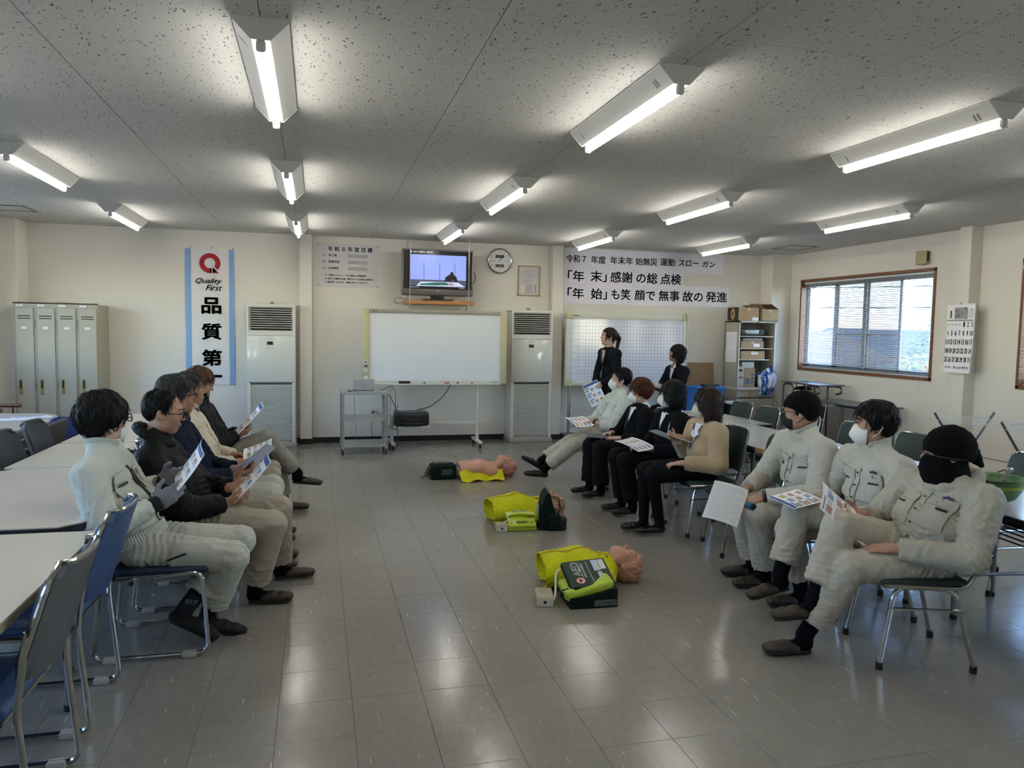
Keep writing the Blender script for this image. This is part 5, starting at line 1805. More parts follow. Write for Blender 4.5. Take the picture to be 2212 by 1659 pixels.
 def strands(self, c, F, amp, nf, seed):
  """hair locks running down from the crown"""
  idx = np.nonzero(np.abs(self.a) < .03)
  P = np.stack([self.ax[i][idx[i]] for i in range(3)], 1) - np.asarray(c, np.float32)
  q = [P @ np.asarray(F[i], np.float32) for i in range(3)]
  th = np.arctan2(q[0], q[1])
  r = np.random.RandomState(seed)
  ph = r.uniform(0, 6.28, 4)
  w = np.sin(nf * th + 2.2 * np.sin(14 * q[2] + ph[0]) + 1.2 * np.sin(5 * th + ph[1])) + .6 * np.sin(nf * 1.9 * th + 1.5 * np.sin(20 * q[2] + ph[2]))
  self.a[idx] -= amp * (1 - np.abs(w)).astype(np.float32)
  return self
 def arrays(self):
  a = self.a
  ins = a < 0
  n = ins.shape
  c = np.zeros((n[0] - 1, n[1] - 1, n[2] - 1), np.uint8)
  for i in (0, 1):
   for j in (0, 1):
    for k in (0, 1):
     c += ins[i:n[0] - 1 + i, j:n[1] - 1 + j, k:n[2] - 1 + k]
  act = (c > 0) & (c < 8)
  ci = np.nonzero(act)
  N = len(ci[0])
  idm = np.full(act.shape, -1, np.int32)
  idm[ci] = np.arange(N, dtype=np.int32)
  cv = {}
  for i in (0, 1):
   for j in (0, 1):
    for k in (0, 1):
     cv[(i, j, k)] = a[ci[0] + i, ci[1] + j, ci[2] + k]
  acc = np.zeros((N, 3), np.float32)
  cnt = np.zeros(N, np.float32)
  keys = list(cv)
  for p in keys:
   for ax in range(3):
    if p[ax]:
     continue
    q = list(p)
    q[ax] = 1
    q = tuple(q)
    d0, d1 = cv[p], cv[q]
    m = (d0 < 0) != (d1 < 0)
    t = np.where(m, d0 / np.where(m, d0 - d1, 1), 0)
    for x in range(3):
     acc[:, x] += np.where(m, p[x] + (t if x == ax else 0), 0)
    cnt += m
  V = (np.stack(ci, 1) + acc / np.maximum(cnt, 1)[:, None]) * self.h + self.lo
  Q = []
  for ax in range(3):
   o1, o2 = [(1, 2), (2, 0), (0, 1)][ax]
   s0 = [slice(None)] * 3
   s1 = [slice(None)] * 3
   s0[ax] = slice(0, -1)
   s1[ax] = slice(1, None)
   e = ins[tuple(s0)] != ins[tuple(s1)]
   ei = np.nonzero(e)
   ok = (ei[o1] > 0) & (ei[o2] > 0) & (ei[o1] < n[o1] - 1) & (ei[o2] < n[o2] - 1)
   ei = [x[ok] for x in ei]
   def cell(d1, d2):
    q = [None] * 3
    q[ax] = ei[ax]
    q[o1] = ei[o1] - d1
    q[o2] = ei[o2] - d2
    return idm[tuple(q)]
   quad = np.stack([cell(1, 1), cell(0, 1), cell(0, 0), cell(1, 0)], 1)
   fl = ~ins[tuple(s0)][tuple(ei)]
   quad[fl] = quad[fl][:, ::-1]
   Q.append(quad)
  return V.astype(np.float32), np.concatenate(Q).astype(np.int32)
 def build(self, name, m, parent, org, label=None, relax=1):
  V, Q = self.arrays()
  for _ in range(relax):        # one light smoothing pass
   acc = np.zeros_like(V)
   cnt = np.zeros(len(V), np.float32)
   for i in range(4):
    np.add.at(acc, Q[:, i], V[Q[:, (i + 1) % 4]])
    np.add.at(cnt, Q[:, i], 1)
    np.add.at(acc, Q[:, i], V[Q[:, (i + 3) % 4]])
    np.add.at(cnt, Q[:, i], 1)
   V = .5 * V + .5 * acc / np.maximum(cnt, 1)[:, None]
  o = mesh_np(name, V - np.asarray(org, np.float32), Q, m, parent)
  o['_n'] = 0
  del o['_n']
  if label:
   o['label'] = label
  self.V = V
  return o
def mesh_np(name, V, Q, m, parent):
 me = bpy.data.meshes.new(name)
 nq = len(Q)
 me.vertices.add(len(V))
 me.vertices.foreach_set('co', np.ascontiguousarray(V, np.float32).ravel())
 me.loops.add(nq * 4)
 me.loops.foreach_set('vertex_index', np.ascontiguousarray(Q, np.int32).ravel())
 me.polygons.add(nq)
 me.polygons.foreach_set('loop_start', np.arange(0, nq * 4, 4, dtype=np.int32))
 me.polygons.foreach_set('use_smooth', np.ones(nq, bool))
 me.update(calc_edges=True)
 me.validate()
 me.materials.append(m)
 return link(name, me, parent)
# ============================================================ PEOPLE
M_SKIN = {
 'a': mat('skin_tan', 'a67e68', rough=.5, spec=.35, var=.10, vscale=14, bump=.06, bscale=220),
 'b': mat('skin_fair', 'bb9683', rough=.5, spec=.35, var=.08, vscale=14, bump=.04, bscale=220),
 'c': mat('skin_ruddy', 'a1745c', rough=.5, spec=.35, var=.14, vscale=18, bump=.08, bscale=200)}
M_HAIR = {
 'black': mat('hair_black', '0a090a', rough=.5, spec=.18, var=.3, vscale=60, bump=.6, bscale=120, stretch=(1, 1, .12)),
 'grey': mat('hair_grey', '19191a', rough=.55, spec=.2, col2='3d3d3f', vscale=40, bump=.6, bscale=120, stretch=(1, 1, .2)),
 'brown': mat('hair_brown', '3a2418', rough=.5, spec=.3, col2='563620', vscale=30, bump=.6, bscale=120, stretch=(1, 1, .12)),
 'redbrown': mat('hair_redbrown', '33180f', rough=.48, spec=.2, col2='4d2414', vscale=30, bump=.5, bscale=120, stretch=(1, 1, .12)),
 'darkbrown': mat('hair_darkbrown', '1e1512', rough=.48, spec=.2, col2='2b1d16', vscale=30, bump=.5, bscale=120, stretch=(1, 1, .12))}
def cloth(name, col, rough=.85, var=.08, sheen=.0, b=.25, sc=350):
 return mat(name, col, rough=rough, spec=.12, var=var, vscale=7, sheen=sheen, bump=b, bscale=sc)
M_MINT = cloth('mint_workwear', 'bcbfb4')
M_MINT2 = cloth('mint_trousers', 'b5b6aa')
M_PALEWK = cloth('pale_workwear', 'b3aea2', var=.1)
M_PALEWK2 = cloth('pale_work_trousers', 'b2ab9c', var=.1)
M_BEIGEWK = cloth('beige_worn_workwear', 'a8a293', var=.16)
M_BEIGETR = cloth('beige_trousers', 'a3998a', var=.16)
M_CREAMJ = cloth('cream_jacket', 'cabfab', var=.1)
M_PUFF = cloth('black_puffer', '111213', rough=.55, var=.15)
M_NAVY = cloth('navy_coat', '141b2c', var=.15)
M_BLKJ = cloth('black_jacket', '121315', rough=.6, var=.2)
M_SUIT = cloth('black_suit', '0d0e13', rough=.7)
M_KNIT = cloth('black_knit', '0e0f12', rough=.95, b=.5, sc=500)
M_BEIGEK = cloth('beige_cardigan', 'ab9373', rough=.95, sheen=.3, b=.6, sc=420)
M_BLKTR = cloth('black_trousers', '0b0b0e', rough=.75)
M_SOCK = cloth('black_sock', '0c0d11', rough=.95, b=.4)
M_SOCKG = cloth('charcoal_sock', '24252a', rough=.95, b=.4)
M_SLIP = mat('brown_slipper', '33291f', rough=.55, var=.15, vscale=9, bump=.15, bscale=90)
M_SOLE = mat('dark_sole', '17130f', rough=.7)
M_BLKSH = mat('black_shoe', '0c0c0d', rough=.5, bump=.1)
M_MASKW = mat('mask_white', 'd3d2ce', rough=.85, bump=.1, bscale=300)
M_BLKM = mat('mask_black', '0d0d0f', rough=.8)
M_SHIRT = mat('white_shirt', 'cfcfd2', rough=.8, bump=.15)
M_EYE = mat('eye_dark', '0d0a09', rough=.15)
M_BROW = mat('brow_dark', '1d1714', rough=.8)
M_LIP = mat('lip', '80544a', rough=.5)
M_KNITCAP = cloth('black_fleece', '0a0a0c', rough=.95, b=.5, sc=400)

def frame(f, up=(0, 0, 1)):
 """rows: left, forward, up"""
 f = nz(f)
 up = np.asarray(up, float)
 u = nz(up - (up @ f) * f)
 l = np.cross(u, f)
 return np.array([l, f, u])
def head_frame(yaw, pitch, roll=0.0):
 a, p = R_(yaw), R_(pitch)
 f = np.array([math.cos(a) * math.cos(p), math.sin(a) * math.cos(p), math.sin(p)])
 F = frame(f)
 if roll:
  r = R_(roll)
  l = F[0] * math.cos(r) + F[2] * math.sin(r)
  u = F[2] * math.cos(r) - F[0] * math.sin(r)
  F = np.array([l, F[1], u])
 return F
def add_head(S, c, F, s=1.0, jaw=1.0, mouth=False):
 l, f, u = F
 P = lambda a, b, d: c + s * (a * l + b * f + d * u)
 S.ell(P(0, -.012, .028), F, (.075 * s, .096 * s, .092 * s), .012)
 S.ell(P(0, .022, -.035), F, (.061 * s * jaw, .066 * s, .078 * s), .03)
 S.ell(P(0, .058, -.088), F, (.026 * s * jaw, .022 * s, .022 * s), .03)
 for k in (-1, 1):
  S.ell(P(k * .038, .055, -.022), F, (.022 * s, .02 * s, .024 * s), .025)
  S.ell(P(k * .045 * jaw, .005, -.07), F, (.02 * s, .03 * s, .022 * s), .03)
 S.ell(P(0, .078, .032), F, (.048 * s, .014 * s, .013 * s), .016)
 S.cap(P(0, .084, .016), P(0, .106, -.022), .0075 * s, .0105 * s, .012)
 for k in (-1, 1):
  S.ell(P(k * .012, .097, -.026), F, (.008 * s, .009 * s, .007 * s), .008)
  S.ell(P(k * .031, .099, .012), F, (.017 * s, .014 * s, .010 * s), .010, 's')
  S.ell(P(k * .029, .083, .011), F, (.0125 * s, .0115 * s, .0085 * s), .003)
 S.ell(P(0, .087, -.052), F, (.021 * s, .011 * s, .0065 * s), .008)
 S.ell(P(0, .085, -.064), F, (.018 * s, .011 * s, .007 * s), .008)
 if mouth:
  S.ell(P(0, .098, -.058), F, (.013 * s, .018 * s, .0055 * s), .004, 's')
 for k in (-1, 1):
  ef = nz(f * .96 + u * .0 - l * k * .28)
  E = np.array([np.cross(u, ef), ef, u])
  S.ell(P(k * .077, -.012, -.008), E, (.0075 * s, .019 * s, .031 * s), .006)
  S.ell(P(k * .085, -.006, -.006), E, (.005 * s, .009 * s, .017 * s), .004, 's')
def add_hand(S, w, d, n, side, curl=25, spread=.9, r=1.0, thumb=1.0, k=.004):
 """w wrist, d direction of the hand, n palm normal, side +1 when the thumb lies along n x d"""
 d = nz(d)
 n = nz(np.asarray(n) - (np.asarray(n) @ d) * d)
 t = np.cross(n, d) * side
 w = np.asarray(w, float)
 S.ecap(w - d * .02, w + d * .03, t, (.028 * r, .021 * r), (.036 * r, .016 * r), .012)
 S.ecap(w + d * .03, w + d * .083, t, (.037 * r, .0155 * r), (.039 * r, .0135 * r), .010)
 for i, (off, ln) in enumerate(((.029, .070), (.0095, .080), (-.0105, .074), (-.029, .058))):
  p = w + d * (.086 - .006 * abs(i - 1.2)) + t * off * spread
  dirv = d + t * (off * 2.2 * (spread - .6))
  ang = 0.0
  rr = .0088 * r * (1 if i < 3 else .88)
  for j, (fr, bend) in enumerate(((.45, .6), (.30, 1.0), (.25, .8))):
   ang += R_(curl) * bend
   dv = nz(nz(dirv) * math.cos(ang) + n * math.sin(ang))
   q = p + dv * ln * fr * r
   S.cap(p, q, rr, rr * .93, k)
   p = q
   rr *= .93
 b = w + d * .028 + t * .026 * r
 d1 = nz(d * .62 + t * .72 + n * .35 * thumb)
 m = b + d1 * .042 * r
 d2 = nz(d * .85 + t * .25 + n * .45 * thumb)
 S.cap(w + d * .02 + t * .012, b, .016 * r, .0145 * r, .012)
 S.cap(b, m, .0135 * r, .0105 * r, .008)
 S.cap(m, m + d2 * .032 * r, .0105 * r, .0085 * r, k)
def hair_cut(pts):
 fs, us = zip(*pts)
 def ex(x0, x1, x2, d):
  return np.maximum(d, (np.interp(x1, fs, us).astype(np.float32) - x2) * .8)
 return ex
def locks(S, cc, F, s, g, rr, n, lift, lowb):
 """locks of hair lying on the head from the crown outwards"""
 l, f, u = F
 fs = [a for a, b in lowb]
 us = [b for a, b in lowb]
 for i in range(n):
  th = rr.uniform(-math.pi, math.pi)
  ph = rr.uniform(.1, 1.3)
  ln = rr.uniform(.3, .6)
  sw = rr.uniform(-.5, .5)
  pts = []
  for k in range(4):
   p_ = ph + ln * k / 3
   t_ = th + sw * k / 3 * .5
   e = 1 + (.02 + .05 * lift * k / 3 * rr.uniform(.2, 1.4))
   x = ((.074 + g) * math.sin(p_) * math.sin(t_), (.095 + g) * math.sin(p_) * math.cos(t_), (.090 + g) * math.cos(p_))
   pts.append((x, e))
  if pts[-1][0][2] * s + .03 * s < np.interp(pts[-1][0][1] * s - .014 * s, fs, us) - .012 * s:
   continue
  W = [cc + s * e * (x[0] * l + x[1] * f + x[2] * u) for x, e in pts]
  r_ = (.009, .0095, .007, .003)
  for k in range(3):
   S.cap(W[k], W[k + 1], r_[k] * s, r_[k + 1] * s, .005)
def add_hair(S, c, F, style, s=1.0, seed=1, face=.03):
 l, f, u = F
 P = lambda a, b, d: c + s * (a * l + b * f + d * u)
 rr = np.random.RandomState(seed)
 if style in ('short', 'thin', 'messy', 'bowl', 'fringe', 'pixie'):
  lowb = {'short': [(-.13, -.085), (-.055, -.075), (-.03, -.02), (.015, -.02), (.03, .02), (.06, .055), (.09, .075)],
    'thin': [(-.13, -.08), (-.05, -.07), (-.03, -.015), (.02, -.01), (.03, .04), (.045, .085), (.06, .12)],
    'messy': [(-.13, -.095), (-.055, -.085), (-.03, -.025), (.018, -.025), (.035, .015), (.07, .045), (.1, .055)],
    'bowl': [(-.14, -.10), (-.05, -.085), (-.03, -.035), (.015, -.03), (.04, .0), (.075, .015), (.12, .02)],
    'pixie': [(-.14, -.105), (-.05, -.095), (-.035, -.045), (.008, -.04), (.03, .0), (.06, .022), (.12, .03)],
    'fringe': [(-.13, -.09), (-.05, -.075), (-.03, -.02), (.02, -.015), (.035, .015), (.07, .045), (.12, .05)]}[style]
  lowb = [(a * s, b * s) for a, b in lowb]
  g = {'short': .006, 'thin': .003, 'messy': .014, 'bowl': .022, 'fringe': .012, 'pixie': .02}[style]
  cc = P(0, -.014, .03)
  sh = [(a + .014 * s, b - .03 * s) for a, b in lowb]
  S.ell(cc, F, ((.078 + g) * s, (.099 + g) * s, (.094 + g) * s), .01, extra=hair_cut(sh))
  locks(S, cc, F, s, g, rr, {'short': 70, 'thin': 34, 'messy': 90, 'bowl': 70, 'fringe': 90, 'pixie': 60}[style], {'short': .35, 'thin': .25, 'messy': 1.0, 'bowl': .35, 'fringe': .7, 'pixie': .2}[style], lowb)
  S.strands(cc, F, .0016, 23, seed)
 elif style in ('bob', 'longbob', 'shortbob', 'ponytail'):
  low = {'bob': -.118, 'longbob': -.155, 'shortbob': -.085, 'ponytail': -.075}[style]
  g = {'bob': .017, 'longbob': .016, 'shortbob': .02, 'ponytail': .007}[style]
  cc = P(0, -.014, .03)
  pts = [(-.16, low), (face - .012, low + .01), (face + .012, .0), (face + .03, .025), (.2, .03)]
  if style == 'ponytail':
   pts = [(-.16, -.06), (-.045, -.055), (-.03, -.03), (.012, -.03), (.03, .0), (.055, .05), (.085, .068), (.2, .075)]
  pts = [(a * s, b * s) for a, b in pts]
  sh = [(a + .014 * s, b - .03 * s) for a, b in pts]
  S.ell(cc, F, ((.078 + g) * s, (.1 + g) * s, (.094 + g) * s), .012, extra=hair_cut(sh))
  if style != 'ponytail':
   F3 = F
   def ex(x0, x1, x2, d):
    d = np.maximum(d, np.interp(x1, [p[0] + .014 * s for p in pts], [p[1] + .0 * s for p in pts]).astype(np.float32) - x2 - .045 * s)
    # leave the neck and face free in front
    return np.maximum(d, -np.maximum(np.maximum(np.abs(x0) - .062 * s, -(x1 - .0 * s)), x2 - .0))
   S.ell(P(0, -.016, -.045), F, ((.081 + g) * s, (.088 + g) * s, (-low + .02) * s), .02, extra=ex)
   if style in ('bob', 'longbob'):
    for k in (-1, 1):
     S.ecap(P(k * .078, face - .012, .02), P(k * .083, face - .006, low + .015), f, (.024 * s, .013), (.020 * s, .010), .012)
  else:
   a0 = P(0, -.115, .045)
   S.cap(P(0, -.1, .05), a0, .02, .022, .01)
   S.cap(a0, P(.0, -.142, .0), .022, .024, .01)
   S.cap(P(0, -.142, .0), P(0, -.135, -.10), .024, .019, .01)
   S.cap(P(0, -.135, -.10), P(0, -.118, -.19), .019, .006, .01)
   for k in (-1, 1):
    S.ecap(P(k * .072, .052, .035), P(k * .074, .045, -.06), f, (.010, .005), (.005, .003), .006)
  S.strands(cc, F, .0034, 30, seed)
def strands_on(V, hc, F, s, style, seed, m, parent, org, n=340):
 """fine loose strands lying on the hair, following its fall"""
 l, f, u = F
 rr = np.random.RandomState(seed + 100)
 cc = hc + s * (-.014 * f + .03 * u)
 crown = cc + s * (.11 * u - .03 * f)
 P = V[rr.randint(0, len(V), n)].astype(float)
 mess = {'messy': 1.0, 'fringe': .7, 'bowl': .5, 'thin': .3, 'short': .4}.get(style, .25)
 D = P - cc
 low = (D @ u < -.01) & (style in ('bob', 'longbob', 'ponytail'))
 N = D / np.linalg.norm(D, axis=1)[:, None]
 N[low] -= (N[low] @ u)[:, None] * u
 N /= np.linalg.norm(N, axis=1)[:, None]
 T = P - crown + rr.normal(size=(n, 3)) * .02
 T[low] = -u + rr.normal(size=(low.sum(), 3)) * .06
 T -= (np.sum(T * N, 1))[:, None] * N
 T /= np.linalg.norm(T, axis=1)[:, None]
 B = np.cross(N, T)
 L = rr.uniform(.03, .06, n) * s
 cur = np.where(low, 0.0, 4.6)
 lift = rr.uniform(.0, .006, n) * mess + .0008
 rings = []
 for k, (t, w) in enumerate(((-.3, .0005), (.2, .0017), (.7, .0014), (1.0, .0003))):
  d = (L * t)[:, None]
  c = P + T * d + N * (.0008 + lift * max(0, t) * 1.6 - cur * (L * t) ** 2 * .85)[:, None]
  rings.append(np.stack([c + B * w, c - B * w, c + N * w * 1.2], 1))
 A = np.stack(rings, 1)                       # n, 4 rings, 3 corners
 idx = np.arange(n)[:, None, None] * 12 + np.array([[r * 3 + a, r * 3 + (a + 1) % 3, (r + 1) * 3 + (a + 1) % 3, (r + 1) * 3 + a] for r in range(3) for a in range(3)])[None]
 o = mesh_np('hair_strands', A.reshape(-1, 3) - org, idx.reshape(-1, 4), m, parent)
 o['kind'] = 'stuff'
def glasses(c, F, parent, org, col, s=1.0, half=False):
 l, f, u = F
 P = lambda a, b, d: c + s * (a * l + b * f + d * u) - org
 g = MB()
 for k in (-1, 1):
  ring = []
  for i in range(16):
   a = 2 * math.pi * i / 16
   x, z = .026 * math.copysign(abs(math.cos(a)) ** .6, math.cos(a)), .018 * math.copysign(abs(math.sin(a)) ** .7, math.sin(a))
   ring.append(P(k * .034 + x, .112 - abs(k * .034 + x) * .12, .004 + z))
  g.tube(ring, .0022 if half else .003, 6, closed=True)
  g.tube([P(k * .061, .104, .01), P(k * .074, .06, .008), P(k * .080, -.005, .006), P(k * .076, -.03, -.012)], [.003, .003, .0025, .002], 6)
 g.tube([P(-.01, .112, .008), P(.01, .112, .008)], .0025, 6)
 o = g.build('glasses', col, parent)
 lens = MB()
 for k in (-1, 1):
  pts = [P(k * .034 + .024 * math.copysign(abs(math.cos(a)) ** .6, math.cos(a)), .111 - abs(k * .034) * .12, .004 + .016 * math.copysign(abs(math.sin(a)) ** .7, math.sin(a))) for a in [2 * math.pi * i / 12 for i in range(12)]]
  n = len(lens.v)
  lens.v.extend(tuple(p) for p in pts)
  lens.f.append(tuple(range(n, n + 12)))
  lens.smooth.append(False)
 lens.build('lens', M_GLASS, o)
def mask(c, F, parent, org, m, s=1.0, big=1.0, pointy=0.0):
 l, f, u = F
 P = lambda a, b, d: c + s * (a * l + b * f + d * u)
 S = SDF(c - .16 * s, c + .16 * s, .004)
 def ex(x0, x1, x2, d):
  d = np.maximum(d, .008 * s - x1)
  return np.maximum(d, x2 - (.052 - .30 * np.abs(x0)) * s)
 S.ell(P(0, .032, -.052), F, (.067 * s * big, (.076 + .012 * pointy) * s, .066 * s * big), .008, extra=ex)
 if pointy:
  S.cap(P(0, .09, -.015), P(0, .107, -.06), .012 * s, .014 * s, .03)
  S.cap(P(0, .107, -.06), P(0, .085, -.1), .014 * s, .012 * s, .02)
 else:
  S.cap(P(0, .09, -.01), P(0, .108, -.03), .01 * s, .012 * s, .025)
 o = S.build('face_mask', m, parent, org)
 st = MB()
 for k in (-1, 1):
  st.tube([P(k * .062, .04, -.02) - org, P(k * .079, .005, .014) - org, P(k * .087, -.022, .02) - org, P(k * .088, -.034, -.006) - org, P(k * .081, -.02, -.034) - org, P(k * .060, .03, -.078) - org], .0022, 6)
 st.build('ear_loop', m, o)
def shoe(S0, parent, org, an, d, kind, sole_n=(0, 0, 1), s=1.0, name='slipper'):
 """an = ankle, d = toe direction, up = sole normal"""
 F = frame(d, sole_n)
 l, f, u = F
 an = np.asarray(an, float)
 base = an - u * .085 * s - f * .045 * s        # heel on the sole
 P = lambda a, b, c: base + s * (a * l + b * f + c * u)
 m = {'slip': M_SLIP, 'black': M_BLKSH, 'clog': mat('black_knit_clog', '0b0b0d', rough=.8, bump=.8, bscale=130), 'sandal': mat('dark_sandal', '17181c', rough=.6), 'mary': mat('black_leather', '0b0b0c', rough=.25)}[kind]
 S = SDF(base - .3 * s, base + .3 * s, .0065)
 top = {'slip': .05, 'black': .055, 'clog': .052, 'sandal': .045, 'mary': .045}[kind]
 S.ecap(P(0, .10, .025), P(0, .195, .028), l, (.041 * s, .03 * s), (.045 * s, .026 * s), .015)
 S.ecap(P(0, .195, .028), P(0, .235, .026), l, (.045 * s, .026 * s), (.036 * s, .021 * s), .012)
 S.ecap(P(0, .105, .02), P(0, .14, top - .012), l, (.040 * s, .03 * s), (.038 * s, .026 * s), .015)
 if kind in ('black', 'mary', 'clog'):
  S.ecap(P(0, .02, .03), P(0, .10, .03), l, (.034 * s, .03 * s), (.037 * s, .03 * s), .012)
  if kind == 'black':
   S.ecap(P(0, .03, .05), P(0, .08, .055), l, (.032 * s, .02 * s), (.034 * s, .02 * s), .012)
 S.plane_cut(P(0, 0, .012), -u)
 o = S.build(name, m, parent, org)
 so = SDF(base - .3 * s, base + .3 * s, .008)
 for (a, b, ra, rb) in ((.02, .10, .034, .035), (.10, .20, .036, .045), (.20, .235, .045, .038)):
  so.ecap(P(0, a, .008), P(0, b, .008), l, (ra * s, .012 * s), (rb * s, .012 * s), .008)
 so.plane_cut(P(0, 0, .0), -u)
 so.build('sole', M_SOLE, o, org)
 return o
def foot_body(S, an, d, sole_n=(0, 0, 1), s=1.0):
 F = frame(d, sole_n)
 l, f, u = F
 base = np.asarray(an) - u * .085 * s - f * .045 * s
 P = lambda a, b, c: base + s * (a * l + b * f + c * u)
 S.ecap(P(0, .03, .04), P(0, .12, .035), l, (.027 * s, .028 * s), (.033 * s, .026 * s), .015)
 S.ecap(P(0, .12, .03), P(0, .20, .026), l, (.034 * s, .02 * s), (.034 * s, .014 * s), .012)
 S.cap(np.asarray(an), P(0, .035, .045), .032 * s, .03 * s, .02)
def collar(nb, ax, fwd, parent, org, m, r0=.062, r1=.078, h=.05, gap=40, dip=.02, name='collar', th=.006, point=0.0):
 F = frame(ax, fwd)            # rows: left, axis, fwd-ish
 axv = nz(ax)
 fw = nz(np.asarray(fwd) - (np.asarray(fwd) @ axv) * axv)
 lf = np.cross(axv, fw)
 def fn(u, v):
  a = R_(gap / 2 + (360 - gap) * u)
  r = r0 + (r1 - r0) * v
  fr = math.cos(a)
  hh = h * (v - .35) - dip * max(0, fr) - point * max(0, fr - .6) * v
  p = nb + axv * hh + r * (fr * fw * 1.05 + math.sin(a) * lf)
  return p - org
 return MB().sheet(fn, 26, 4, th).build(name, m, parent)
def patch(V, org, o, d, upv, w, h, m, parent, name='pocket', off=.004, th=.004, nu=6, nv=6, cmax=.165):
 """a flat piece laid onto a garment: every point is dropped onto the garment's surface along -d"""
 d = nz(d)
 upv = nz(np.asarray(upv) - (np.asarray(upv) @ d) * d)
 sd = np.cross(upv, d)
 o = np.asarray(o, float)
 rel = V - o.astype(np.float32)
 a, b, c = rel @ sd, rel @ upv, rel @ d
 m0 = (a * a + b * b < .03 ** 2) & (c > -.02) & (c < cmax)
 last = [float(np.max(c[m0])) if m0.any() else .08]
 def fn(u, v):
  x, y = (u - .5) * w, (.5 - v) * h
  m_ = ((a - x) ** 2 + (b - y) ** 2 < .013 ** 2) & (c > -.02) & (c < cmax)
  if m_.any():
   last[0] = float(np.max(c[m_]))
  z = last[0]
  return tuple(o + sd * x + upv * y + d * (z + off) - org)
 return MB().sheet(fn, nu, nv, th).build(name, m, parent)

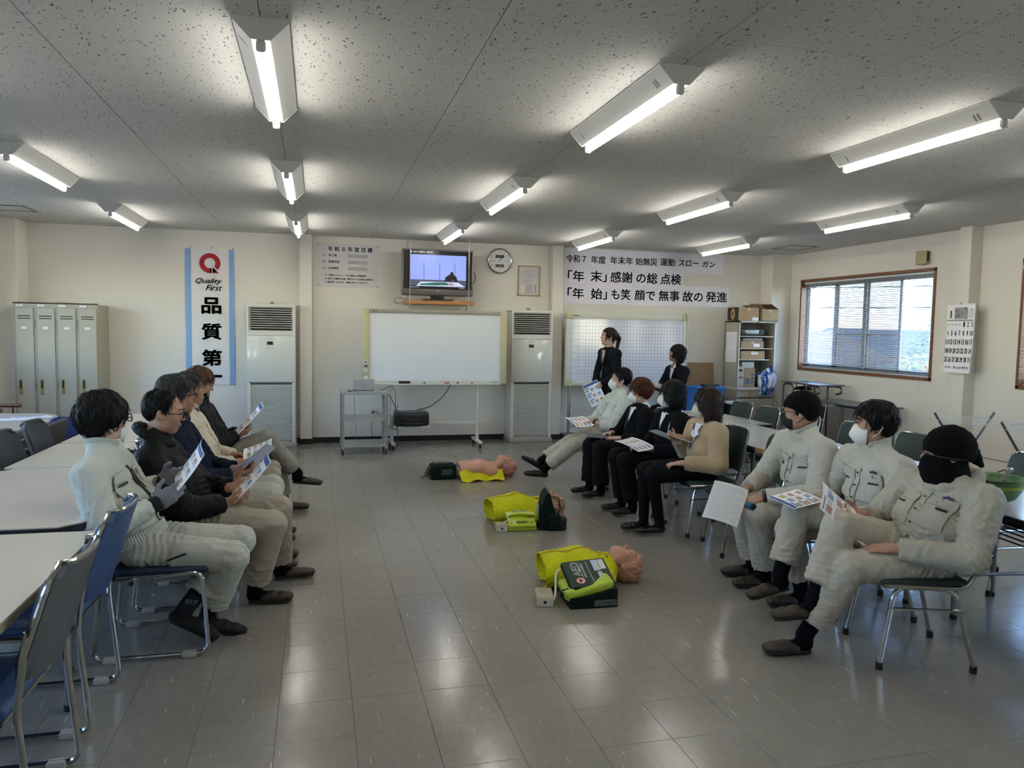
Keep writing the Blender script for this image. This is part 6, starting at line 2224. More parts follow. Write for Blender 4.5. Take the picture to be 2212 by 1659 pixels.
def person(sp):
 """sp: joints in room coordinates and what is worn"""
 J = {k: np.asarray(v, float) for k, v in sp['J'].items()}
 org = np.array([J['pelvis'][0], J['pelvis'][1], 0.0])
 root = thing('person', sp['label'], 'person', tuple(org), 0, 'people in the room')
 vb, vc = sp.get('vb', .006), sp.get('vc', .009)
 g = sp.get('girth', 1.0)
 F = head_frame(*sp['head'])
 hc = J['head']
 hs = sp.get('hs', 1.0)
 pts = np.array(list(J.values()))
 lo, hi = pts.min(0) - .17, pts.max(0) + .17
 lo[2] = max(lo[2], -.01)
 af = R_(sp['face'])
 fw = np.array([math.cos(af), math.sin(af), 0])
 lf = np.array([-fw[1], fw[0], 0])
 pel, nk = J['pelvis'], J['neck'] + (J['head'] - J['neck']) * .2
 J['shL'][2] += .012
 J['shR'][2] += .012
 shm = (J['shL'] + J['shR']) / 2
 spine = nz(shm - pel)
 shv = nz(J['shL'] - J['shR'])
 tf = nz(np.cross(shv, spine))                  # torso forward
 # ---------------- body (one continuous skin)
 S = SDF(lo, hi, vb)
 chest = pel + (shm - pel) * .62
 S.ecap(pel, chest, shv, (.10 * g, .06 * g), (.105 * g, .062 * g), .03)
 S.ecap(chest, shm - spine * .03, shv, (.105 * g, .062 * g), (.10, .045), .03)
 for s in 'LR':
  S.cap(shm, J['sh' + s], .05, .045, .02)
  S.cap(J['sh' + s], J['el' + s], .041, .034, .02)
  S.cap(J['el' + s], J['wr' + s], .034, .024, .015)
  S.cap(J['hip' + s], J['kn' + s], .06, .045, .03)
  S.cap(J['kn' + s], J['an' + s], .042, .03, .02)
  fd, fu = sp['foot' + s]
  pass
 S.cap(shm, nk, .042, .046 * hs, .015)
 S.cap(nk, hc - F[2] * .05 - F[1] * .02, .050 * hs, .050 * hs, .02)
 add_head(S, hc, F, hs, sp.get('jaw', 1.0))
 for s in 'LR':
  if ('glove' in sp):
   continue
  hd, hn, cu = sp['hand' + s]
  sd = np.cross(nz(hn), nz(hd))
  add_hand(S, J['wr' + s], hd, hn, sp.get('th' + s, 1 if s == 'L' else -1), cu, r=sp.get('hr', 1.0))
 body = S.build('body', M_SKIN[sp.get('skin', 'a')], root, org)
 l, f, u = F
 P = lambda a, b, d: hc + hs * (a * l + b * f + d * u) - org
 if not sp.get('noeyes'):
  for k in (-1, 1):
   MB().ell((0, 0, 0), (.011 * hs, .004, .0048), 10, 6, Matrix(((l[0], f[0], u[0], P(k * .030, .094, .012)[0]), (l[1], f[1], u[1], P(k * .030, .094, .012)[1]), (l[2], f[2], u[2], P(k * .030, .094, .012)[2]), (0, 0, 0, 1)))).build('eye', M_EYE, body)
   MB().tube([P(k * .014, .094, .030), P(k * .03, .0915, .035), P(k * .048, .078, .031)], [.0028, .0032, .0018], 6).build('eyebrow', M_BROW, body)
  if not sp.get('mask'):
   MB().tube([P(-.02, .0885, -.0575), P(-.008, .0958, -.0575), P(.008, .0958, -.0575), P(.02, .0885, -.0575)], [.001, .0028, .0028, .001], 6).build('lips', M_LIP, body)
 # ---------------- hair
 if sp.get('hair'):
  st, colr = sp['hair']
  H = SDF(hc - .26 * hs, hc + .19 * hs, .006 if vb <= .0055 else .007)
  add_hair(H, hc, F, st, hs, sp.get('seed', 1), sp.get('hface', .03))
  ho = H.build('hair', M_HAIR[colr], root, org)
  if not sp.get('cap'):
   strands_on(H.V, hc, F, hs, st, sp.get('seed', 1), M_HAIR[colr], ho, org)
 # ---------------- lower garment
 tr = sp['trousers']
 tm = tr['m']
 T = SDF(lo, hi, vc)
 r0, r1, r2, r3 = tr.get('r', (.088, .072, .066, .066))
 T.ecap(J['hipR'], J['hipL'], spine, (.098 * g, .092 * g), (.098 * g, .092 * g), .03)
 T.ecap(pel, pel + spine * .10, shv, (.15 * g, .105 * g), (.145 * g, .10 * g), .03)
 for s in 'LR':
  hp, kn, an = J['hip' + s], J['kn' + s], J['an' + s]
  T.cap(hp, kn, r0 * g, r1, .016)
  hem = an + (kn - an) * tr.get('hem', .10)
  T.cap(kn, hem, r2, r3, .02, cut=True)
 if tr.get('fold', 1):
  q = tr.get('fold', 1)
  T.folds(.0048 * q, 36, sp.get('seed', 1) + 5)
  T.folds(.0020 * q, 90, sp.get('seed', 1) + 55)
  for i_, s in enumerate('LR'):
   hp, kn, an = J['hip' + s], J['kn' + s], J['an' + s]
   back = nz(nz(hp - kn) + nz(an - kn))
   T.creases(kn + back * .05, nz(hp - an), .009 * q, .045, .085, i_ + 1)
   T.creases(hp + nz(kn - hp) * .08, nz(kn - hp), .008 * q, .06, .13, i_ + 4)
   T.creases(an + (kn - an) * .3, nz(kn - an), .005 * q, .06, .10, i_ + 6)
 if tr.get('skirt'):
  kl = J['hipL'] + (J['knL'] - J['hipL']) * .93
  kr = J['hipR'] + (J['knR'] - J['hipR']) * .93
  T.ecap((J['hipL'] + J['hipR']) / 2, (kl + kr) / 2, lf, (.165, .09), (.15, .085), .02, cut=True)
 to = T.build('trousers' if not tr.get('skirt') else 'skirt', tm, root, org)
 # ---------------- top
 tp = sp['top']
 U = SDF(lo, hi, vc)
 b0, b1, b2 = tp.get('body', ((.168, .118), (.172, .122), (.150, .085)))
 base = pel + spine * tp.get('hem', .02)
 mid = base + (shm - base) * .45
 upc = base + (shm - base) * .82
 belly = tp.get('belly', 0.0)
 U.ecap(base, mid + tf * belly, shv, (b0[0] * g, b0[1] * g), (b1[0] * g, b1[1] * g), .03, cuta=tp.get('cutb', True))
 U.ecap(mid + tf * belly, upc, shv, (b1[0] * g, b1[1] * g), (b2[0] * g, b2[1] * g), .04)
 nj = nk - spine * tp.get('low', 0.0)
 U.ecap(upc, nj - spine * .005, shv, (b2[0] * .8, b2[1]), (.072, .068), .04)
 for s in 'LR':
  sh = J['sh' + s]
  U.cap(nj, sh, .058, .066 * tp.get('sl', 1.0), .05)
  U.cap(upc, sh, .075, .068 * tp.get('sl', 1.0), .05)
  a0, a1, a2 = tp.get('arm', (.072, .062, .05))
  U.cap(sh, J['el' + s], a0, a1, .012)
  e = J['wr' + s] + (J['el' + s] - J['wr' + s]) * tp.get('cuff', .06)
  U.cap(J['el' + s], e, a1, a2, .012, cut=True)
 # neck opening
 U.cap(nj + spine * .17, nj + spine * .04, .062, .048, .010, op='s')
 if tp.get('fold', 1):
  q = tp.get('fold', 1)
  U.folds(.0050 * q, tp.get('freq', 38), sp.get('seed', 1), (1, 1, .6))
  U.folds(.0022 * q, 95, sp.get('seed', 1) + 50, (1, 1, .7))
  for i_, s in enumerate('LR'):
   e, sh, w_ = J['el' + s], J['sh' + s], J['wr' + s]
   U.creases(e, nz(w_ - sh), .0075 * q, .05, .095, i_ + 1)
   U.creases(sh * .55 + e * .45, nz(e - sh) + .5 * shv, .005 * q, .06, .09, i_ + 3)
   U.creases(w_ * .7 + e * .3, nz(w_ - e), .004 * q, .035, .06, i_ + 5)
   U.creases(sh * .8 + pel * .2 - spine * .02, nz(shv + spine), .006 * q, .06, .1, i_ + 7)
  U.creases(base + spine * .08, spine, .007 * q, .065, .2, 2.3)
 uo = U.build(tp.get('name', 'jacket'), tp['m'], root, org)
 sp['V'] = U.V
 sp['TV'] = T.V
 # ---------------- socks and shoes
 for s in 'LR':
  fd, fu = sp['foot' + s]
  kn, an = J['kn' + s], J['an' + s]
  K = SDF(np.minimum(kn, an) - .2, np.maximum(kn, an) + .2, .0098)
  rs = sp.get('sockr', (.047, .041))
  K.cap(an + (kn - an) * sp.get('sockh', .35), an, rs[0], rs[1], .015)
  foot_body(K, an, fd, fu, sp.get('fs', 1.0))
  K.build('sock', sp.get('sock', M_SOCK), root, org)
  shoe(None, root, org, an, fd, sp.get('shoe', 'slip'), fu, sp.get('fs', 1.0), name='slipper' if sp.get('shoe', 'slip') in ('slip', 'clog', 'sandal') else 'shoe')
 # ---------------- collar, mask, glasses
 if tp.get('collar'):
  c = tp['collar']
  collar(nk + nz(hc - nk) * .022, nz(hc - nk) * .6 + spine * .4, tf, root, org, c.get('m', tp['m']), c.get('r0', .066), c.get('r1', .082), c.get('h', .055), c.get('gap', 46), c.get('dip', .03), point=c.get('point', 0))
 if sp.get('mask'):
  mm, big, pt = sp['mask']
  mask(hc, F, root, org, mm, hs, big, pt)
 if sp.get('glasses'):
  glasses(hc, F, root, org, sp['glasses'], hs)
 sp.update(root=root, org=org, F=F, tf=tf, spine=spine, shv=shv, shm=shm, uo=uo, to=to, body=body)
 return sp
def V3(*a):
 return np.array(a, float)
WORK = dict(collar=dict(h=.06, r0=.064, r1=.084, gap=50, dip=.03, point=.03))
UPR = (0, 0, 1)
PEOPLE = {}
def two(p, dy, ax=1):
 p = list(p)
 a, b = list(p), list(p)
 a[ax] -= dy
 b[ax] += dy
 return a, b
def seat(name, **sp):
 PEOPLE[name] = person(sp)
 return PEOPLE[name]
# ---------------------------------------------------------------- left row (right hand side is nearer the viewer)
L1 = seat('L1', label='man in mint work clothes, gloves and white mask, nearest in the left row', face=0, head=(44, 2), seed=11,
 vb=.0055, vc=.008, skin='b', hair=('bowl', 'black'), mask=(M_MASKW, .98, 0), glasses=mat('dark_frame', '1a1416', rough=.3), glove=1, noeyes=True,
 J=dict(pelvis=(-.83, 3.97, .51), neck=(-.985, 3.97, .945), head=(-.985, 3.975, 1.105), shL=(-.97, 4.15, .855), shR=(-1.0, 3.785, .86),
           elL=(-.86, 4.22, .64), elR=(-.925, 3.68, .645), wrL=(-.75, 4.06, .79), wrR=(-.735, 3.83, .72),
           hipL=(-.82, 4.06, .505), hipR=(-.82, 3.88, .505), knL=(-.385, 4.08, .46), knR=(-.40, 3.865, .44), anL=(-.62, 3.89, .19), anR=(-.53, 4.0, .12)),
 footL=((.86, 0, -.5), (.5, 0, .86)), footR=((.95, .1, -.3), (.3, 0, .95)), handL=((.9, -.2, .35), (0, -1, 0), 30), handR=((.8, .1, .55), (0, 1, 0), 30),
 trousers=dict(m=M_MINT2, r=(.092, .078, .078, .082), hem=.2), top=dict(m=M_MINT, arm=(.083, .07, .052), cuff=.12, **WORK), sock=M_SOCKG, shoe='clog')
L2 = seat('L2', label='man with black glasses in a black puffer jacket, second in the left row', face=0, head=(4, -9), seed=12,
 vb=.0055, vc=.008, skin='a', hair=('thin', 'black'), glasses=mat('black_frame', '0d0d0e', rough=.3), girth=1.08, jaw=1.12,
 J=dict(pelvis=(-.67, 4.5, .51), neck=(-.87, 4.5, .925), head=(-.815, 4.5, 1.085), shL=(-.85, 4.69, .83), shR=(-.855, 4.31, .83),
           elL=(-.65, 4.76, .615), elR=(-.68, 4.22, .60), wrL=(-.475, 4.57, .64), wrR=(-.485, 4.38, .595),
           hipL=(-.66, 4.60, .505), hipR=(-.66, 4.41, .505), knL=(-.225, 4.69, .475), knR=(-.245, 4.37, .46), anL=(-.22, 4.82, .095), anR=(-.34, 4.42, .095)),
 footL=((1, .12, 0), UPR), footR=((1, -.05, 0), UPR), handL=((.9, -.25, .25), (0, -.7, .7), 40), handR=((.95, .15, .1), (0, .75, .65), 40),
 trousers=dict(m=M_BEIGETR, r=(.096, .085, .082, .078), hem=.08), top=dict(m=M_PUFF, arm=(.09, .078, .058), cuff=.1, fold=1.3, freq=30, body=((.18, .135), (.185, .14), (.16, .095))), shoe='slip')
L3 = seat('L3', label='grey haired man with glasses in a navy coat, third in the left row', face=0, head=(16, 1), seed=13, vb=.007, vc=.0095, skin='c', hair=('messy', 'grey'), glasses=MATS['dark_frame'],
 J=dict(pelvis=(-.72, 5.12, .51), neck=(-.87, 5.12, .955), head=(-.845, 5.12, 1.12), shL=(-.85, 5.31, .86), shR=(-.86, 4.93, .86),
           elL=(-.70, 5.37, .63), elR=(-.70, 4.86, .63), wrL=(-.51, 5.19, .635), wrR=(-.51, 5.03, .625),
           hipL=(-.71, 5.21, .505), hipR=(-.71, 5.03, .505), knL=(-.29, 5.26, .50), knR=(-.29, 5.0, .50), anL=(-.33, 5.25, .095), anR=(-.33, 5.02, .095)),
 footL=((1, .1, 0), UPR), footR=((1, 0, 0), UPR), handL=((1, -.3, .1), (0, -.6, .8), 40), handR=((1, .3, .1), (0, .6, .8), 40),
 trousers=dict(m=M_MINT2, r=(.09, .08, .075, .07)), top=dict(m=M_NAVY, arm=(.085, .072, .055), cuff=.1, fold=1.1, collar=dict(h=.07, r0=.068, r1=.088, gap=60, dip=.035)))
L4 = seat('L4', label='older man with cropped grey hair in a cream jacket, fourth in the left row', face=0, head=(20, 3), seed=14, vb=.0078, vc=.0105, skin='c', hair=('short', 'grey'),
 J=dict(pelvis=(-.75, 5.76, .51), neck=(-.90, 5.76, .95), head=(-.875, 5.76, 1.105), shL=(-.87, 5.95, .85), shR=(-.88, 5.57, .85),
           elL=(-.74, 6.0, .62), elR=(-.74, 5.50, .615), wrL=(-.57, 5.84, .62), wrR=(-.555, 5.66, .60),
           hipL=(-.74, 5.85, .505), hipR=(-.74, 5.67, .505), knL=(-.33, 5.89, .50), knR=(-.32, 5.65, .50), anL=(-.36, 5.87, .095), anR=(-.36, 5.67, .095)),
 footL=((1, .1, 0), UPR), footR=((1, 0, 0), UPR), handL=((1, -.3, -.05), (0, -.5, -.8), 35), handR=((1, .3, -.05), (0, .4, -.9), 35),
 trousers=dict(m=M_BEIGETR), top=dict(m=M_CREAMJ, arm=(.083, .068, .05), cuff=.1, **WORK))
L5 = seat('L5', label='brown haired man in a black jacket with crossed legs in the left row', face=0, head=(6, -16), seed=15, vb=.0078, vc=.0105, skin='a', hair=('fringe', 'brown'),
 J=dict(pelvis=(-.76, 6.48, .51), neck=(-.92, 6.48, .935), head=(-.905, 6.48, 1.10), shL=(-.89, 6.66, .845), shR=(-.90, 6.30, .845),
           elL=(-.76, 6.73, .62), elR=(-.77, 6.22, .615), wrL=(-.625, 6.54, .70), wrR=(-.625, 6.43, .69),
           hipL=(-.75, 6.57, .505), hipR=(-.75, 6.40, .51), knL=(-.34, 6.60, .47), knR=(-.40, 6.50, .64), anL=(-.27, 6.66, .095), anR=(-.155, 6.57, .335)),
 footL=((1, .05, 0), UPR), footR=((1, -.02, -.1), (.25, 0, .97)), handL=((.9, -.3, .25), (0, -.6, .7), 40), handR=((.9, .3, .25), (0, .6, .7), 40),
 trousers=dict(m=cloth('stone_trousers', '8f8b80', var=.14), r=(.092, .08, .075, .074), hem=.12), top=dict(m=M_BLKJ, arm=(.088, .074, .055), cuff=.08, fold=1.2, collar=dict(h=.09, r0=.07, r1=.09, gap=70, dip=.03)))
# ---------------------------------------------------------------- right row
R1 = seat('R1', label='man in a pale work shirt and white mask stretching out his legs', face=178, head=(156, 4), seed=21, vb=.008, vc=.01, skin='b', hair=('short', 'black'), mask=(M_MASKW, 1.04, 1),
 J=dict(pelvis=(2.99, 7.5, .49), neck=(3.115, 7.5, .90), head=(3.125, 7.5, 1.065), shL=(3.10, 7.315, .815), shR=(3.09, 7.69, .815),
           elL=(2.95, 7.25, .60), elR=(2.94, 7.74, .60), wrL=(2.765, 7.40, .625), wrR=(2.75, 7.62, .60),
           hipL=(2.97, 7.41, .485), hipR=(2.97, 7.59, .485), knL=(2.60, 7.44, .385), knR=(2.60, 7.57, .40), anL=(2.30, 7.52, .125), anR=(2.28, 7.57, .205)),
 footL=((-1, .05, .12), (.12, 0, 1)), footR=((-.85, 0, .5), (.5, 0, .86)), handL=((-1, .1, -.15), (0, .1, -1), 25), handR=((-1, 0, -.1), (0, .1, -1), 25),
 trousers=dict(m=M_PALEWK2, r=(.09, .08, .076, .076), hem=.16), top=dict(m=M_MINT, arm=(.08, .07, .058), cuff=.42, **WORK), shoe='black', sockh=.3)
R2 = seat('R2', label='woman with short reddish brown hair and a black cardigan, second in the right row', face=180, head=(151, -3), hs=.96, seed=22, vb=.008, vc=.01, skin='b', hair=('pixie', 'redbrown'), mask=(M_MASKW, 1, 1), girth=.94,
 J=dict(pelvis=(2.98, 6.76, .49), neck=(3.04, 6.76, .835), head=(3.025, 6.76, .995), shL=(3.03, 6.60, .77), shR=(3.03, 6.92, .77),
           elL=(2.93, 6.53, .555), elR=(2.90, 6.97, .565), wrL=(2.785, 6.67, .56), wrR=(2.77, 6.85, .59),
           hipL=(2.96, 6.67, .49), hipR=(2.96, 6.85, .49), knL=(2.575, 6.65, .475), knR=(2.565, 6.86, .475), anL=(2.60, 6.65, .095), anR=(2.565, 6.86, .095)),
 footL=((-1, 0, 0), UPR), footR=((-1, 0, 0), UPR), handL=((-1, .3, .05), (0, .3, -.9), 30), handR=((-1, -.3, -.1), (0, -.3, -.9), 30), hr=.9, fs=.92,
 trousers=dict(m=M_BLKTR, r=(.086, .076, .075, .085), hem=.08), top=dict(m=M_KNIT, name='cardigan', fold=.55, low=.03, arm=(.078, .068, .052), cuff=.12), shoe='sandal')
R3 = seat('R3', label='woman with a black bob, white collar and mask, third in the right row', face=180, head=(146, 0), hface=.005, hs=.97, seed=23, vb=.008, vc=.01, skin='b', hair=('bob', 'black'), mask=(M_MASKW, 1, 1), girth=.95, glasses=MATS['dark_frame'],
 J=dict(pelvis=(2.98, 6.06, .49), neck=(3.03, 6.06, .865), head=(3.01, 6.06, 1.03), shL=(3.02, 5.89, .80), shR=(3.02, 6.23, .80),
           elL=(2.95, 5.82, .575), elR=(2.92, 6.27, .59), wrL=(2.78, 5.95, .57), wrR=(2.765, 6.13, .58),
           hipL=(2.96, 5.97, .49), hipR=(2.96, 6.15, .49), knL=(2.54, 5.96, .48), knR=(2.54, 6.15, .48), anL=(2.62, 5.95, .095), anR=(2.60, 6.14, .095)),
 footL=((-1, 0, 0), UPR), footR=((-1, 0, 0), UPR), handL=((-1, .3, .0), (0, .3, -.9), 35), handR=((-1, -.3, -.0), (0, -.3, -.9), 35), hr=.9, fs=.92,
 trousers=dict(m=M_BLKTR, r=(.088, .076, .072, .072), hem=.08), top=dict(m=M_KNIT, name='cardigan', fold=.55, low=.03, arm=(.078, .066, .05), cuff=.1), shoe='sandal')
R4 = seat('R4', label='woman with brown hair in a beige cardigan holding pen and paper', face=180, head=(146, -4), hface=.012, hs=.97, seed=24, vb=.0065, vc=.009, skin='b', hair=('longbob', 'darkbrown'), mask=(mat('mask_ivory', 'bfb6a6', rough=.85, bump=.1, bscale=300), 1, .6), girth=.95,
 J=dict(pelvis=(2.98, 5.42, .49), neck=(3.025, 5.42, .85), head=(3.0, 5.42, 1.015), shL=(3.01, 5.25, .785), shR=(3.0, 5.59, .79),
           elL=(2.97, 5.16, .565), elR=(2.94, 5.63, .60), wrL=(2.73, 5.29, .565), wrR=(2.80, 5.53, .725),
           hipL=(2.96, 5.33, .49), hipR=(2.96, 5.51, .49), knL=(2.505, 5.34, .48), knR=(2.515, 5.50, .48), anL=(2.575, 5.33, .10), anR=(2.505, 5.47, .10)),
 footL=((-1, .05, 0), UPR), footR=((-1, 0, 0), UPR), handL=((-1, .15, -.05), (0, .1, -1), 30), handR=((-.9, -.2, .3), (0, -.8, .3), 45), hr=.9, fs=.92,
 trousers=dict(m=M_BLKTR, r=(.085, .066, .058, .04), hem=.02, skirt=True, fold=.3), top=dict(m=M_BEIGEK, name='cardigan', fold=.55, low=.03, arm=(.082, .076, .055), cuff=.06, body=((.165, .12), (.175, .125), (.15, .085))), sock=M_BLKTR, sockr=(.045, .036), shoe='mary')
# ---------------------------------------------------------------- standing women in suits
S1 = seat('S1', label='standing woman with a ponytail in a black suit', face=186, head=(172, 6), hs=.96, seed=31, vb=.008, vc=.01, skin='b', hair=('ponytail', 'darkbrown'), girth=.9,
 J=dict(pelvis=(3.66, 9.2, .88), neck=(3.665, 9.2, 1.335), head=(3.65, 9.2, 1.50), shL=(3.69, 9.035, 1.27), shR=(3.65, 9.365, 1.27),
           elL=(3.68, 8.96, 1.03), elR=(3.60, 9.42, 1.03), wrL=(3.52, 9.09, .90), wrR=(3.495, 9.25, .905),
           hipL=(3.67, 9.12, .84), hipR=(3.65, 9.28, .84), knL=(3.66, 9.12, .47), knR=(3.64, 9.28, .47), anL=(3.68, 9.12, .095), anR=(3.66, 9.28, .095)),
 footL=((-1, -.1, 0), UPR), footR=((-1, 0, 0), UPR), handL=((-.55, .35, -.75), (.5, .6, -.1), 25), handR=((-.5, -.3, -.8), (.5, -.6, 0), 25), hr=.9, fs=.92,
 trousers=dict(m=M_SUIT, r=(.095, .07, .065, .065), hem=.06), top=dict(m=M_SUIT, name='suit_jacket', low=.045, hem=-.06, arm=(.07, .06, .046), cuff=.05, body=((.17, .115), (.135, .10), (.14, .08)), fold=.6), shoe='black')
S2 = seat('S2', label='woman with loose black hair and lanyard at the gridded whiteboard right end', face=184, head=(160, 12), hface=-.025, hs=.96, seed=32, vb=.008, vc=.01, skin='b', hair=('longbob', 'black'), girth=.9,
 J=dict(pelvis=(4.66, 9.2, .60), neck=(4.64, 9.2, 1.12), head=(4.62, 9.2, 1.29), shL=(4.65, 9.035, 1.05), shR=(4.62, 9.365, 1.05),
           elL=(4.56, 8.96, .83), elR=(4.50, 9.40, .83), wrL=(4.36, 9.05, .85), wrR=(4.35, 9.2, .85),
           hipL=(4.64, 9.12, .60), hipR=(4.63, 9.29, .60), knL=(4.24, 9.1, .50), knR=(4.23, 9.3, .50), anL=(4.28, 9.1, .095), anR=(4.27, 9.3, .095)),
 footL=((-1, 0, 0), UPR), footR=((-1, 0, 0), UPR), handL=((-1, .25, .1), (0, .5, .7), 35), handR=((-1, -.3, .1), (0, -.5, .7), 35), hr=.9, fs=.92,
 trousers=dict(m=M_SUIT, r=(.085, .07, .062, .06), hem=.06), top=dict(m=M_SUIT, name='suit_jacket', low=.045, arm=(.07, .06, .046), cuff=.05, body=((.165, .115), (.135, .10), (.14, .08)), fold=.6), shoe='black')
# ---------------------------------------------------------------- front right group
B1 = seat('B1', label='man in a black beanie and black mask holding a sheet over his knee', face=176, head=(141, -2), seed=41, vb=.0055, vc=.008, skin='a', hair=('short', 'black'), cap=True, mask=(M_BLKM, .97, 0), glasses=MATS['dark_frame'], girth=1.05,
 J=dict(pelvis=(3.07, 4.16, .51), neck=(2.995, 4.15, .935), head=(2.945, 4.15, 1.085), shL=(2.985, 3.955, .855), shR=(2.995, 4.35, .855),
           elL=(2.89, 3.88, .615), elR=(2.87, 4.42, .62), wrL=(2.645, 4.05, .575), wrR=(2.675, 4.28, .585),
           hipL=(3.05, 4.07, .505), hipR=(3.05, 4.25, .505), knL=(2.605, 4.05, .475), knR=(2.625, 4.28, .475), anL=(2.70, 4.09, .095), anR=(2.745, 4.30, .095)),
 footL=((-1, .1, 0), UPR), footR=((-1, .15, 0), UPR), handL=((-1, .05, -.2), (.15, .25, -1), 45), handR=((-1, -.1, -.15), (.1, -.2, -1), 45),
 trousers=dict(m=M_PALEWK2, r=(.095, .082, .08, .075), hem=.09), top=dict(m=M_PALEWK, arm=(.086, .074, .052), cuff=.06, belly=.015, **WORK))
B2 = seat('B2', label='man with a large white mask between the beanie man and balaclava man', face=180, head=(148, 0), seed=42, vb=.0055, vc=.008, skin='a', hair=('messy', 'black'), mask=(M_MASKW, 1.1, .3),
 J=dict(pelvis=(3.06, 3.62, .51), neck=(3.07, 3.62, .915), head=(3.05, 3.62, 1.07), shL=(3.065, 3.42, .835), shR=(3.065, 3.81, .84),
           elL=(3.0, 3.31, .61), elR=(2.97, 3.90, .61), wrL=(2.80, 3.46, .60), wrR=(2.77, 3.74, .61),
           hipL=(3.04, 3.53, .51), hipR=(3.04, 3.71, .505), knL=(2.60, 3.65, .585), knR=(2.62, 3.74, .46), anL=(2.485, 3.62, .235), anR=(2.72, 3.75, .095)),
 footL=((-.96, .1, -.22), (-.2, 0, .97)), footR=((-1, .1, 0), UPR), handL=((-.9, .35, .05), (0, .6, .6), 40), handR=((-.9, -.3, .05), (0, -.6, .6), 40),
 trousers=dict(m=M_PALEWK2, r=(.092, .08, .078, .08), hem=.2), top=dict(m=M_PALEWK, arm=(.085, .072, .052), cuff=.06, **WORK))
B3 = seat('B3', label='man in a black balaclava and hooded jacket nearest on the right', face=186, head=(146, 0), seed=43, vb=.0055, vc=.008, skin='a', noeyes=True, girth=1.05,
 J=dict(pelvis=(2.90, 3.05, .505), neck=(3.0, 3.03, .855), head=(2.985, 3.035, 1.0), shL=(3.02, 2.835, .795), shR=(2.97, 3.23, .80),
           elL=(2.88, 2.755, .565), elR=(2.83, 3.33, .59), wrL=(2.645, 2.97, .565), wrR=(2.67, 3.215, .665),
           hipL=(2.895, 2.965, .50), hipR=(2.90, 3.14, .515), knL=(2.475, 3.05, .46), knR=(2.485, 3.15, .635), anL=(2.325, 3.165, .095), anR=(2.335, 3.12, .29)),
 footL=((-1, .15, 0), UPR), footR=((-.95, .3, -.12), (-.1, 0, 1)), handL=((-.85, .5, -.05), (.2, .2, -1), 25), handR=((-.95, .1, .1), (0, -.7, .6), 40),
 trousers=dict(m=M_PALEWK2, r=(.095, .082, .082, .08), hem=.2), top=dict(m=M_BEIGEWK, arm=(.09, .078, .056), cuff=.06, belly=.02, fold=1.2, body=((.178, .13), (.182, .135), (.16, .095))), sockh=.5)
# ============================================================ WORN DETAILS
M_DK = mat('dark_zip', '181a22', rough=.5)
M_BTN = mat('snap_button', '3c3a36', rough=.35, metal=.5)
M_LANY = mat('lanyard_blue', '1d2558', rough=.7)
def pockets(q, m, flap=None, zipm=None, dx=.085, dz=.13, w=.115, h=.13):
 base = q['shm'] - q['spine'] * dz
 for s in (-1, 1):
  o = base + q['shv'] * s * dx
  po = patch(q['V'], q['org'], o, q['tf'], q['spine'], w, h, m, q['uo'], 'chest_pocket', .002, .004)
  patch(q['V'], q['org'], o + q['spine'] * (h / 2 + .005), q['tf'], q['spine'], w * 1.06, .042, flap or m, q['uo'], 'pocket_flap', .006, .004, 6, 3)
  if zipm:
   patch(q['V'], q['org'], o + q['spine'] * (h / 2 - .03) + q['shv'] * s * .02, q['tf'], q['spine'], .05, .010, zipm, q['uo'], 'pocket_zip', .009, .003, 4, 1)
def placket(q, m, n=5, w=.032, btn=M_BTN, z0=.02, z1=.36):
 o = q['shm'] - q['spine'] * (z0 + z1) / 2
 patch(q['V'], q['org'], o, q['tf'], q['spine'], w, z1 - z0, m, q['uo'], 'placket', .003, .004, 2, 16, .135)
 rel = q['V'] - o.astype(np.float32)
 for i in range(n):
  p = q['shm'] - q['spine'] * (z0 + .03 + (z1 - z0 - .06) * i / (n - 1))
  r = q['V'] - p.astype(np.float32)
  mk = (np.abs(r @ q['shv']) < .012) & (np.abs(r @ q['spine']) < .012) & (r @ q['tf'] < .165)
  c = float((r[mk] @ q['tf']).max()) if mk.any() else .1
  b = p + q['tf'] * (c + .006) - q['org']
  MB().tube([b, b + q['tf'] * .004], [.006, .005], 10).build('button', btn, q['uo'])
def flap_logo(q, s, col):
 o = q['shm'] - q['spine'] * .055 + q['shv'] * s * .095
 for k in range(5):
  a = R_(20 + 35 * k)
  p = o + q['shv'] * .026 * math.cos(a) + q['spine'] * .026 * math.sin(a)
  patch(q['V'], q['org'], p, q['tf'], q['spine'], .014, .012, col, q['uo'], 'emblem', .006, .002, 1, 1)
 for k in (-1, 0, 1):
  patch(q['V'], q['org'], o + q['shv'] * .014 * k + q['spine'] * .003, q['tf'], q['spine'], .007, .022, col, q['uo'], 'emblem', .006, .002, 1, 2)
 patch(q['V'], q['org'], o - q['spine'] * .012, q['tf'], q['spine'], .062, .005, col, q['uo'], 'emblem', .006, .002, 4, 1)
def tpocket(q, side, m, zipm=None):
 J = q['J']
 a, b = np.asarray(J['hip' + side], float), np.asarray(J['kn' + side], float)
 d = nz(b - a)
 out = q['shv'] * (1 if side == 'L' else -1)
 o = a + (b - a) * .58
 n = nz(out - (out @ d) * d)
 patch(q['TV'], q['org'], o, n, d, .12, .17, m, q['to'], 'cargo_pocket', .002, .004)
 if zipm:
  patch(q['TV'], q['org'], o - d * .06, n, nz(d + np.array([0, 0, .5])), .009, .09, zipm, q['to'], 'pocket_zip', .007, .003, 1, 8)
def lower_band(q, m, z=.03):
 pass
M_NAVYPR = mat('navy_print', '2a2d4a', rough=.8)
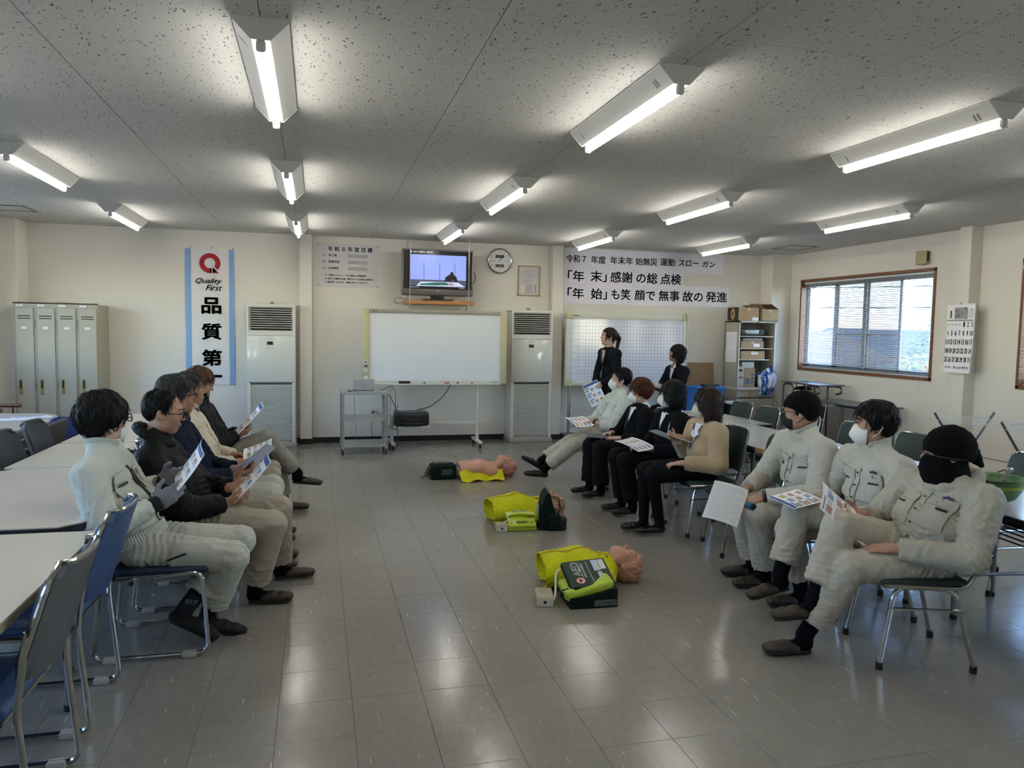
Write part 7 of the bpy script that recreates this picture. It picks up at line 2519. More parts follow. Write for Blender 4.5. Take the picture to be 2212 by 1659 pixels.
for nm, m in (('L1', M_MINT), ('B1', M_PALEWK), ('B2', M_PALEWK), ('B3', M_BEIGEWK), ('R1', M_MINT), ('L4', M_CREAMJ)):
 q = PEOPLE[nm]
 pockets(q, m, zipm=M_DK if nm in ('L1', 'B2', 'B3', 'B1') else None)
 placket(q, M_DK if nm == 'L1' else m, w=.012 if nm == 'L1' else .032)
for nm in ('B2', 'B3'):
 flap_logo(PEOPLE[nm], 1, M_NAVYPR)
tpocket(L1, 'R', M_MINT2, M_DK)
tpocket(L2, 'R', M_BEIGETR)
tpocket(B1, 'L', M_PALEWK2)
# name badge in a clear holder on the mint jacket
q = L1
o = q['shm'] - q['spine'] * .10 + q['shv'] * .05
patch(q['V'], q['org'], o, q['tf'], q['spine'], .07, .1, mat('badge_clear', 'b9bbb6', rough=.15, coat=.5), q['uo'], 'badge_holder', .014, .003, 4, 4)
patch(q['V'], q['org'], o + q['spine'] * .035, q['tf'], q['spine'], .045, .02, mat('badge_red', '9a4a2c', rough=.5), q['uo'], 'badge_print', .018, .002, 2, 2)
# elastic waistband of the mint jacket
def waistband(q, m, n=70):
 base = q['J']['pelvis'] + q['spine'] * .035
 base = np.asarray(base, float)
 tf, sv, sp_ = q['tf'], q['shv'], q['spine']
 def fn(u, v):
  a = 2 * math.pi * u
  r = 1 + .018 * math.sin(n * a)
  return base + sp_ * (.055 * (v - .5)) + sv * .176 * r * math.cos(a) + tf * .127 * r * math.sin(a) - q['org']
 MB().sheet(fn, 210, 2, .006).build('waistband', m, q['uo'])
waistband(L1, M_MINT)
# gloves
M_GLOVE = mat('grey_glove', '77777c', rough=.8, bump=.3, bscale=260)
M_GLOVEB = mat('black_glove_knit', '0e0e10', rough=.9, bump=.3, bscale=300)
for s in 'LR':
 J = L1['J']
 w, e = np.asarray(J['wr' + s], float), np.asarray(J['el' + s], float)
 hd, hn, cu = L1['hand' + s]
 S = SDF(w - .22, w + .22, .0045)
 add_hand(S, w, hd, hn, 1 if s == 'L' else -1, cu, r=1.14)
 S.build('glove', M_GLOVE, L1['root'], L1['org'])
 S = SDF(w - .15, w + .15, .006)
 S.cap(w + nz(e - w) * .05, w + nz(hd) * .022, .040, .039, .01, cut=True)
 S.build('glove_cuff', M_GLOVEB, L1['root'], L1['org'])
# puffer hood roll, scarf and neck warmers
def neck_roll(q, m, r, rr, z=.0, name='neck_warmer', tilt=.0, wob=.006, back=0.0):
 hc = np.asarray(q['J']['head'], float)
 nk = np.asarray(q['J']['neck'], float)
 ax = nz(hc - nk)
 fw = nz(q['tf'] - (q['tf'] @ ax) * ax)
 lf = np.cross(ax, fw)
 S = SDF(nk - .26, nk + .26, .008)
 n = 18
 P = []
 for i in range(n):
  a = 2 * math.pi * i / n
  P.append(nk + ax * (z + tilt * -math.cos(a)) + fw * r * math.cos(a) * 1.08 - fw * back + lf * r * math.sin(a))
 for i in range(n):
  k = rr * (1 + .35 * back * 10 * max(0, -math.cos(2 * math.pi * i / n)))
  S.cap(P[i], P[(i + 1) % n], k, k, .012)
 S.folds(wob, 80, 3)
 return S.build(name, m, q['root'], q['org'])
neck_roll(L2, M_PUFF, .088, .026, .035, 'stand_collar', .02, .005, .008)
collar(L2['J']['neck'] + np.array([0, 0, .045]), (0.2, 0, 1), L2['tf'], L2['root'], L2['org'], mat('shirt_tan', '8f8371', rough=.9), .062, .066, .03, 30, .02, 'shirt_collar')
neck_roll(L3, mat('plum_scarf', '2b2530', rough=.95, bump=.3), .066, .022, .045, 'neck_warmer', .01)
neck_roll(L4, mat('camo_scarf', '6d6553', rough=.95, col2='3c382f', vscale=18), .066, .020, .04, 'scarf', .01)
neck_roll(B2, mat('black_turtleneck', '0d0d10', rough=.95, bump=.3), .056, .014, .055, 'turtleneck', .0)
neck_roll(B3, M_BEIGEWK, .105, .032, .01, 'hood', .02, .008, .03)
# hats
def cap_hat(q, m, low, g=.016, name='knit_cap', tall=.0):
 hc, F = np.asarray(q['J']['head'], float), q['F']
 S = SDF(hc - .2, hc + .22, .006)
 c = hc - F[1] * .014 + F[2] * .03
 S.ell(c, F, (.080 + g, .100 + g, .096 + g + tall), .01, extra=hair_cut(low))
 S.folds(.003, 60, 9)
 o = S.build(name, m, q['root'], q['org'])
 return o
cap_hat(B1, M_KNITCAP, [(-.2, -.075), (-.05, -.068), (.02, -.025), (.07, .0), (.2, .01)], .015)
cap_hat(B3, M_KNITCAP, [(-.2, -.06), (-.05, -.055), (.03, -.045), (.07, -.034), (.1, -.018), (.2, -.01)], .02)
hc, F = np.asarray(B3['J']['head'], float), B3['F']
S = SDF(hc - .25, hc + .2, .006)
def ex(x0, x1, x2, d):
 return np.maximum(d, x2 - np.interp(x1, [-.2, -.08, .04, .075, .1, .2], [.03, .036, .08, .088, .07, .06]).astype(np.float32))
S.ell(hc + F[1] * .012 - F[2] * .062, F, (.092, .108, .098), .01, extra=ex)
S.ecap(hc - F[2] * .10, hc - F[2] * .16 - F[1] * .02, F[0], (.092, .1), (.095, .1), .03)
S.folds(.004, 45, 4)
g_ = S.build('neck_gaiter', M_KNITCAP, B3['root'], B3['org'])
S = SDF(hc - .3, hc + .2, .006)
kb = hc - F[1] * .125 - F[2] * .012
S.ell(kb, F, (.03, .028, .03), .01)
S.cap(kb, kb - F[1] * .022 - F[2] * .03 + F[0] * .015, .02, .014, .012)
S.cap(kb, kb - F[1] * .012 + F[2] * .04 - F[0] * .01, .018, .008, .012)
S.build('knot', M_KNITCAP, B3['root'], B3['org'])
MB().tube([tuple(hc + F[0] * .098 * math.cos(a) * 1.0 + F[1] * (.11 * math.sin(a) + .0) + F[2] * (.012 * math.sin(a) - .008) - B3['org']) for a in [R_(-40 + 260 * i / 20) for i in range(21)]], .0025, 6).build('seam', mat('grey_seam', '3c3c3e', rough=.8), g_)
# shirts, lapels, lanyards
def vneck(q, m, w=.07, h=.13, name='shirt_front', off=.004):
 o = q['shm'] + q['spine'] * .05 - q['spine'] * h / 2
 d = nz(q['tf'])
 V = q['V']
 sd = q['shv']
 rel = V - o.astype(np.float32)
 a, b, c = rel @ sd, rel @ q['spine'], rel @ d
 def fn(u, v):
  x = (u - .5) * w * (1 - v) + 1e-4
  y = (.5 - v) * h
  mk = ((a - x) ** 2 + (b - y) ** 2 < .014 ** 2) & (c > -.02) & (c < .16)
  z = float(c[mk].max()) if mk.any() else .05
  return tuple(o + sd * x + q['spine'] * y + d * (z + off) - q['org'])
 MB().sheet(fn, 6, 8, .004).build(name, m, q['uo'])
def shirt_collar(q, m=None, r1=.088, h=.05, dip=.035):
 hc, nk = np.asarray(q['J']['head'], float), np.asarray(q['J']['neck'], float)
 collar(nk + nz(hc - nk) * .05, nz(hc - nk) * .6 + q['spine'] * .4, q['tf'], q['root'], q['org'], m or M_SHIRT, .062, r1, -h, 26, dip, 'shirt_collar', .004, point=-.05)
for q in (R2, R3, R4):
 vneck(q, M_SHIRT, .085, .14)
 shirt_collar(q)
for q in (S1, S2):
 vneck(q, M_SHIRT if q is S2 else mat('blouse_beige', 'a59a90', rough=.8), .085, .17)
 for s in (-1, 1):
  o = q['shm'] - q['spine'] * .08 + q['shv'] * s * .045
  patch(q['V'], q['org'], o, q['tf'], nz(q['spine'] + q['shv'] * s * .42), .035, .17, M_SUIT, q['uo'], 'lapel', .007, .004, 3, 8)
shirt_collar(S2)
def lanyard(q, m, ln=.27, badge=True):
 V = q['V']
 hang = []
 for s in (-1, 1):
  pts = []
  for k in range(9):
   t_ = k / 8
   o = q['shm'] + q['spine'] * (.045 - ln * t_) + q['shv'] * s * (.06 * (1 - t_) + .002)
   rel = V - o.astype(np.float32)
   mk = (np.abs(rel @ q['shv']) < .014) & (np.abs(rel @ q['spine']) < .014) & (rel @ q['tf'] < .16)
   c = float((rel[mk] @ q['tf']).max()) if mk.any() else .06
   pts.append(tuple(o + q['tf'] * (c + .010) - q['org']))
  MB().tube(pts, .006, 8, flat=.3).build('lanyard', m, q['uo'])
  hang = pts[-1]
 if badge:
  p = Vector(hang)
  d = Vector(q['tf'])
  M = Matrix.Translation(p + d * .004) @ d.to_track_quat('-Y', 'Z').to_matrix().to_4x4()
  MB().rbox(-.028, .028, -.003, .003, -.085, 0, r=.004, seg=1, M=M).build('badge', mat('badge_dark', '3b4a4c', rough=.2), q['uo'])
lanyard(S1, M_LANY)
lanyard(S2, M_LANY, .24)
lanyard(R4, M_LANY, .2, False)
lanyard(R2, mat('lanyard_green', '1e5a3a', rough=.7), .2, False)
# ribbon tie on the beige cardigan
q = R4
o = q['shm'] - q['spine'] * .035
for s in (-1, 1):
 patch(q['V'], q['org'], o + q['shv'] * s * .025, q['tf'], nz(q['spine'] + q['shv'] * s * 1.2), .035, .06, M_SHIRT, q['uo'], 'ribbon', .012, .006, 3, 3)
# watches
def watch(q, side, t=.1):
 J = q['J']
 w, e = np.asarray(J['wr' + side], float), np.asarray(J['el' + side], float)
 ax = nz(e - w)
 c = w + ax * t * .3 - q['org']
 M = Matrix.Translation(c) @ Vector(ax).to_track_quat('Z', 'Y').to_matrix().to_4x4()
 MB().tube([(.033 * math.cos(a), .033 * math.sin(a), 0) for a in [i / 20 * 6.283 for i in range(20)]], .011, 8, closed=True, M=M).build('watch', M_BLACK, q['root'])
watch(B1, 'L', .02)
watch(R1, 'L', .12)
# ---- stool under the woman at the end of the whiteboard
t = thing('stool', 'steel stool under the woman at the right end of the gridded whiteboard', 'stool', (4.67, 9.2, 0))
MB().lathe([(0, .505), (.15, .505), (.165, .49), (.165, .475), (0, .47)], 24).build('seat', M_BLACK, t)
for a in range(4):
 c, s = math.cos(R_(45 + 90 * a)), math.sin(R_(45 + 90 * a))
 MB().tube([(.12 * c, .12 * s, .48), (.18 * c, .18 * s, 0)], .011, 8).build('leg', M_STEEL, t)
# ============================================================ HANDOUTS
M_PBLUE = mat('print_blue', '31568f', rough=.7)
M_PGREY = mat('print_grey', '8e93a0', rough=.7)
M_PCOL = [mat('print_green', '7f9a7a', rough=.7), mat('print_orange', 'b58d63', rough=.7), mat('print_pink', 'b58a8a', rough=.7), mat('print_sky', '7f9dc4', rough=.7), mat('print_yellow', 'b9b061', rough=.7)]
def handout(label, c, n, up, w=.21, h=.297, bend=.03, style='blue', m=None, roll=0.0):
 n = nz(n)
 up = nz(np.asarray(up, float) - (np.asarray(up, float) @ n) * n)
 if roll:
  r = R_(roll)
  sd = np.cross(up, n)
  up = up * math.cos(r) + sd * math.sin(r)
 sd = np.cross(up, n)
 t = thing('handout', label, 'paper', tuple(c), 0, 'training handouts')
 def surf(u, v, off):
  x, y = (u - .5) * w, (.5 - v) * h
  z = bend * (1 - (2 * u - 1) ** 2) + .5 * bend * (2 * v - 1) ** 2
  return sd * x + up * y + n * (z + off)
 MB().sheet(lambda u, v: tuple(surf(u, v, 0)), 8, 8, .0008).build('sheet', m or M_PAPER, t)
 def pr(u0, u1, v0, v1, mm, nm='print'):
  MB().sheet(lambda u, v: tuple(surf(u0 + (u1 - u0) * u, v0 + (v1 - v0) * v, .0012)), 4, 3, .0006).build(nm, mm, t)
 rr = random.Random(hash(label) % 999 if False else len(label) * 7)
 if style == 'blue':
  pr(.03, .97, .02, .13, M_PBLUE, 'header_band')
  for j in range(3):
   pr(.04, .34, .17 + j * .27, .21 + j * .27, M_PBLUE, 'heading')
   for i in range(3):
    u0 = .05 + i * .31
    pr(u0, u0 + .2, .24 + j * .27, .34 + j * .27, rr.choice(M_PCOL), 'picture')
    for k in range(2):
     pr(u0, u0 + .26, .36 + j * .27 + k * .03, .372 + j * .27 + k * .03, M_PGREY, 'text_line')
 elif style == 'figures':
  pr(.05, .5, .04, .07, M_PGREY, 'heading')
  for j in range(4):
   for i in range(2):
    u0 = .08 + i * .46
    pr(u0, u0 + .22, .12 + j * .21, .24 + j * .21, rr.choice(M_PCOL), 'picture')
    for k in range(3):
     pr(u0 + .25, u0 + .4, .13 + j * .21 + k * .035, .142 + j * .21 + k * .035, M_PGREY, 'text_line')
 elif style == 'text':
  for k in range(14):
   pr(.1, .9 - .2 * (k % 3 == 2), .08 + k * .062, .094 + k * .062, mat('show_through', 'b2b2b4', rough=.8), 'text_line')
 return t
handout('printed sheet held up by the gloved man in mint work clothes', (-.595, 3.955, .885), (-.80, -.2, .56), (.55, 0, .83), .297, .21, .012)
handout('printed sheet held by the man in the black puffer jacket', (-.35, 4.46, .715), (-.74, -.16, .65), (.7, 0, .72), .21, .297, .012)
handout('plain back of a sheet held by the man in the navy coat', (-.40, 5.10, .70), (-.55, .35, .7), (.7, 0, .7), .21, .297, .01, 'none', mat('paper_bluish', 'c3c8dc', rough=.8))
handout('folded booklet held low by the man in the cream jacket', (-.41, 5.75, .665), (-.35, -.18, .9), (.9, 0, .4), .297, .21, .012, 'figures')
handout('printed sheet held up by the cross-legged man in the black jacket', (-.52, 6.47, .82), (-.74, -.16, .65), (.62, 0, .78), .21, .297, .012)
handout('open leaflet lying on the lap of the man in the pale work shirt', (2.655, 7.45, .625), (-.02, -.22, .97), (-.95, -.1, 0), .297, .21, .012, 'figures')
handout('leaflet hanging from the hands of the ponytailed woman', (3.44, 9.11, .78), (-.42, -.88, .18), (.1, 0, 1), .21, .297, .006, 'blue', None, -32)
handout('leaflet held by the woman at the right end of the whiteboard', (4.27, 9.11, .895), (.2, -.25, .95), (-.9, 0, .3), .21, .25, .006, 'blue')
handout('grey clipboard sheet on the lap of the reddish haired woman', (2.63, 6.78, .575), (.1, -.1, .98), (-.95, -.1, .1), .21, .297, .003, 'none', mat('grey_card', '55565a', rough=.6))
handout('open leaflet on the lap of the woman with the black bob', (2.655, 6.02, .60), (-.02, -.2, .97), (-.9, -.35, 0), .297, .21, .012, 'figures')
handout('white sheet held up by the woman in the beige cardigan', (2.735, 5.50, .735), (.32, .12, .94), (-.9, 0, .35), .21, .297, .012, 'none')
handout('blank backed sheet hanging from the hand of the beanie man', (2.41, 4.09, .535), (-.25, -.6, .75), (0, .3, 1), .21, .297, .012, 'text', mat('paper_shade', 'c4c4c4', rough=.8), 26)
handout('colourful leaflet on the lap of the man with the large white mask', (2.55, 3.60, .668), (-.05, -.16, .98), (-.9, -.25, 0), .19, .24, .004, 'blue')
handout('stapled sheets held by the balaclava man', (2.515, 3.17, .69), (.34, -.70, .62), (-.75, .19, .63), .21, .297, .012, 'figures')
t = thing('pen', 'blue pen in the hand of the woman in the beige cardigan', 'pen', (2.70, 5.505, .74))
MB().tube([(0, 0, 0), (.02, 0, .1)], [.003, .005], 8).build('barrel', mat('pen_blue', '6f84a8', rough=.3), t)
MB().tube([(.02, 0, .1), (.024, 0, .12)], [.005, .004], 8).build('cap', M_MB, t)
t = thing('blue_roll', 'small blue roll held in the hand of the beanie man', 'roll', (2.545, 4.03, .53))
MB().tube([(0, -.03, 0), (0, .02, 0)], [.022, .024], 14).build('roll', mat('teal_rubber', '1f4a5e', rough=.6), t)
MB().tube([(0, -.032, 0), (0, -.029, 0)], [.012, .012], 12).build('core', M_BLACK, t)
o = text('ERY', .03, tuple(np.array((-.585, 3.842, .235)) - L1['org']), M_PGREY, L1['root'], rot=(R_(90), R_(14), R_(8)), bold=.01, fit=(.055, .022))
# ============================================================ CPR MANNEQUINS AND DEFIBRILLATORS
M_DOLL = mat('mannequin_skin', 'bd8c72', rough=.32, spec=.5, var=.05)
M_HIVIS = cloth('hivis_yellow', 'c8ca1e', rough=.7, var=.12)
M_ORANGE = mat('orange_piping', 'b3731c', rough=.7)
M_AEDG = mat('aed_lime', 'b2c83c', rough=.35, var=.04)
M_BAG = cloth('dark_green_nylon', '0f2220', rough=.6, var=.2)
def mannequin(label, x, y, jacket, rot=0.0, seed=1):
 """lies face up with the head towards +x"""
 t = thing('training_mannequin', label, 'mannequin', (x, y, 0), R_(rot), 'resuscitation mannequins')
 org = np.zeros(3)
 S = SDF((-.12, -.27, -.0), (.72, .27, .30), .006)
 Y = (0, 1, 0)
 S.ecap((.0 if jacket == 'open' else .06, 0, .085), (.22, 0, .095), Y, (.155, .085), (.165, .095), .03, cuta=True)
 S.ecap((.22, 0, .095), (.36, 0, .085), Y, (.165, .095), (.15, .07), .03)
 for s in (-1, 1):
  S.ell((.33, s * .15, .07), np.eye(3), (.07, .055, .055), .04)
 S.cap((.36, 0, .085), (.47, 0, .095), .06, .05, .04)
 c = np.array([.515, 0, .118])
 F = np.array([[0, -1, 0], nz((.36, 0, 1)), nz((1, 0, -.36))])
 F[0] = np.cross(F[2], F[1])
 add_head(S, c, F, 1.0, 1.05, mouth=True)
 # moulded hair
 H = SDF(c - .2, c + .2, .006)
 body = S.build('body', M_DOLL, t, org)
 add_hair(H, c, F, 'short', .985, seed)
 H.strands(c, F, .003, 16, seed)
 H.build('moulded_hair', M_DOLL, t, org)
 for k in (-1, 1):
  p = c + F[0] * k * .083 - F[1] * .004 - F[2] * .0
  MB().ell(tuple(p), (.008, .008, .008), 10, 6).build('ear_rivet', M_STEEL, t)
 if jacket == 'on':
  U = SDF((-.16, -.30, -.0), (.52, .30, .32), .007)
  U.ecap((-.02, 0, .09), (.22, 0, .105), Y, (.18, .10), (.195, .118), .03, cuta=True)
  U.ecap((.22, 0, .105), (.38, 0, .09), Y, (.195, .118), (.16, .085), .03)
  for s in (-1, 1):
   U.ell((.33, s * .17, .075), np.eye(3), (.085, .065, .06), .04)
   U.cap((.31, s * .2, .06), (.08, s * .235, .045), .062, .05, .02, cut=True)
  U.cap((.36, 0, .1), (.45, 0, .115), .085, .075, .03, cut=True)
  U.cap((.6, 0, .11), (.40, 0, .12), .075, .055, .012, op='s')
  U.folds(.006, 45, seed)
  U.folds(.0025, 100, seed + 3)
  U.ecap((-.2, 0, .09), (.0, 0, .09), Y, (.168, .088), (.168, .088), .01, op='s')
  U.plane_cut((0, 0, .004), (0, 0, -1))
  j = U.build('jacket', M_HIVIS, t, org)
  V = U.V
  pts = []
  for k in range(12):
   xx = -.02 + .42 * k / 11
   yy = -.015 + .02 * math.sin(k)
   mk = (np.abs(V[:, 0] - xx) < .015) & (np.abs(V[:, 1] - yy) < .015)
   pts.append((xx, yy, float(V[mk][:, 2].max()) + .002 if mk.any() else .2))
  MB().tube(pts, .004, 6, flat=.5).build('zip', M_ORANGE, j)
 elif jacket == 'open':
  def fl(u, v):
   xx = -.02 + .46 * u
   return (xx, -.13 - .13 * v - .02 * math.sin(u * 9), .075 * (1 - v) ** 1.5 + .012 + .012 * math.sin(u * 14 + 3 * v) + .02 * math.sin(u * 3.1) * (1 - v))
  j = MB().sheet(fl, 26, 8, .008).build('jacket', M_HIVIS, t)
  MB().tube([fl(i / 14, 1.0) for i in range(15)], .005, 6).build('piping', M_ORANGE, j)
  MB().sheet(lambda u, v: (-.02 + .46 * u, .12 + .1 * v, .05 * (1 - v) + .012), 12, 4, .008).build('jacket_far_side', M_HIVIS, t)
  MB().sheet(lambda u, v: (.38 + .07 * u, -.12 - .1 * v, .075 * (1 - v) + .02), 4, 4, .007).build('collar', M_ORANGE, t)
 return t
mannequin('bare chested training mannequin farthest from the viewer', 1.45, 7.84, 'open', 2, 2)
mannequin('mannequin in a yellow jacket partly hidden behind the green bag', 1.38, 5.98, 'on', 3, 3)
mannequin('mannequin in a yellow jacket nearest the viewer', 1.36, 4.42, 'on', -6, 4)
# far closed defibrillator case
t = thing('defibrillator_case', 'closed dark green case beside the bare chested mannequin', 'bag', (1.285, 7.84, 0), R_(3))
MB().rbox(-.13, .13, -.09, .10, .0, .155, r=.02, seg=3).build('case', M_BAG, t)
MB().rbox(-.10, .10, -.05, .06, .15, .17, r=.008).build('carry_handle', M_BLACK, t)
MB().sheet(lambda u, v: (-.13 - .05 * v, -.06 + .12 * u, .13 - .1 * v), 4, 4, .02).build('end_flap', M_BLACK, t)
MB().tube(fillet([(-.16, -.02, .06), (-.2, -.03, .03), (-.24, -.02, .02)], .02, 3), .006, 6).build('strap', M_BLACK, t)
MB().box(-.03, .08, -.0925, -.09, .05, .11).build('pale_label', mat('faded_label', '2f4440', rough=.6), t)
cable([(1.42, 7.79, .12), (1.47, 7.74, .07), (1.50, 7.70, .03), (1.53, 7.69, .012)], 'white lead running from the closed case towards the bare mannequin', .004, M_WHITEP)
# open lime defibrillator
def lime_unit(t):
 b = MB()
 b.rbox(-.115, .115, -.115, .12, .0, .045, r=.012)
 b.build('base', M_AEDG, t)
 # front control face, sloping
 MB().rbox(-.112, .112, -.05, .05, -.008, .02, r=.008, M=Matrix.Translation((0, -.075, .05)) @ Matrix.Rotation(R_(24), 4, 'X')).build('front_panel', M_AEDG, t)
 MB().rbox(-.045, .045, -.012, .012, .018, .026, r=.008, M=Matrix.Translation((0, -.085, .05)) @ Matrix.Rotation(R_(24), 4, 'X')).build('grip_recess', mat('lime_dark', '6d7a1c', rough=.4), t)
 MB().rbox(-.105, .105, -.02, .02, .03, .085, r=.006, M=Matrix.Translation((0, -.005, .0))).build('cavity', M_DARK, t)
 l = MB()
 l.sheet(lambda u, v: (-.115 + .23 * u, -.025 + .15 * v, .098 + .012 * math.sin(u * 3.14) - .02 * v + .02 * math.sin(v * 2.6)), 10, 8, .016)
 lid = l.build('lid', M_AEDG, t)
 for (u, v, w, h, mm) in ((.5, .8, .07, .022, M_PAPER), (.3, .5, .03, .02, M_PGREY), (.7, .5, .035, .02, M_PGREY), (.42, .62, .022, .016, M_BLUEP), (.6, .3, .05, .02, M_PGREY), (.35, .3, .05, .02, M_PGREY)):
  x, y = -.115 + .23 * u, -.025 + .15 * v
  z = .098 + .012 * math.sin(u * 3.14) - .02 * v + .02 * math.sin(v * 2.6) + .0085
  MB().rbox(x - w / 2, x + w / 2, y - h / 2, y + h / 2, z, z + .0012, r=.0005, seg=1).build('pictogram', mm, lid)
 for x in (-.085, .085):
  MB().lathe([(0, 0), (.007, 0), (.007, .004), (0, .004)], 10, Matrix.Translation((x, -.1, .047)) @ Matrix.Rotation(R_(24), 4, 'X') @ Matrix.Translation((0, 0, .02))).build('button', M_STEELD, t)
t = thing('defibrillator', 'open lime green defibrillator beside the middle mannequin', 'defibrillator', (1.565, 5.755, 0), R_(-3))
lime_unit(t)
# green bag standing behind
t = thing('defibrillator_bag', 'dark green carry bag standing open beside the lime defibrillator', 'bag', (1.79, 5.72, 0), R_(-8))
b = MB()
pts = [(-.085, 0), (.06, 0), (.068, .02), (.035, .16), (.0, .29), (-.02, .30), (-.05, .25), (-.075, .12)]
b.prism(pts, .10, -.11, XZ)
b.build('shell', M_BAG, t)
MB().rbox(-.02, .085, -.125, .1, .0, .13, r=.02, seg=3).build('side_pocket', M_BAG, t)
MB().tube(fillet([(.0, -.06, .26), (.07, -.07, .24), (.09, -.08, .16), (.05, -.1, .12), (.08, -.12, .05), (.12, -.12, .02)], .03, 4), .005, 6).build('strap', M_BLACK, t)
MB().tube(fillet([(.03, .02, .25), (.1, .0, .235), (.08, -.03, .18)], .03, 4), .004, 6).build('strap', M_BLACK, t)
MB().rbox(-.0855, -.0835, -.07, .04, .07, .2, r=.001, seg=1).build('white_print', M_PGREY, t)
MB().rbox(.08, .135, -.12, -.02, .0, .11, r=.02, seg=3).build('end_pouch', M_BLACK, t)
# control boxes
M_BOXC = mat('beige_box', 'a7a18e', rough=.45, var=.03)
def ctrl(label, x, y, rz, w=.055, d=.065, h=.055):
 t = thing('control_box', label, 'box', (x, y, 0), R_(rz), 'beige training control boxes')
 MB().rbox(-w, w, -d, d, 0, h, r=.003, seg=1).build('case', M_BOXC, t)
 MB().box(-w + .002, w - .002, -d - .0015, -d, .003, h - .003).build('end_plate', M_IVORY, t)
 MB().lathe([(0, 0), (.009, 0), (.009, .004), (.005, .005), (0, .005)], 12, Matrix.Translation((0, -d - .001, h * .5)) @ XZ).build('socket', M_BLACK, t)
 for i in range(3):
  for j in range(2):
   MB().rbox(-.02 + i * .014, -.012 + i * .014, -.01 + j * .016, -.003 + j * .016, h, h + .0015, r=.0005, seg=1).build('indicator', (M_AEDG, M_PGREY)[(i + j) % 2], t)
 return t
ctrl('small beige control box beside the middle mannequin', 1.40, 5.70, -4, .045, .055, .055)
ctrl('small beige control box on the floor beside the nearest mannequin', 1.275, 4.12, -12, .05, .085, .055)
cable([(1.41, 5.66, .07), (1.44, 5.64, .09), (1.47, 5.68, .08), (1.45, 5.73, .10), (1.50, 5.74, .11), (1.46, 5.78, .12)], 'white lead coiled on the box by the middle mannequin', .004, M_WHITEP, .02)
cable([(1.30, 4.03, .03), (1.325, 4.06, .05), (1.345, 4.12, .11), (1.36, 4.17, .15), (1.41, 4.2, .165)], 'white lead from the near control box up to the AED pack', .006, M_WHITEP, .03)
# near defibrillator pack
t = thing('defibrillator_pack', 'lime defibrillator in a dark green AED case beside the nearest mannequin', 'defibrillator', (1.53, 4.08, 0), R_(-2))
b = MB()
b.prism([(-.14, 0), (.14, 0), (.14, .105), (-.02, .075), (-.14, .06)], .12, -.09, XZ)
b.build('case_body', M_BAG, t)
MB().rbox(.0, .135, -.127, -.118, .01, .045, r=.003, seg=1).build('grey_tag', mat('grey_tag', '55565a', rough=.6), t)
text('M', .02, (.085, -.1285, .027), M_INK, t)
MB().rbox(-.04, .0, -.124, -.118, .0, .07, r=.004, seg=1).build('side_strap', M_BAG, t)
Mt = Matrix.Translation((-.045, -.02, .105)) @ Matrix.Rotation(R_(-14), 4, 'Y') @ Matrix.Rotation(R_(10), 4, 'X')
MB().rbox(-.12, .17, -.09, .10, -.035, .02, r=.02, seg=3, M=Mt).build('lime_housing', M_AEDG, t)
MB().rbox(-.125, -.06, -.085, -.02, -.02, .03, r=.015, seg=3, M=Mt).build('lime_corner', M_AEDG, t)
MB().rbox(-.128, -.09, -.05, -.035, -.03, .034, r=.006, M=Mt).build('black_strap', M_BLACK, t)
MB().rbox(-.128, -.115, -.075, -.055, -.02, .036, r=.006, M=Mt).build('white_strap_end', M_AEDG, t)
MB().tube([(-.08, .0, .024), (-.05, -.03, .025), (-.03, -.06, .024)], .006, 8, M=Mt).build('blue_cord', M_MB, t)
Mf = Matrix.Translation((.0, .03, .165)) @ Matrix.Rotation(R_(-4), 4, 'Y') @ Matrix.Rotation(R_(22), 4, 'X')
fl = MB().rbox(-.13, .135, -.125, .10, -.006, .006, r=.008, M=Mf).build('flap', mat('flap_green', '1d3a2c', rough=.6, var=.1), t)
MB().prism([(p[0] + .0, p[1] - .012) for p in rrect(.275, .236, .03)], -.009, -.006, Mf).build('flap_edging', M_BLACK, t)
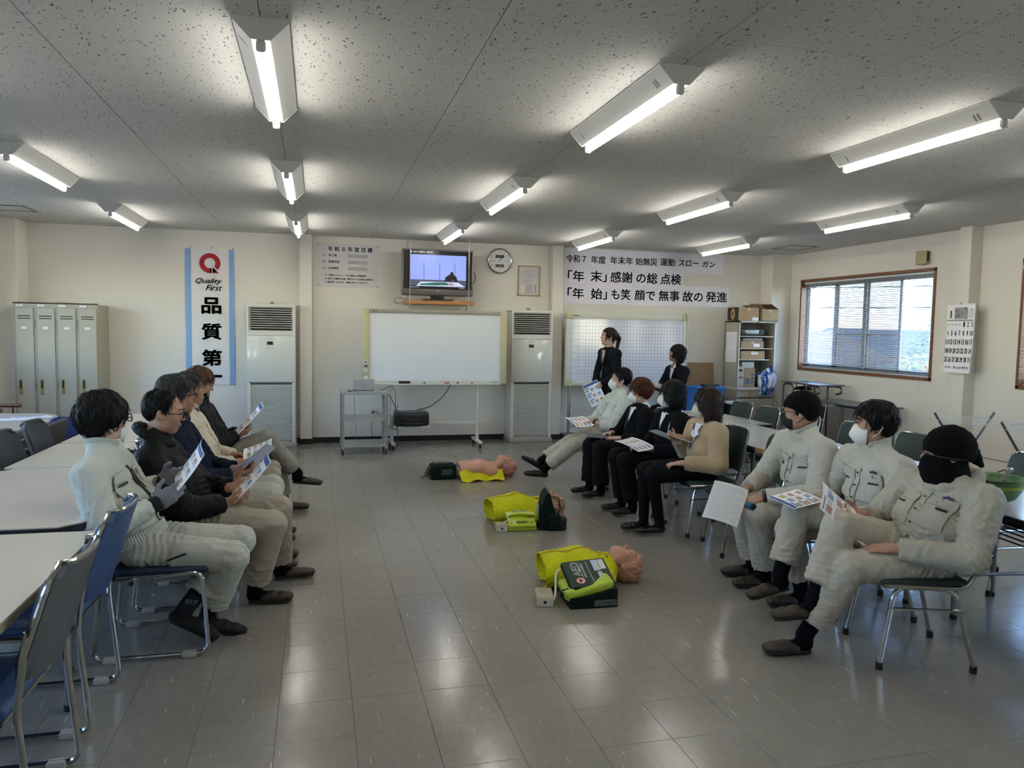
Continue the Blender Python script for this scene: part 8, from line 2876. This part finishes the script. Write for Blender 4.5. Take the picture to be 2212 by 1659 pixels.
M_WP = mat('white_print', 'cfd3cf', rough=.6)
text('AED', .075, (-.085, -.02, .0075), M_WP, fl, rot=(0, 0, 0), bold=.03, fit=(.125, .048)).matrix_basis = Mf @ Matrix.Translation((-.062, .022, .0072)) @ Matrix.Rotation(R_(90), 4, 'Z')
e = MB().lathe([(0, .0), (.026, .0), (.026, .001), (0, .001)], 24, Mf @ Matrix.Translation((-.06, -.078, .0065))).build('emblem_disc', M_WP, fl)
e2 = MB()
e2.tube([(.0265 * math.cos(a), .0265 * math.sin(a), 0) for a in [i / 24 * 6.2832 for i in range(24)]], .0022, 6, closed=True, M=Mf @ Matrix.Translation((-.06, -.078, .0075)))
e2.build('emblem_ring', M_RED, fl)
hp = [(.016 * math.sin(a) ** 3, (13 * math.cos(a) - 5 * math.cos(2 * a) - 2 * math.cos(3 * a) - math.cos(4 * a)) * .00105) for a in [i / 24 * 6.2832 for i in range(24)]]
MB().prism(list(reversed(hp)), 0, .0012, Mf @ Matrix.Translation((-.06, -.078, .0078)) @ Matrix.Rotation(R_(90), 4, 'Z')).build('heart', M_RED, fl)
MB().box(-.036, -.0335, -.06, .08, .0062, .0072, M=Mf).build('white_rule', M_WP, fl)
MB().box(.012, .0145, -.1, .08, .0062, .0072, M=Mf).build('white_rule', M_WP, fl)
text('自動体外式除細動器', .016, (0, 0, 0), M_WP, fl, fit=(.12, .012)).matrix_basis = Mf @ Matrix.Translation((-.02, .005, .0072)) @ Matrix.Rotation(R_(90), 4, 'Z')
MB().box(.045, .085, -.01, .085, .0062, .0076, M=Mf).build('address_label', mat('label_bluewhite', 'b9c2d2', rough=.6), fl)
MB().box(.088, .12, .0, .085, .0062, .0076, M=Mf).build('white_label', M_WP, fl)
MB().box(.06, .085, -.095, -.02, .0062, .0076, M=Mf).build('white_label', M_WP, fl)
text('PAD-10', .02, (0, 0, 0), M_INK, fl, fit=(.06, .013)).matrix_basis = Mf @ Matrix.Translation((.0725, -.057, .0082)) @ Matrix.Rotation(R_(90), 4, 'Z')
